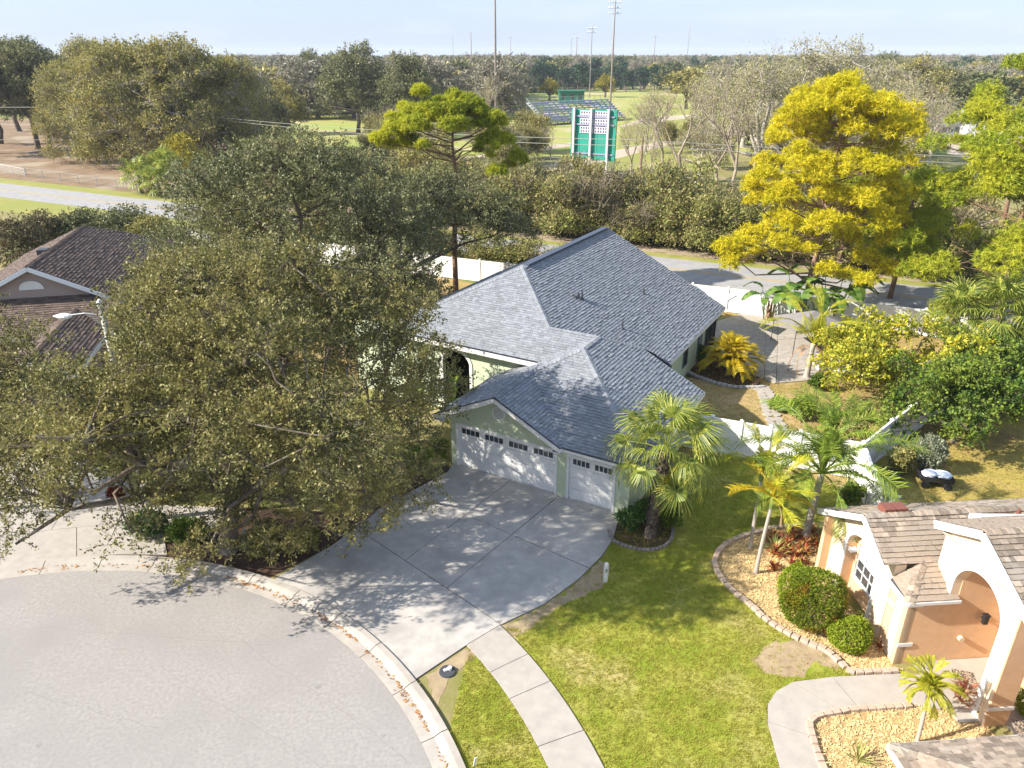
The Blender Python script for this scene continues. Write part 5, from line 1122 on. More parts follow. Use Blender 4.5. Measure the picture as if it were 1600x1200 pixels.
# ================================================================ FENCES
def vinyl_fence(pts, label, h=1.83, panel=2.4, gate=False):
    f = empty('vinyl_fence', (pts[0][0], pts[0][1], 0), 0, label, 'fence'); o = Vector((pts[0][0], pts[0][1], 0))
    pm = MB(); pm.box(-.065, .065, -.065, .065, 0, h + .04); cm_ = MB(); cm_.box(-.09, .09, -.09, .09, h + .04, h + .07); n = len(cm_.v); cm_.v += [(-.075, -.075, h + .07), (.075, -.075, h + .07), (.075, .075, h + .07), (-.075, .075, h + .07), (0, 0, h + .16)]; cm_.f += [(n, n + 1, n + 4), (n + 1, n + 2, n + 4), (n + 2, n + 3, n + 4), (n + 3, n, n + 4)]; cm_.m += [0] * 4
    pme, cme = pm.mesh('post', M['vinyl']), cm_.mesh('post_cap', M['vinyl'])
    for k in range(len(pts) - 1):
        a = Vector((*pts[k][:2], 0)); e = Vector((*pts[k + 1][:2], 0)); d = e - a; n = max(1, round(d.length / panel)); an = math.atan2(d.y, d.x); w_ = d.length / n
        b = MB(); x = .07
        b.box(.065, w_ - .065, -.045, .045, h - .12, h); b.box(.065, w_ - .065, -.045, .045, .04, .18)
        while x < w_ - .07: x2 = min(x + .15, w_ - .066); b.box(x, x2 - .006, -.02, .02, .18, h - .12); x += .15
        me = b.mesh('panel', M['vinyl'])
        for i in range(n + (k == len(pts) - 2)):
            q = a + d * i / n - o; po = link('post', pme, f, q, (0, 0, an)); link('post_cap', cme, po)
            if i < n: link('panel', me, f, q, (0, 0, an))
    return f
J = (15.35, 28.25)
vinyl_fence([hw(8.3, 6.9), (10.6, 30.25), J], 'white vinyl fence running from the garage side wall to the yard corner', panel=1.45)
vinyl_fence([J, (17.6, 30.4), (20.7, 33.2), (27.5, 39.6)], 'white vinyl fence going back from the yard corner past the leafy tree', panel=2.1)
vinyl_fence([(J[0] - .02, J[1] - .15), (14.75, 25.9), (14.75, 23.9)], 'white vinyl fence going forward from the yard corner to the peach house', panel=2.1)
vinyl_fence([(-37.5, 73.9), (-7.2, 61.4), (11.0, 53.6), (27.5, 46.6), (44, 39.6)], 'long white vinyl fence behind the houses, along the road', panel=2.4)

# ================================================================ BACK YARD
pat = empty('patio', kind='structure')
ppoly = P((1112, 505), (1162, 490), (1245, 500), (1340, 520), (1345, 560), (1300, 592), (1210, 600), (1188, 590), (1150, 580), (1120, 545))
xs = [p[0] for p in ppoly]; ys = [p[1] for p in ppoly]
sheet('joint_filler', ppoly, .006, M['joint'], kind=None, parent=pat); rr = random.Random(4)
pcs = [ppoly]
for i in range(13):
    x = rr.uniform(min(xs), max(xs)); y = rr.uniform(min(ys), max(ys)); a = rr.uniform(0, 3.14)
    nxt = []
    for q in pcs: nxt += cut(q, (x, y), (x + math.cos(a), y + math.sin(a)))
    pcs = nxt
pcs = [q for q in pcs if abs(sum(q[i][0] * q[(i + 1) % len(q)][1] - q[(i + 1) % len(q)][0] * q[i][1] for i in range(len(q)))) > .05]
slabs(pat, 'flagstone', pcs, .006, .05, M['flag'], .03)
path = empty('garden_path', kind='structure'); pa = smooth_pts(P((1190, 606), (1200, 622), (1204, 642), (1216, 668)), 4)
for i, (x, y) in enumerate(pa):
    for s in (-.24, .2):
        q = [(x + s + .26 * math.cos(t + i) * (1 + .2 * math.sin(3 * t + i)), y + .26 * math.sin(t + i)) for t in [k * 2 * math.pi / 7 for k in range(7)]]; b = MB(); b.prism(q, .004, .05 + rnd.uniform(0, .01)); b.obj('flagstone', M['flag'], path)
# areca clump, coconut palm, broad-leaved plants, canopy, loungers
ar = [feather_mesh(1.5, .95, .85, .50, 46, .5, .016, L['areca'], np.random.default_rng(100 + i), vee=.35) for i in range(3)]
p = at(1140, 585); t = feather_palm('areca_palm', (p.x, p.y, 0), 'round golden yellow palm clump beside the grey roof and the flagstone patio', 'palm', .5, .12, 72, ar, M['palmtrunk'], seed=12, pitch=(-.15, 1.25), scale=1.35)
co = [feather_mesh(3.0, .75 + .1 * i, .70 + .12 * i, .66, 60, .6, .016, L['lime'], np.random.default_rng(110 + i), vee=.12) for i in range(3)]
p = at(1260, 590); feather_palm('coconut_palm', (p.x, p.y, 0), 'coconut palm with yellow-green fronds and dry brown ones hanging, behind the fence in the yard', 'palm', 2.1, .17, 13, co, M['palmtrunk'], (.1, .1), 16, pitch=(-.1, 1.25), dead=6, deadmesh=feather_mesh(2.6, .5, .95, .5, 46, .8, .02, M['deadfrond'], np.random.default_rng(5)), scale=1.2)
def paddle_mesh(pet, ll, ww, m, sd):
    rg = random.Random(sd); b = MB(); b.tube([(0, 0, 0), (pet * .25, 0, pet * .9)], [.035, .02], 5, cap=False); o = Vector((pet * .25, 0, pet * .9)); n = 9; pr = None
    for i in range(n + 1):
        t = i / n; c = o + Vector((ll * (t * .75), 0, ll * (.55 * t - .75 * t * t))); w_ = ww * math.sin(math.pi * (.06 + .9 * t)) ** .6; l_, r_ = c + Vector((0, -w_, -.10 * w_ - rg.uniform(0, .06))), c + Vector((0, w_, -.10 * w_ - rg.uniform(0, .06)))
        if pr: b.poly([pr[0], pr[1], c, l_]); b.poly([pr[1], pr[2], r_, c])
        pr = (l_, c, r_)
    return b.mesh('leaf', m)
pdm = [paddle_mesh(2.0 + .5 * i, 1.9, .36, L['banana'], i) for i in range(3)]
for i, (u, v, n, s, lb) in enumerate(((1245, 508, 15, 1.15, 'broad-leaved banana-like clump under the golden pine, left of the grey canopy'), (1290, 505, 16, 1.3, 'tall dark broad-leaved clump behind the grey canopy'), (1200, 500, 9, .9, 'low broad-leaved clump in front of the white back fence'))):
    p = at(u, v); t = empty('banana_plant', (p.x, p.y, 0), 0, lb, 'plant')
    for k in range(n): a = k * 2.4; link('leaf', pdm[k % 3], t, (math.cos(a) * .35 * s, math.sin(a) * .35 * s, 0), (rnd.uniform(-.15, .15), rnd.uniform(-.2, .25), a), (s * rnd.uniform(.85, 1.15),) * 3)
    b = MB()
    for k in range(4): b.tube([(rnd.uniform(-.3, .3), rnd.uniform(-.3, .3), 0), (rnd.uniform(-.3, .3), rnd.uniform(-.3, .3), 1.6 * s)], [.09, .06], 7)
    b.obj('stem', M['deadfrond'], t)
# hip canopy
p = at(1268, 548); t = empty('garden_canopy', (p.x, p.y + .6, 0), R(8), 'grey peaked garden canopy behind the coconut palm', 'canopy'); b = MB()
c4 = [(-1.9, -1.5, 1.75), (1.9, -1.5, 1.75), (1.9, 1.5, 1.75), (-1.9, 1.5, 1.75)]
for i in range(4): b.poly([c4[i], c4[(i + 1) % 4], (0, 0, 2.5)]); x, y = c4[i], c4[(i + 1) % 4]; b.poly([x, (x[0], x[1], 1.6), (y[0], y[1], 1.6), y])
b.obj('canopy_roof', M['canvas'], t)
pm = MB(); pm.box(-.018, .018, -.018, .018, 0, 1.72); pme = pm.mesh('post', M['lead'])
for x, y, _ in c4: link('post', pme, t, (x * .97, y * .97, 0))
def lounger(u, v, rz, lb):
    p = at(u, v); t = empty('garden_lounger', (p.x, p.y, .05), rz, lb, 'lounger', 'white loungers on the patio'); b = MB(); b.box(-.3, .3, -.95, .35, .28, .34); b.obj('seat', M['vinyl'], t); b = MB(); b.bar((0, .35, .31), (0, .9, .75), .6, .05, up=(1, 0, 0)); b.obj('backrest', M['vinyl'], t); b = MB(); b.box(-.02, .02, -.02, .02, 0, .28); me = b.mesh('leg', M['vinyl'])
    for x in (-.27, .27):
        for y in (-.9, .3): link('leg', me, t, (x, y, 0))
lounger(1292, 585, .9, 'white lounger on the patio, nearest the coconut palm trunk'); lounger(1318, 572, .6, 'white lounger on the patio, behind the first one'); lounger(1330, 588, .8, 'white lounger on the patio half under the citrus leaves')
# citrus, leafy tree, sabals at right, bushes
b0 = at(1385, 620); rg = np.random.default_rng(61); lo_ = loc_of(b0)
bl = [lo_(b0.x + rg.uniform(-3.6, 3.4), b0.y + rg.uniform(-2.4, 2.4), rg.uniform(1.3, 3.4), rg.uniform(.6, 1.1)) for _ in range(34)]
make_tree('citrus_tree', (b0.x, b0.y, 0), 'wide citrus tree with yellow-green leaves in the back yard, right of the coconut palm', 'tree', bl, .9, .12, L['citrus'], M['bark'], 1900, 12, .17, .055, 62, tl=.5, sub=3, shell=(.3, 1.0))
b0 = at(1488, 690); rg = np.random.default_rng(63); lo_ = loc_of(b0)
bl = [lo_(b0.x + rg.normal() * 1.55, b0.y + rg.normal() * 1.2, rg.uniform(1.2, 3.6), rg.uniform(.6, 1.0)) for _ in range(32)]
make_tree('leafy_tree', (b0.x, b0.y, 0), 'low dense green tree with light tips on the grass side of the fence', 'tree', bl, 1.0, .12, L['lush'], M['bark'], 2100, 12, .14, .05, 64, tl=.45, sub=3, shell=(.4, 1.0))
b0 = at(1548, 640); rg = np.random.default_rng(66); lo_ = loc_of(b0)
bl = [lo_(b0.x + rg.normal() * 1.5, b0.y + rg.normal() * 1.2, rg.uniform(1.2, 3.6), rg.uniform(.6, 1.0)) for _ in range(24)]
make_tree('leafy_tree', (b0.x, b0.y, 0), 'dark green leafy tree cut by the right edge behind the low tree', 'tree', bl, 1.0, .12, L['lush'], M['bark'], 1500, 12, .14, .05, 67, tl=.45, sub=3, shell=(.4, 1.0))
fr_ = [fan_mesh(1.1, 1.05, 32, L['sabal'], random.Random(20 + i), droop=.5, wd=.04) for i in range(3)]; dfn = fan_mesh(.9, .9, 24, M['deadfrond'], random.Random(29), droop=1.0)
for i, (u, v, th, s, lb) in enumerate(((1475, 578, 3.3, 1.15, 'fan palm with dry brown skirt, left one of the pair beyond the citrus tree'), (1535, 590, 3.9, 1.25, 'fan palm with dry brown skirt, right one of the pair beyond the citrus tree'), (1598, 600, 2.4, 1.1, 'fan palm with yellowing fronds at the right edge below the green pine'))):
    p = at(u, v); fan_palm('fan_palm', (p.x, p.y, 0), lb, th, .2, 28, fr_, 30 + i, boots=False, scale=s, skirt=9, deadmesh=dfn)
for i, (u, v, rx, rz, lm, lb) in enumerate(((1440, 735, 1.1, .95, 'greyleaf', 'grey-green bush with pale leaves on the grass side of the fence'), (1405, 740, .7, .7, 'olive', 'dark bush against the outer side of the fence'), (1250, 655, .9, .7, 'queen', 'grassy green clump in the yard behind the queen palm fronds'), (1330, 690, .9, .7, 'olive', 'brownish green bush inside the yard corner'), (1390, 650, 1.1, .8, 'olive', 'olive bush inside the fence, left of the leafy tree'), (1275, 610, .5, .6, 'lush', 'small dark bush at the foot of the coconut palm'), (1300, 665, 1.0, .45, 'queen', 'low green grassy mound in the middle of the yard'), (1345, 655, .9, .5, 'olive', 'rusty grassy mound left of the diagonal fence'), (1325, 792, .55, .6, 'lush', 'leafy bush between the queen palm and the ridge of the peach roof'), (1090, 565, .6, .55, 'boxdark', 'dark shrub against the house wall behind the garage'), (1215, 640, .7, .35, 'queen', 'low grassy clump beside the stone path'))):
    p = at(u, v); make_bush('garden_bush', (p.x, p.y, 0), lb, 'bush', (rx, rx * .85, rz), L[lm], int(500 * rx + 150), .12, .03, 120 + i, lobes=5)
p = at(1448, 720); b = MB(); rg = random.Random(3)
for i in range(160):
    a = rg.uniform(0, 6.28); r = rg.uniform(0, .8); q = Vector((math.cos(a) * r, math.sin(a) * r, rg.uniform(0, .35) * (1 - r))); d = Vector((rg.uniform(-1, 1), rg.uniform(-1, 1), rg.uniform(-.2, .4))).normalized(); s = d.cross(Vector((0, 0, 1))).normalized() * .03; b.poly([q - s, q + s, q + d * .5])
o = b.obj('brush_pile', M['deadfrond'], loc=(p.x, p.y, .02)); tag(o, 'pile of dry brown palm debris beside the grey-green bush', 'debris', kind='stuff')
# tarp-covered lump, cart
p = at(1391, 750); b = MB()
for i in range(10):
    for j in range(5):
        def q_(i, j): a = 2 * math.pi * i / 10; z = math.sin(j / 5 * math.pi / 2); r = math.cos(j / 5 * math.pi / 2) * (1 + .15 * math.sin(3 * a + j)); return (r * .5 * math.cos(a), r * .38 * math.sin(a), z * .55)
        b.poly([q_(i, j), q_(i + 1, j), q_(i + 1, j + 1), q_(i, j + 1)])
tag(b.obj('rubbish_bag', M['tarp'], loc=(p.x, p.y, 0), smooth=True), 'black plastic bag lump on the grass beside the fence end', 'bag')
p = at(1458, 757); t = empty('garden_cart', (p.x, p.y, 0), R(-14), 'black four-wheeled garden cart on the brown lawn, loaded with pale bags', 'cart'); b = MB()
b.box(-.62, .62, -.38, .38, .34, .38)
for x0, x1, y0, y1 in ((-.66, -.62, -.4, .4), (.62, .66, -.4, .4), (-.62, .62, -.42, -.38), (-.62, .62, .38, .42)): b.box(x0, x1, y0, y1, .34, .55)
b.obj('tray', M['black'], t); b = MB(); b.bar((-.5, 0, .3), (.5, 0, .3), .06); b.bar((-.45, -.42, .17), (-.45, .42, .17), .04); b.bar((.45, -.42, .17), (.45, .42, .17), .04); b.obj('axle_frame', M['black'], t); b = MB(); b.tube([(0, -.05, 0), (0, .05, 0)], .17, 14); b.poly([(.17 * math.cos(k * .449), -.05, .17 * math.sin(k * .449)) for k in range(14)]); wme = b.mesh('wheel', M['black'])
for x in (-.45, .45):
    for y in (-.42, .42): link('wheel', wme, t, (x, y, .17))
b = MB(); b.tube([(-.64, 0, .4), (-.95, 0, .75), (-1.0, 0, .95)], .02, 6); b.obj('handle', M['black'], t)
for k, (x, y, s, an, lb) in enumerate(((-.25, .0, 1.1, .3, 'white and blue bag in the garden cart, at its handle end'), (.28, .03, .95, -.5, 'white crumpled bag in the garden cart, at its far end'))):
    b = MB()
    for i in range(12):
        for j in range(6):
            def q_(i, j): a = 2 * math.pi * i / 12; z = math.sin((j / 6 - .5) * math.pi); r = math.cos((j / 6 - .5) * math.pi) ** .6 * (1 + .1 * math.sin(4 * a + 2 * j + k)); return (r * .38 * math.cos(a), r * .28 * math.sin(a), z * .14)
            b.poly([q_(i, j), q_(i + 1, j), q_(i + 1, j + 1), q_(i, j + 1)])
    w_ = t.matrix_basis @ Vector((x, y, .53)); tag(b.obj('bag', M['bluecloth'], loc=w_, rot=(0, 0, an), smooth=False), lb, 'bag')

# ================================================================ STREET THINGS
p = at(237, 812); dx = at(163, 560, 0); t = empty('street_lamp', (p.x, p.y, 0), 0, 'concrete street lamp pole rising through the oak, lamp head over the brown roof', 'street lamp')
b = MB(); b.tube([(0, 0, 0), (0, 0, 3), (0, 0, 6), (0, 0, 9.0)], [.15, .135, .12, .10], 10); b.obj('pole', M['polec'], t, smooth=True)
b = MB(); b.tube([(0, 0, 8.75), (-.6, -.05, 8.85), (-1.1, -.1, 8.8)], .03, 6); b.tube([(0, 0, 8.3), (-.45, -.04, 8.8)], .02, 5); b.obj('arm', M['metal'], t)
b = MB(); n_ = 10
for j in range(6):
    for i in range(n_):
        def q_(i, j): a = 2 * math.pi * i / n_; k = math.sin(math.pi * (j / 6) ** .8); return (-1.0 - .75 * j / 6, -.1 + .17 * k * math.cos(a), 8.76 + .11 * k * math.sin(a))
        b.poly([q_(i, j), q_(i + 1, j), q_(i + 1, j + 1), q_(i, j + 1)])
b.obj('lamp_head', M['white'], t, smooth=True); b = MB(); b.tube([(0, 0, 9.0), (0, 0, 9.1), (0, 0, 9.28), (0, 0, 9.36)], [.09, .12, .11, .04], 10); b.obj('photocell_cap', M['white'], t, smooth=True)
p = at(946, 908); b = MB(); b.tube([(0, 0, 0), (0, 0, .72), (0, 0, .79), (0, 0, .82)], [.085, .085, .07, .02], 12); o = b.obj('marker_post', M['ledger'], loc=(p.x, p.y, 0), smooth=False); tag(o, 'short white round-topped utility post on the lawn edge beside the driveway', 'post')
b = MB(); b.box(-.04, .04, -.09, -.084, .45, .6); b.obj('label_plate', M['metal'], o)
p = at(741, 1197); b = MB(); b.prism([(-.03, -.015), (.03, -.015), (.03, .015), (-.03, .015)], 0, .3); tag(b.obj('marker_stake', M['white'], loc=(p.x, p.y, 0), rot=(0, .15, .3)), 'little white stake in the grass strip at the bottom edge', 'stake')
p = at(699, 1050); t = empty('water_meter', (p.x, p.y, 0), .2, 'dark open water meter pit with white pipe in the leaf-covered strip', 'water meter'); b = MB(); b.tube([(0, 0, .0), (0, 0, .05)], [.26, .25], 14); b.obj('rim', M['lead'], t)
b = MB(); b.tube([(-.12, 0, .07), (.08, .04, .09)], .05, 8); b.tube([(.08, .04, .05), (.08, .04, .14)], .07, 8); b.obj('valve', M['white'], t)
p = at(386, 852); b = MB(); b.tube([(0, 0, 0), (0, 0, .14), (.02, 0, .35), (0, 0, .55), (0, 0, .64), (0, 0, .74)], [.22, .24, .16, .07, .10, .05], 12); tag(b.obj('garden_statue', mat('blue_white_glaze', (.60, .66, .76), (.40, .47, .60), 6, rough=.4), loc=(p.x, p.y, 0), smooth=True), 'pale blue and white garden ornament between the shrubs under the oak', 'ornament')
p = at(188, 668); make_bush('flowering_bush', (p.x, p.y + .5, 0), 'bush with lilac flowers seen through a gap in the oak', 'bush', (.7, .7, 1.2), leafmat('lilac_flower', [(.62, .5, .68), (.75, .68, .8), (.06, .1, .03)], .2), 260, .10, .05, 140)
p = at(182, 775); make_bush('garden_bush', (p.x, p.y, 0), 'dark red low plant beside the neighbour driveway under the oak', 'bush', (.4, .25, .22), leafmat('dark_red_leaf', [(.16, .02, .02), (.3, .04, .03), (.05, .06, .02)], .2), 220, .09, .03, 142)
p = at(250, 790); make_bush('garden_bush', (p.x, p.y + .4, 0), 'yellow flowering ground plant right of the lamp pole', 'bush', (.7, .35, .28), leafmat('yellow_flower', [(.62, .48, .03), (.35, .3, .05)], .3), 250, .09, .03, 141)
# ================================================================ PINES
M['palepine'] = mat('pale_pine_bark', (.30, .20, .15), (.20, .13, .09), 4, rough=.95, bump=.8)
def pads(spec, seed): rg = np.random.default_rng(seed); return [(x + rg.normal() * .2, y + rg.normal() * .3, z + rg.normal() * .3, r * rg.uniform(.8, 1.2), r, r * rg.uniform(.65, 1.05)) for x, y, z, r in spec]
rg = np.random.default_rng(200); sp2 = []
for i in range(175):
    z = rg.uniform(3.7, 15.3); R_ = 6.1 * math.sqrt(max(.05, 1 - (max(0, z - 3) / 12.9) ** 2.6)); a = i * 2.39996 + rg.uniform(-.4, .4); r = R_ * math.sqrt(rg.uniform(.12, 1)); sp2.append((r * math.cos(a) + .3 - (.5 if z < 7 else 0), r * math.sin(a) * .85, z, rg.uniform(.55, 1.15)))
sp2 += [(0.5, 0, 15.0, 1.1), (-1.2, .4, 14.4, 1.0), (1.8, -.3, 14.2, 1.0)]
make_pine('golden_pine', (21.2, 51.0, 0), 'tall golden-yellow pine with forked limbs behind the back fence, the brightest tree', pads(sp2, 1), [(0, 0, 0), (.1, 0, 3), (.4, 0, 6), (.1, .1, 9), (.5, 0, 12), (.4, 0, 14.8)], .26, L['gold'], 18500, 12, .34, .024, 201, bark='palepine')
sp3 = [(-4.2, 0, 12.2, 1.4), (-3.0, .5, 12.9, 1.3), (-1.6, -.4, 13.4, 1.5), (-.3, 0, 13.9, 1.5), (1.1, .5, 13.7, 1.4), (2.2, -.2, 13.1, 1.3), (3.0, .4, 12.4, 1.2), (-2.4, -1.4, 12.3, 1.3), (.4, -1.6, 12.8, 1.3), (1.6, 1.4, 12.9, 1.2), (-1, 1.5, 12.9, 1.3), (3.8, -.4, 11.3, 1.1), (4.8, .2, 10.3, 1.0), (3.6, -1.2, 10.2, .9), (-3.6, 1.2, 11.4, 1.2), (-4.8, -.6, 11.2, 1.0), (4.4, .8, 9.4, .8), (2.8, 0, 11.4, 1.0)]
rg = np.random.default_rng(9); sp3 += [(x + rg.uniform(-1, 1), y + rg.uniform(-1, 1), z + rg.uniform(-.5, .9), r * rg.uniform(.4, .7)) for x, y, z, r in sp3 for _ in (0, 1)]; sp3 = [(x, y, z, r * .85) for x, y, z, r in sp3]
make_pine('flat_topped_pine', (-4.5, 56.8, 0), 'flat-topped pine with bare dark limbs, standing out above the oaks in the middle', pads(sp3, 2), [(0, 0, 0), (0, 0, 3), (.1, 0, 6), (.3, 0, 9), (.1, 0, 11.2), (.2, 0, 12.6)], .24, L['dpine'], 9000, 12, .34, .025, 202)
def auto_pads(seed, n, z0, z1, R_, rr=(.9, 1.5)):
    rg = np.random.default_rng(seed); out = []
    for i in range(n): z = rg.uniform(z0, z1); k = (z - z0) / (z1 - z0); r = R_ * (1 - .55 * max(0, k - .4) / .6) * rg.uniform(.45, 1); a = i * 2.39996; out.append((r * math.cos(a), r * math.sin(a), z, rg.uniform(*rr)))
    return pads(out, seed)
for i, (x, y, z0, z1, R_, n, tf, lb, lm) in enumerate(((31.4, 45.5, 3.0, 12.6, 6.2, 72, 9500, 'bright green pine cut by the right edge above the fan palms', 'pine'), (40.5, 61.0, 9.0, 16.6, 5.8, 36, 5200, 'green pine rising to the skyline at the right edge', 'pine'), (29.4, 55.0, 3.0, 8.4, 3.4, 24, 3000, 'small yellow-green pine between the golden pine and the right edge', 'pine'), (27.8, 61.5, 3.0, 8.6, 3.0, 14, 1600, 'dark green pine in the shade right of the golden pine', 'dpine'))):
    make_pine('pine_tree', (x, y, 0), lb, auto_pads(210 + i, n, z0, z1, R_), [(0, 0, 0), (.1, 0, z1 * .3), (0, .1, z1 * .6), (.2, 0, z1 * .95)], .22, L[lm], int(tf * 1.2), 12, .34, .025, 220 + i)

# ================================================================ BEYOND THE ROAD
# scrub band: bushes built once per kind, then copied
def bush_proto(seed, lm, n, ln, wd, rad=(2.0, 1.8, 2.2), lobes=9):
    rg = np.random.default_rng(seed); bl = [(0, 0, 1.1, 1.3, 1.2, 1.2)] + [(rg.uniform(-1.9, 1.9), rg.uniform(-1.7, 1.7), rg.uniform(.9, 4.2) ** 1.0, q, q, q * rg.uniform(.6, 1.1)) for q in rg.uniform(.4, 1.05, 15)]
    V, F, tw = crown_leaves(rg, bl, n, 8, ln, wd, .8, (.4, 1.05), zmin=-.5); V[:, 2] = np.maximum(V[:, 2], .02); b = limb_mesh(rg, (0, 0, 0), .6, .08, bl, 2, None); c, td, L_ = tw
    for i in rg.permutation(len(c))[:190]:
        p = Vector(c[i]) - Vector(td[i]) * .5; b.tube([p, p + Vector(td[i]) * 1.9 + Vector((0, 0, .2))], [.022, .006], 3, cap=False)
    return np_mesh('foliage', V, F, L[lm]), b.mesh('stem', M['bark'] if lm != 'brush' else M['twig'])
bps = [bush_proto(300, 'scrub', 1300, .19, .06), bush_proto(301, 'olive', 1300, .19, .06), bush_proto(302, 'brush', 700, .2, .04), bush_proto(303, 'scrub', 1200, .2, .065), bush_proto(304, 'oak2', 1200, .19, .06)]
kindn = ('rusty olive', 'light olive', 'brown twiggy', 'tan green', 'dark green'); rg = random.Random(77); cnt = 0
wherefrom = []
def zone(x, y):
    u = 800 + FPX * x / (y * .93); r = 'front row' if y < road_y(x) + 10 else ('middle row' if y < road_y(x) + 15 else 'back row')
    return r + (' behind the oaks' if u < 800 else ' left of the scoreboard' if u < 885 else ' below the scoreboard' if u < 965 else ' right of the scoreboard' if u < 1060 else ' below the leafless tree' if u < 1140 else ' behind the golden pine')
for i in range(30):                        # front row right behind the road
    x = -13 + i * 1.75 + rg.uniform(-.4, .4); wherefrom.append((x, road_y(x) + 8.3 + rg.uniform(-.6, .8), rg.uniform(.95, 1.3), rg.choice((0, 3, 0, 2, 1))))
for i in range(26):
    x = -16 + i * 2.3 + rg.uniform(-.6, .6); wherefrom.append((x, road_y(x) + 12.3 + rg.uniform(-1, 1), rg.uniform(1.0, 1.5), rg.choice((0, 1, 3, 3, 4))))
for i in range(20):
    x = -20 + i * 3.4 + rg.uniform(-1, 1); wherefrom.append((x, road_y(x) + 18 + rg.uniform(-1.5, 2.5), rg.uniform(.9, 1.45), rg.choice((0, 1, 3, 1))))
for x, y, s, k in wherefrom:
    if 8.5 < x < 15.5 and y > 84: continue
    cnt += 1; t = empty('scrub_bush', (x, y, 0), rg.uniform(0, 6.28), '%s bush in the roadside thicket, %s' % (kindn[k], zone(x, y)), 'bush', 'bushes of the roadside thicket, %s, %s' % (kindn[k], zone(x, y))); t.scale = (s, s, s * rg.uniform(.85, 1.2)); link('foliage', bps[k][0], t); link('stem', bps[k][1], t)
for i, (x, y, k, s, lb) in enumerate(((-6.5, 64.6, 1, .8, 'light olive bush right behind the white fence, left of the grey roof'), (-2.6, 63.6, 0, .85, 'rusty olive bush right behind the white fence at the foot of the flat-topped pine'), (.6, 62.4, 3, .8, 'tan bush right behind the white fence beside the grey roof'), (3.6, 61.2, 4, .6, 'dark bush right behind the white fence touching the grey ridge'), (-19, 71.5, 1, 1.1, 'light olive bush on the near roadside behind the oaks, leftmost'), (-15, 69.0, 4, 1.2, 'dark green bush on the near roadside behind the oaks'), (-10.6, 66.8, 3, 1.2, 'tan green bush on the near roadside behind the oaks, rightmost'))):
    t = empty('scrub_bush', (x, y, 0), i * 1.3, lb, 'bush'); t.scale = (s, s, s * .9); link('foliage', bps[k][0], t); link('stem', bps[k][1], t)
for i in range(64):                        # loose brush between thicket and fields, kept off the mown strips
    u = rg.uniform(560, 1440); v = rg.uniform(205, 268)
    if 850 < u < 1010 or (1000 < u < 1130 and rg.random() < .6): continue
    p = at(u, v); k = rg.choice((1, 2, 3, 0)); s = rg.uniform(.9, 1.6); t = empty('scrub_bush', (p.x, p.y, 0), rg.uniform(0, 6.28), '%s bush standing loose %s' % (kindn[k], 'left of the scoreboard' if u < 850 else 'among the leafless trees right of the scoreboard' if u < 1180 else 'behind the golden pine'), 'bush', 'loose brush, %s, %s' % (kindn[k], 'left' if u < 850 else 'middle' if u < 1180 else 'right')); t.scale = (s, s, s); link('foliage', bps[k][0], t); link('stem', bps[k][1], t)
# dark hedge and brown shrubs behind the brown roof
for i, (u, v, rx, rz, k, lb) in enumerate(((20, 425, 3.6, 2.5, 'brush', 'brownish dense shrub mass at the left edge behind the brown roof'), (85, 400, 3.0, 2.0, 'brush', 'brownish shrub behind the ridge of the brown roof'), (135, 395, 2.8, 2.0, 'oak2', 'dark green shrub behind the brown roof, left of the darkest one'), (195, 395, 3.0, 2.3, 'oak2', 'darkest green tall shrub behind the right end of the brown roof'), (245, 400, 2.4, 1.8, 'olive', 'olive shrub right of the dark ones, before the white fence'))):
    p = at(u, v); make_bush('shrub', (p.x, p.y, 0), lb, 'bush', (rx, rx * .8, rz), L[k], 1500, .20, .07, 320 + i, lobes=10, shell=(.5, 1.05), tl=.7)
# fan palm clump by the road, yellow flowering scrub
fc = [fan_mesh(1.3, 1.25, 22, L['sabal'], random.Random(60 + i), droop=.45, wd=.07) for i in range(2)]
for i, (u, v, th, n) in enumerate(((222, 302, 2.2, 22), (250, 306, 1.6, 22), (262, 300, 3.2, 20))):
    p = at(u, v); fan_palm('fan_palm', (p.x, p.y, 0), ('low bushy fan palm by the far road, left of three under the leaning pole', 'low bushy fan palm by the far road, front one of three under the leaning pole', 'fan palm by the far road, tallest of three under the leaning pole')[i], th, .25, n, fc, 330 + i, boots=False, scale=1.3, pitch=(-.7, 1.3))
for i, (u, v, rx, rz, k, lb) in enumerate(((300, 285, 2.6, 3.6, 'pampas', 'golden flowering scrub right of the leaning pole'), (325, 255, 3.2, 4.4, 'pampas', 'tall golden flowering scrub behind the leaning pole'), (385, 268, 2.2, 2.6, 'pampas', 'golden scrub above the olive oak'), (330, 318, 3.6, 2.2, 'brush', 'grey-brown leafless scrub beside the far road'), (370, 320, 3.4, 2.4, 'brush', 'grey-brown scrub half behind the olive oak'), (150, 262, 4.0, 3.2, 'olive', 'olive bush on the straw ground left of the leaning pole'), (190, 262, 3.6, 3.0, 'olive', 'olive bush on the straw ground by the leaning pole'))):
    p = at(u, v); make_bush('scrub_bush', (p.x, p.y, 0), lb, 'bush', (rx, rx, rz), L[k], 620, .34, .09, 340 + i, lobes=8, shell=(.4, 1.05), tl=1.2)

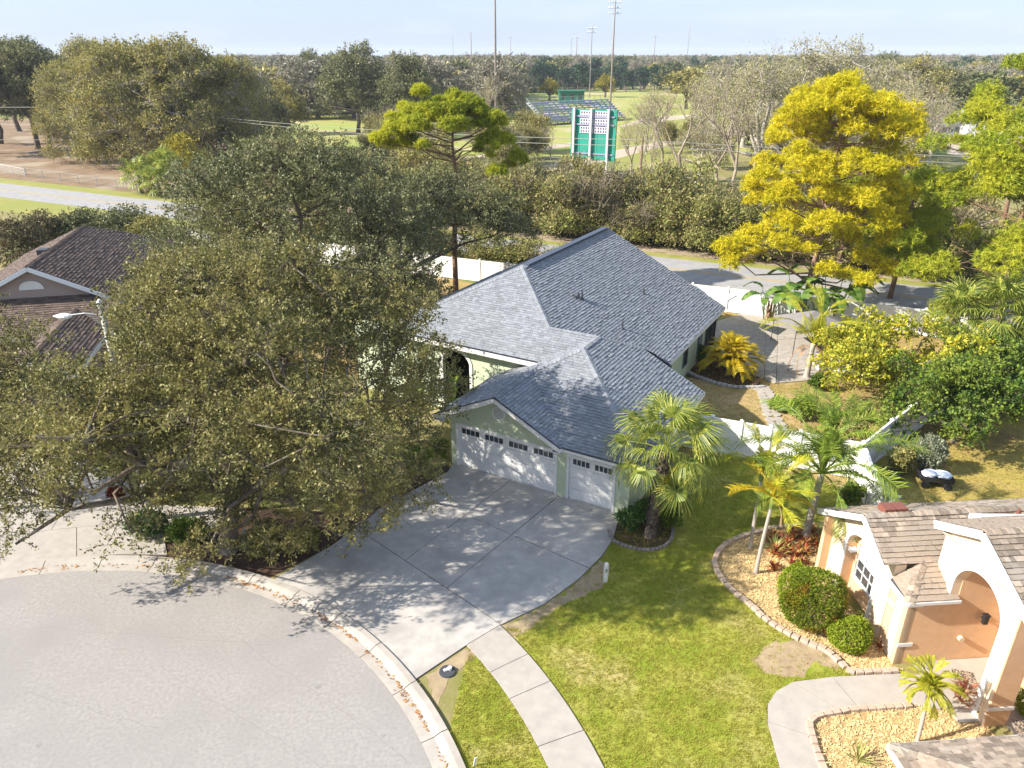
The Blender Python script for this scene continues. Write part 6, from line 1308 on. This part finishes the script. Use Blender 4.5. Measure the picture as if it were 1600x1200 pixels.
# trees of the middle distance
def mid_proto(seed, R_, H, lm, tw_, ln, wd, n=22, rr=.30, z0=.38, bark='bark', lean=.0, r0=.5, low=0):
    rg = np.random.default_rng(seed); bl = []
    for i in range(low): a = rg.uniform(0, 6.28); k = rg.uniform(.3, 1); q = R_ * rr * rg.uniform(.6, 1.1); bl.append((R_ * .95 * k * math.cos(a), R_ * .95 * k * math.sin(a), H * rg.uniform(.06, .62), q, q, q * .8))
    for i in range(n): a = i * 2.39996; k = math.sqrt((i + .5) / n); bl.append((R_ * .85 * k * math.cos(a), R_ * .85 * k * math.sin(a), H * (z0 + (1 - z0 - .12) * math.sqrt(max(.03, 1 - k * k))) + rg.normal() * H * .06, *(R_ * rr * rg.uniform(.5, 1.25) * f for f in (1, 1, .75))))
    V, F, tw = crown_leaves(rg, bl, tw_, 9, ln, wd, 1.5, (.4, 1.05)); b = limb_mesh(rg, (0, 0, 0), H * .28, r0, bl, 3, tw, twigr=.035); return np_mesh('crown', V, F, L[lm]), b.mesh('trunk', M[bark], True)
mp_ = dict(big=mid_proto(400, 9.5, 20, 'olive', 4200, .34, .11, 52, .20, .34, 'palebark', low=34), dark=mid_proto(401, 7, 19, 'oak2', 2600, .36, .13, 40, .24, .34), mid=mid_proto(402, 8, 16, 'oak2', 2400, .40, .13, 36, .24, .26, low=8), pale=mid_proto(403, 6, 13, 'olive', 1500, .38, .12, 26, .25, .28, low=14), ball=mid_proto(404, 3.4, 7.5, 'pampas', 500, .4, .2, 12, z0=.3), spring=mid_proto(405, 6.5, 16, 'sprig', 1050, .26, .07, 30, .24, .3, 'palebark'), spring2=mid_proto(406, 6.0, 16, 'sprig', 800, .26, .07, 26, .24, .3, 'palebark'))
M['greytwig'] = mat('grey_branch', (.38, .32, .25), (.24, .19, .14), 1.2, rough=.95)
bare = []
for i in range(4): me, tips = bare_tree_mesh(500 + i, 17, .62, 6 if i < 3 else 5, .34, M['greytwig']); bare.append((me, tip_leaves(tips, 1, .22, .07, .7, i, L['sparse'])))
def place_mid(kind, u, v, h, lb, rot=None, grp=None, name='broad_tree', cat='tree', xy=None, sx=1.0):
    p = Vector((xy[0], xy[1], 0)) if xy else at(u, v); base = {'big': 20, 'dark': 19, 'mid': 16, 'pale': 13, 'ball': 7.5, 'spring': 16}[kind]; s = h / base
    if kind == 'spring' and rnd.random() < .5: kind = 'spring2'
    t = empty(name, (p.x, p.y, 0), rot if rot is not None else rnd.uniform(0, 6.28), lb, cat, grp); t.scale = (s * sx, s * sx, s); link('crown', mp_[kind][0], t); link('trunk', mp_[kind][1], t); return t
for kind, u, v, h, sx, lb in (
    ('big', 215, 262, 19.5, 1.0, 'large olive tree on the skyline behind the leaning pole, left half of the big clump'), ('big', 300, 262, 20.2, 1.0, 'large olive tree on the skyline, right half of the big clump'), ('big', 375, 258, 17.5, .8, 'dark right shoulder tree of the big skyline clump'),
    ('big', 130, 252, 16.5, .8, 'yellowish olive tree left of the big skyline clump'), ('dark', 60, 232, 20.5, 1.0, 'dark tall tree over the straw ground near the left edge, with two bare stems'), ('dark', 78, 236, 19.0, .9, 'dark tall tree with straight stem beside the one near the left edge'), ('dark', 2, 225, 19.5, 1.0, 'dark tall tree cut by the left edge'), ('dark', 105, 222, 18.5, 1.0, 'dark tree behind the straw ground, right of the straight stems'), ('dark', 30, 205, 20.5, 1.2, 'dark tree filling the gap behind the two straight stems'), ('big', 165, 215, 21, .9, 'olive tree behind the big skyline clump at its left'), ('dark', -30, 240, 20, 1.1, 'dark tree mostly beyond the left edge'), ('big', 270, 240, 19, .9, 'olive tree filling the middle of the big skyline clump'),
    ('mid', 560, 208, 18.5, 1.0, 'wide dark green tree beyond the playing field, left of the flat-topped pine'), ('mid', 640, 212, 16.5, .9, 'dark green tree beyond the field, directly behind the flat-topped pine'), ('mid', 500, 178, 17.5, .9, 'grey-green tree behind the wide dark one, left side'), ('pale', 450, 210, 11, 1.0, 'small dark tree at the left side of the playing field'), ('mid', 420, 235, 11, .9, 'low dark tree under the right shoulder of the big clump'),
    ('ball', 858, 157, 7.6, 1.0, 'round yellow-green tree beside the green field building'), ('ball', 945, 152, 8.4, 1.0, 'olive round tree right of the green field building'),
    ('spring', 1180, 300, 16.8, 1.0, 'pale spring-leaved tree on the skyline left of the golden pine'), ('spring', 1235, 290, 18.6, 1.0, 'tall pale tree with yellowish top behind the golden pine, left one'), ('spring', 1290, 285, 18.4, 1.0, 'tall pale tree with orange-tinted top behind the golden pine, right one'), ('spring', 1120, 262, 15.5, 1.1, 'thin-leaved tree beyond the leafless ones right of the scoreboard'), ('spring', 1350, 250, 16.0, 1.1, 'thin pale tree right behind the top of the golden pine'), ('spring', 1010, 240, 8.0, 1.0, 'small pale tree right of the scoreboard'),
    ('mid', 690, 175, 13, 1.0, 'grey-green tree behind the right end of the flat-topped pine'), ('pale', 600, 165, 11, 1.2, 'olive tree at the back of the playing field, left of centre'), ('pale', 470, 150, 12, 1.3, 'olive tree behind the playing field, above the left oaks'), ('mid', 410, 175, 14, 1.0, 'dark tree right behind the shoulder of the big clump'),
    ('spring', 1160, 230, 14.5, 1.2, 'pale loose tree in the grey thicket left of the golden pine'), ('spring', 1210, 235, 16.0, 1.2, 'pale loose tree in the grey thicket behind the left of the golden pine'), ('spring', 1090, 285, 8.5, 1.3, 'low pale tree at the foot of the leafless tree'), ('spring', 1400, 265, 11.5, 1.3, 'low pale thicket tree right of the golden pine'), ('spring', 1450, 255, 10.5, 1.3, 'low pale thicket tree before the white roofs'), ('pale', 1400, 330, 7.5, 1.0, 'dark green low tree right of the golden pine trunk'), ('spring', 1115, 215, 12.5, 1.2, 'pale loose tree beyond the track right of the scoreboard'),
    ('spring', 840, 235, 5.5, 1.2, 'small pale tree left of the scoreboard'), ('spring', 800, 262, 6.5, 1.3, 'low pale tree between the flat-topped pine and the scoreboard'), ('pale', 1440, 150, 13, 1.4, 'dark tree beyond the white trailers'), ('pale', 1530, 150, 13, 1.4, 'dark tree beyond the white trailers, farther right'),
    ('pale', 1420, 200, 15.0, 1.3, 'grey-green tree beyond the white roofs at the right'), ('pale', 1330, 340, 8.0, .8, 'dark tree in the shade behind the golden pine trunk'), ('mid', 1380, 160, 17, 1.1, 'dark rounded tree on the right skyline'), ('mid', 1470, 190, 14, 1.2, 'dark rounded tree behind the white roofs at the right')):
    place_mid(kind, u, v, h, lb, sx=sx)
for i, (u, v, h, rz, mi, lb) in enumerate(((1065, 292, 15.5, 2.2, 0, 'pale-stemmed leafless tree right of the scoreboard, nearest one'), (1140, 318, 14.5, .8, 1, 'forked leafless tree with dark lower trunk left of the golden pine'), (1020, 235, 12, 1.2, 2, 'thin leafless tree just right of the scoreboard'), (775, 232, 13.5, 3.2, 3, 'leafless grey tree above the right side of the flat-topped pine'), (1180, 270, 17, 4.2, 2, 'leafless tree reaching the skyline left of the golden pine'), (1345, 300, 16.0, 5.2, 0, 'leafless tree leaning right, behind the golden pine'), (1395, 290, 14.5, 1.2, 3, 'leafless slanting tree right of the golden pine'), (1430, 300, 11.5, 2.2, 1, 'low leafless tree before the white roofs'), (660, 190, 14, .4, 1, 'bare grey tree behind the playing field, left of the tall pole'), (1385, 345, 7.5, .4, 0, 'small bare tree in the shade right of the golden pine'), (1255, 330, 12, 1.4, 3, 'bare tree behind the left side of the golden pine'), (1090, 240, 13, 5.4, 1, 'bare tree beyond the nearest leafless ones'),
    (610, 160, 14, 1, 2, 'grey bare tree at the back of the playing field, leftmost of its row'), (690, 165, 15, 2, 0, 'grey bare tree behind the right half of the flat-topped pine'), (730, 150, 14, 3, 1, 'grey bare tree just left of the tallest pole'), (830, 225, 8.5, 4, 3, 'small grey bare tree left of the bleachers'), (815, 185, 13, 5, 2, 'grey bare tree right of the tallest pole'), (1200, 255, 17, 0, 1, 'bare tree with fine grey twigs behind the left of the golden pine'), (1310, 230, 17.5, 3, 3, 'bare tree right behind the golden pine top'), (1425, 235, 14.5, 2, 0, 'bare tree on the slope right of the golden pine top'), (1380, 215, 15.5, 5, 2, 'bare tree among the grey thicket right of the golden pine'), (1010, 300, 7.5, 5, 1, 'small bare tree below the scoreboard at its right'), (905, 300, 5.5, 2, 2, 'small bare sapling below the scoreboard at its left'), (1120, 300, 12, 2.5, 0, 'bare tree between the two nearest leafless ones'), (480, 165, 14, 2.5, 0, 'grey bare tree above the left oaks'), (985, 285, 9, 1.5, 1, 'thin bare tree touching the right edge of the scoreboard'), (1035, 262, 13.5, 3.5, 2, 'bare tree between the scoreboard and the nearest leafless tree'), (860, 250, 6.5, .5, 0, 'low bare tree touching the left edge of the scoreboard'), (1000, 215, 9, 4.5, 0, 'small bare tree on the mown strip right of the scoreboard'), (760, 200, 12, 4, 1, 'bare tree at the foot of the tallest pole'), (1110, 180, 13, 2, 2, 'bare tree on the far side of the mown strip'), (540, 150, 15, 1.5, 3, 'grey bare tree beyond the wide dark tree'))):
    p = at(u, v); t = empty('bare_tree', (p.x, p.y, 0), rz, lb, 'tree'); s = h / 15.5; t.scale = (s, s, s); link('trunk', bare[mi][0], t); link('crown', bare[mi][1], t)
# row of individual distant trees behind the fields
rg = random.Random(5); far_p = [mid_proto(600, 6, 12, 'far', 240, .85, .34, 12, .34, .3), mid_proto(601, 6, 12, 'farbrown', 420, .95, .12, 14, .34, .25), mid_proto(602, 2.6, 12, 'farpine', 220, .7, .26, 12, .42, .2), mid_proto(603, 6, 12, 'olive', 240, .85, .34, 12, .34, .3)]
nf = ('green', 'grey-brown leafless', 'dark green upright', 'olive')
def fz(u, dist):
    r = 'in the nearer tree belt' if dist < 300 else 'in the farther tree belt'
    return r + (' at the left edge' if u < 350 else ' above the left oaks' if u < 560 else ' left of the tallest pole' if u < 770 else ' above the bleachers' if u < 950 else ' right of the scoreboard' if u < 1100 else ' above the golden pine' if u < 1400 else ' at the right edge')
def far_tree(u, dist, h, k, sx=1):
    d = Vector(((u - 800) / FPX * dist * .93, dist, 0)); t = empty('distant_tree', d, rg.uniform(0, 6.28), 'distant %s tree %s' % (nf[k], fz(u, dist)), 'tree', 'distant %s trees %s' % (nf[k], fz(u, dist))); s = h / 12
    t.scale = (s * sx, s * sx, s); link('crown', far_p[k][0], t); link('trunk', far_p[k][1], t)
for i in range(34): far_tree(795 + i * 8 + rg.uniform(-5, 5), rg.uniform(395, 430), rg.uniform(9, 13), 2, 1.2)         # dark upright row behind the fields
for i in range(150): far_tree(370 + i * 2.9 + rg.uniform(-8, 8), rg.uniform(225, 400), rg.uniform(11, 15.5), rg.choice((0, 1, 1, 1, 3)), 1.25)
for i in range(62): far_tree(1050 + i * 10.5 + rg.uniform(-8, 8), rg.uniform(190, 400), rg.uniform(9, 13.5), rg.choice((0, 1, 1, 3)), 1.3)
for i in range(16): far_tree(-60 + i * 30, rg.uniform(230, 330), rg.uniform(12, 15), rg.choice((0, 3, 0)), 1.3)
# the far-off wood, one mass to the horizon
fw = bpy.data.collections.new('far_wood_trees')
for q in (0, 1, 2, 3, 1):
    o = bpy.data.objects.new('far_wood_tree', far_p[q][0]); fw.objects.link(o)
n = 6200; dd = 400 * np.exp(NR.uniform(0, 1.95, n)); uu = NR.uniform(-140, 1740, n); z = np.zeros(n)
keep = (dd > 430) | (uu < 780) | (uu > 1200); dd = dd[keep]; uu = uu[keep]; z = z[keep]
scatter('far_wood', np.c_[(uu - 800) / FPX * dd * .95, dd, z], fw, .55, 1.3, .05, 21)

# ================================================================ THE BALL FIELD
p0, p1 = at(893, 270), at(953, 275); m_ = (p0 + p1) / 2; an = math.atan2(p1.y - p0.y, p1.x - p0.x); wd_ = 7.6
t = empty('scoreboard', (m_.x, m_.y, 0), an, 'back of a tall green scoreboard on three white posts, white panels on top', 'scoreboard')
b = MB()
b.box(-wd_ / 2, wd_ / 2, .35, .62, 2.2, 9.6); bd = b.obj('board', M['scoregreen'], t)
for i in range(5):
    x = -wd_ / 2 + wd_ * i / 5; b = MB(); b.box(x + .04, x + wd_ / 5 - .04, .31, .35, 2.3, 3.1); b.box(x + .03, x + wd_ / 5 - .03, .32, .35, 3.2, 6.0); b.obj('panel', M['scoregreen'], bd)
pm = MB(); pm.box(-.15, .15, -.15, .15, 0, 9.75); pme = pm.mesh('post', M['farwhite'])
for x in (-3.2, -.3, 2.6): link('post', pme, t, (x, 0, 0))
b = MB()
for z in (8.6, 7.4, 3.1): b.box(-wd_ / 2 + .3, wd_ / 2 - .3, .19, .30, z - .1, z + .1)
b.obj('cross_beam', mat('violet_grey_steel', (.30, .27, .42), rough=.5), t)
M['panelgrey'] = mat('pale_violet_panel', (.52, .50, .58), rough=.6)
for r_ in range(3):
    for i in range(2):
        x0 = -2.25 + i * 2.45; z0 = 6.15 + r_ * 1.13; b = MB(); b.box(x0, x0 + 2.3, .24, .31, z0, z0 + 1.0); e = b.obj('equipment_panel', M['panelgrey'], t); b = MB()
        for j in range(5):
            for k in range(2): b.box(x0 + .14 + j * .43, x0 + .36 + j * .43, .225, .24, z0 + .14 + k * .45, z0 + .42 + k * .45)
        b.obj('vent_holes', M['lead'], e)
# tall light poles
def light_pole(u, v, vt, r, lb, head=0):
    g_ = at(u, v); lo2, hi2 = 1, 80
    for _ in range(40):
        h = (lo2 + hi2) / 2; dz = h - CAMH; dd_ = g_.y * math.cos(PITCH) - dz * math.sin(PITCH); yy = 600 - FPX * (g_.y * math.sin(PITCH) + dz * math.cos(PITCH)) / dd_
        if yy > vt: lo2 = h
        else: hi2 = h
    t = empty('light_pole', (g_.x, g_.y, 0), 0, lb, 'light pole'); b = MB(); b.tube([(0, 0, 0), (0, 0, h * .5), (0, 0, h)], [r, r * .8, r * .55], 8); b.obj('pole', mat('brownish_pole', (.26, .21, .19), (.20, .17, .15), .5) if 'brownish_pole' not in bpy.data.materials else bpy.data.materials['brownish_pole'], t, smooth=True)
    for k in range(head):
        z = h - .6 - k * 1.6; b = MB(); b.box(-2.0, 2.0, -.08, .08, z - .06, z + .06); c = b.obj('crossarm', M['metal'], t)
        for j in range(5): x = -1.8 + j * .9; b = MB(); b.tube([(x, .1, z + .1), (x, .35, z + .38)], [.10, .26], 8); b.obj('floodlight', M['metal'], c)
light_pole(775, 190, -60, .36, 'tallest light pole, cut by the top edge, above the flat-topped pine'); light_pole(953, 172, 1, .34, 'tall light pole with crossarms rising behind the scoreboard', 3)
light_pole(738, 160, 50, .22, 'thin light pole just left of the tallest one'); light_pole(709, 112, 54, .26, 'thin short-looking pole farthest left on the skyline'); light_pole(798, 122, 57, .26, 'light pole just right of the tallest one', 1)
light_pole(899, 138, 57, .26, 'light pole left of the pair behind the green field building', 1); light_pole(921, 152, 42, .24, 'light pole with two crossarms behind the green field building', 2); light_pole(1019, 130, 55, .24, 'light pole right of the scoreboard on the skyline', 1); light_pole(1071, 120, 42, .24, 'light pole among pale trees on the skyline right of the scoreboard', 1)
# bleachers
a0, a1 = at(872, 200), at(958, 166); t = empty('bleachers', tuple(a0 + Vector((-3, 6, 0))), 0, 'blue-grey metal bleachers seen from their end beyond the scoreboard', 'bleachers'); b = MB(); dr_ = Vector((28, 22, 0)); dr_.normalize(); nn_ = Vector((-dr_.y, dr_.x, 0)); LL = 30
for i in range(9):
    s0 = Vector((0, 0, 0)) + nn_ * (i * .9) ; z = .9 + i * .55
    b.bar(s0 + Vector((0, 0, z)), s0 + dr_ * LL + Vector((0, 0, z)), .88, .3)
b.obj('seat_rows', M['bleach'], t, kind='stuff'); b = MB()
for j in range(14):
    q = dr_ * (LL * j / 13); b.bar(q + Vector((0, 0, .3)), q + nn_ * 8 + Vector((0, 0, 5.4)), .14, .3); b.bar(q + nn_ * 8, q + nn_ * 8 + Vector((0, 0, 6.5)), .12); b.bar(q + nn_ * 4, q + nn_ * 4 + Vector((0, 0, 2.0)), .12); b.bar(q, q + Vector((0, 0, 1.4)), .10)
b.bar(nn_ * 8 + Vector((0, 0, 6.5)), nn_ * 8 + dr_ * LL + Vector((0, 0, 6.5)), .1); b.bar(Vector((0, 0, 1.4)), dr_ * LL + Vector((0, 0, 1.4)), .1); b.bar((0, 0, 1.4), nn_ * 8 + Vector((0, 0, 6.5)), .1); b.obj('frame', M['metal'], t)
def shed(u, v, wx, wy, h, mwall, mroof, lb, name='field_building', rz=0, gable=0, wins=0, cat='building'):
    p = at(u, v); t = empty(name, (p.x, p.y, 0), rz, lb, cat); b = MB(); b.box(-wx / 2, wx / 2, 0, wy, 0, h); b.obj('wall', mwall, t); b = MB()
    if gable: n = len(b.v); b.v += [(-wx / 2 - .4, -.4, h), (wx / 2 + .4, -.4, h), (wx / 2 + .4, wy + .4, h), (-wx / 2 - .4, wy + .4, h), (-wx / 2 - .4, wy / 2, h + gable), (wx / 2 + .4, wy / 2, h + gable)]; b.f += [(0, 1, 5, 4), (2, 3, 4, 5), (0, 4, 3), (1, 2, 5), (3, 2, 1, 0)]; b.m += [0] * 5
    else: b.box(-wx / 2 - .4, wx / 2 + .4, -.6, wy + .4, h, h + .3)
    b.obj('roof', mroof, t)
    for i in range(wins): x = -wx / 2 + wx * (i + .5) / wins; b = MB(); b.box(x - .7, x + .7, -.05, -.005, h * .4, h * .8); b.obj('window', M['glass'], t)
shed(893, 163, 9.5, 5, 4.6, M['buildgreen'], M['buildgreen'], 'dark green field building with rounded tree at its left, beyond the bleachers', wins=3); shed(757, 158, 8, 5, 7.2, mat('faded_green', (.20, .33, .27), rough=.8), M['fargrey'], 'pale green press box building left of the tall pole', wins=2)
t = empty('outfield_fence', tuple(at(880, 137)), 0, 'thin dark green outfield fence beyond the green field building', 'fence'); b = MB(); q0, q1 = Vector((0, 0, 0)), at(1010, 135) - at(880, 137); b.bar(q0 + Vector((0, 0, 1.3)), q1 + Vector((0, 0, 1.3)), .1, 2.4); b.obj('panel', M['buildgreen'], t)
p = at(990, 140); t = empty('flag', (p.x, p.y, 0), 0, 'small white flag on a pole right of the scoreboard top', 'flag'); b = MB(); b.tube([(0, 0, 0), (0, 0, 9)], .08, 6); b.obj('pole', M['metal'], t); b = MB()
for i in range(5): b.poly([(i * .6, .2 * math.sin(i), 6.8), ((i + 1) * .6, .2 * math.sin(i + 1), 6.8), ((i + 1) * .6, .2 * math.sin(i + 1), 8.6), (i * .6, .2 * math.sin(i), 8.6)])
b.obj('cloth', M['farwhite'], t)
# chain-link fence lines near the scoreboard and along the left verge
def chain_fence(a, c, h, lb, m, step=3.0, rails=7):
    a = Vector(a); c = Vector(c); t = empty('wire_fence', a, 0, lb, 'fence'); d = c - a; n = int(d.length / step); pm = MB(); pm.tube([(0, 0, 0), (0, 0, h)], .05, 5); pme = pm.mesh('post', m)
    for i in range(n + 1): link('post', pme, t, d * (i / n))
    b = MB()
    for k in range(rails): z = h * (k + 1) / rails; b.bar(Vector((0, 0, z)), d + Vector((0, 0, z)), .018 if k < rails - 1 else .05)
    b.obj('wire', m, t)
chain_fence(at(850, 262), at(1080, 282), 1.8, 'grey wire fence at the foot of the scoreboard posts', M['metal']); chain_fence(at(0, 268), at(40, 276), 1.2, 'pale rail gate at the left edge on the far side of the road', M['farwhite'], 2.0, 5); chain_fence(at(42, 276), at(215, 300), 1.3, 'thin wire fence along the straw ground', M['metal'], 4.0, 5)
# utility poles and wires
p = at(243, 252); t = empty('utility_pole', (p.x, p.y, 0), 0, 'leaning greenish utility pole at the left, carrying the wires', 'utility pole'); b = MB(); b.tube([(0, 0, 0), (-2.0, -1, 9.2)], [.24, .16], 8); b.obj('pole', M['polegreen'], t, smooth=True); b = MB(); b.bar((-3.2, -1, 8.9), (-.7, -1, 9.0), .12); b.obj('crossarm', M['wood'], t)
p2 = at(252, 248); b = MB(); b.tube([(0, 0, 0), (-.9, -.2, 4.4)], [.28, .22], 8); tag(b.obj('pole_stub', mat('red_brown_stub', (.25, .12, .07), rough=.9), loc=p2, smooth=True), 'short thick red-brown pole stub right beside the leaning utility pole', 'pole')
def wire(a, c, sag, lb, r=.022):
    a = Vector(a); c = Vector(c); b = MB(); b.tube([a.lerp(c, i / 16) - a - Vector((0, 0, sag * 4 * (i / 16) * (1 - i / 16))) for i in range(17)], r, 4, cap=False); tag(b.obj('overhead_wire', mat('pale_wire', (.34, .34, .30), rough=.6) if 'pale_wire' not in bpy.data.materials else bpy.data.materials['pale_wire'], loc=a), lb, 'wire')
tp = p + Vector((-2, -1, 9.1))
wire(tp, (-150, 138, 9.5), .3, 'upper wire from the leaning pole to the left edge', .05); wire(tp, (15, 92, 8.0), 1.0, 'upper wire crossing the picture from the leaning pole to the middle', .035); wire(tp + Vector((.8, 0, -.2)), (16, 91, 7.4), 1.2, 'lower wire crossing the picture from the leaning pole to the middle', .035)
wire((15, 92, 8.0), (110, 62, 8.2), .8, 'wire above the roadside thicket to the right, upper one', .03); wire((16, 91, 7.4), (110, 61, 7.6), .8, 'wire above the roadside thicket to the right, second one', .03); wire((-20, 108, 4.2), (110, 61.5, 4.6), 1.0, 'low wire in front of the scoreboard posts', .03); wire((-64, 132, 4.0), (-150, 137, 4.2), .3, 'low wire at the left edge under the upper one', .04)
b = MB(); b.tube([(0, 0, 0), (0, 0, 8.3)], [.17, .13], 8); tag(b.obj('utility_pole', M['wood'], loc=(15.5, 91.5, 0), smooth=True), 'brown utility pole in the thicket below the scoreboard', 'utility pole')
# buildings at the right
for u, v, wx, wy, h, g_, rz, lb in ((1345, 168, 26, 9, 3.0, 1.2, -.1, 'long white mobile home beyond the golden pine top'), (1420, 196, 22, 7, 2.8, .8, .1, 'long low white trailer in the middle of the right background'), (1500, 180, 14, 8, 3.2, 1.2, .0, 'white house beyond the pale yard at the right'), (1545, 176, 12, 8, 3.2, 1.2, .1, 'white trailer at the far right behind the pine tips'), (1575, 212, 18, 10, 3.2, 2.0, -.15, 'pale grey metal-roofed building at the right edge'), (1478, 215, 8, 7, 2.8, 1.1, .4, 'small white outbuilding left of the metal-roofed one'), (990, 118, 16, 8, 5, 2.5, 0, 'far house with orange tile roof beyond the fields'), (575, 118, 16, 8, 4, 1.5, 0, 'far pale house left of the poles'), (380, 128, 14, 8, 4, 1.5, 0, 'far pale house behind the big skyline clump')):
    shed(u, v, wx, wy, h, M['farwhite'] if 'orange' not in lb else M['farred'], M['farred'] if 'orange' in lb else (M['fargrey'] if 'grey' in lb else M['farwhite']), lb, 'distant_house', rz, g_, 4)
sheet('pale_yard', P((1480, 240), (1470, 200), (1600, 192), (1700, 240), (1600, 262)), .012, dirtm)
sheet('shaded_lane', P((1430, 430), (1500, 400), (1420, 330), (1500, 270), (1530, 270), (1455, 335), (1545, 410), (1480, 440)), .02, M['road'])
# radio masts on the horizon
for u, d, h, lb in ((891, 1500, 45, 'faint lattice mast on the skyline behind the light poles'), (545, 1500, 42, 'faint lattice mast on the left skyline')):
    b = MB(); x = (u - 800) / FPX * d * .93
    for s in (-1, 1): b.bar((s * 1.4, 0, 0), (s * .5, 0, h), .35)
    for k in range(9): z = h * k / 9; b.bar((-1.4, 0, z), (1.2, 0, z + h / 9), .25)
    tag(b.obj('radio_mast', M['metal'], loc=(x, d, 0)), lb, 'mast')
# ================================================================ haze
hz = MB(); hz.box(-3450, 3450, -190, 6450, -1.4, 60); hm = bpy.data.materials.new('haze_air'); hm.use_nodes = True; hn = hm.node_tree.nodes; hn.clear(); pv = hn.new('ShaderNodeVolumePrincipled'); pv.inputs['Color'].default_value = (.80, .88, 1, 1); pv.inputs['Density'].default_value = .00017; ho = hn.new('ShaderNodeOutputMaterial'); hm.node_tree.links.new(pv.outputs[0], ho.inputs['Volume'])
if USE_HAZE: hz.obj('haze', hm, kind='stuff')
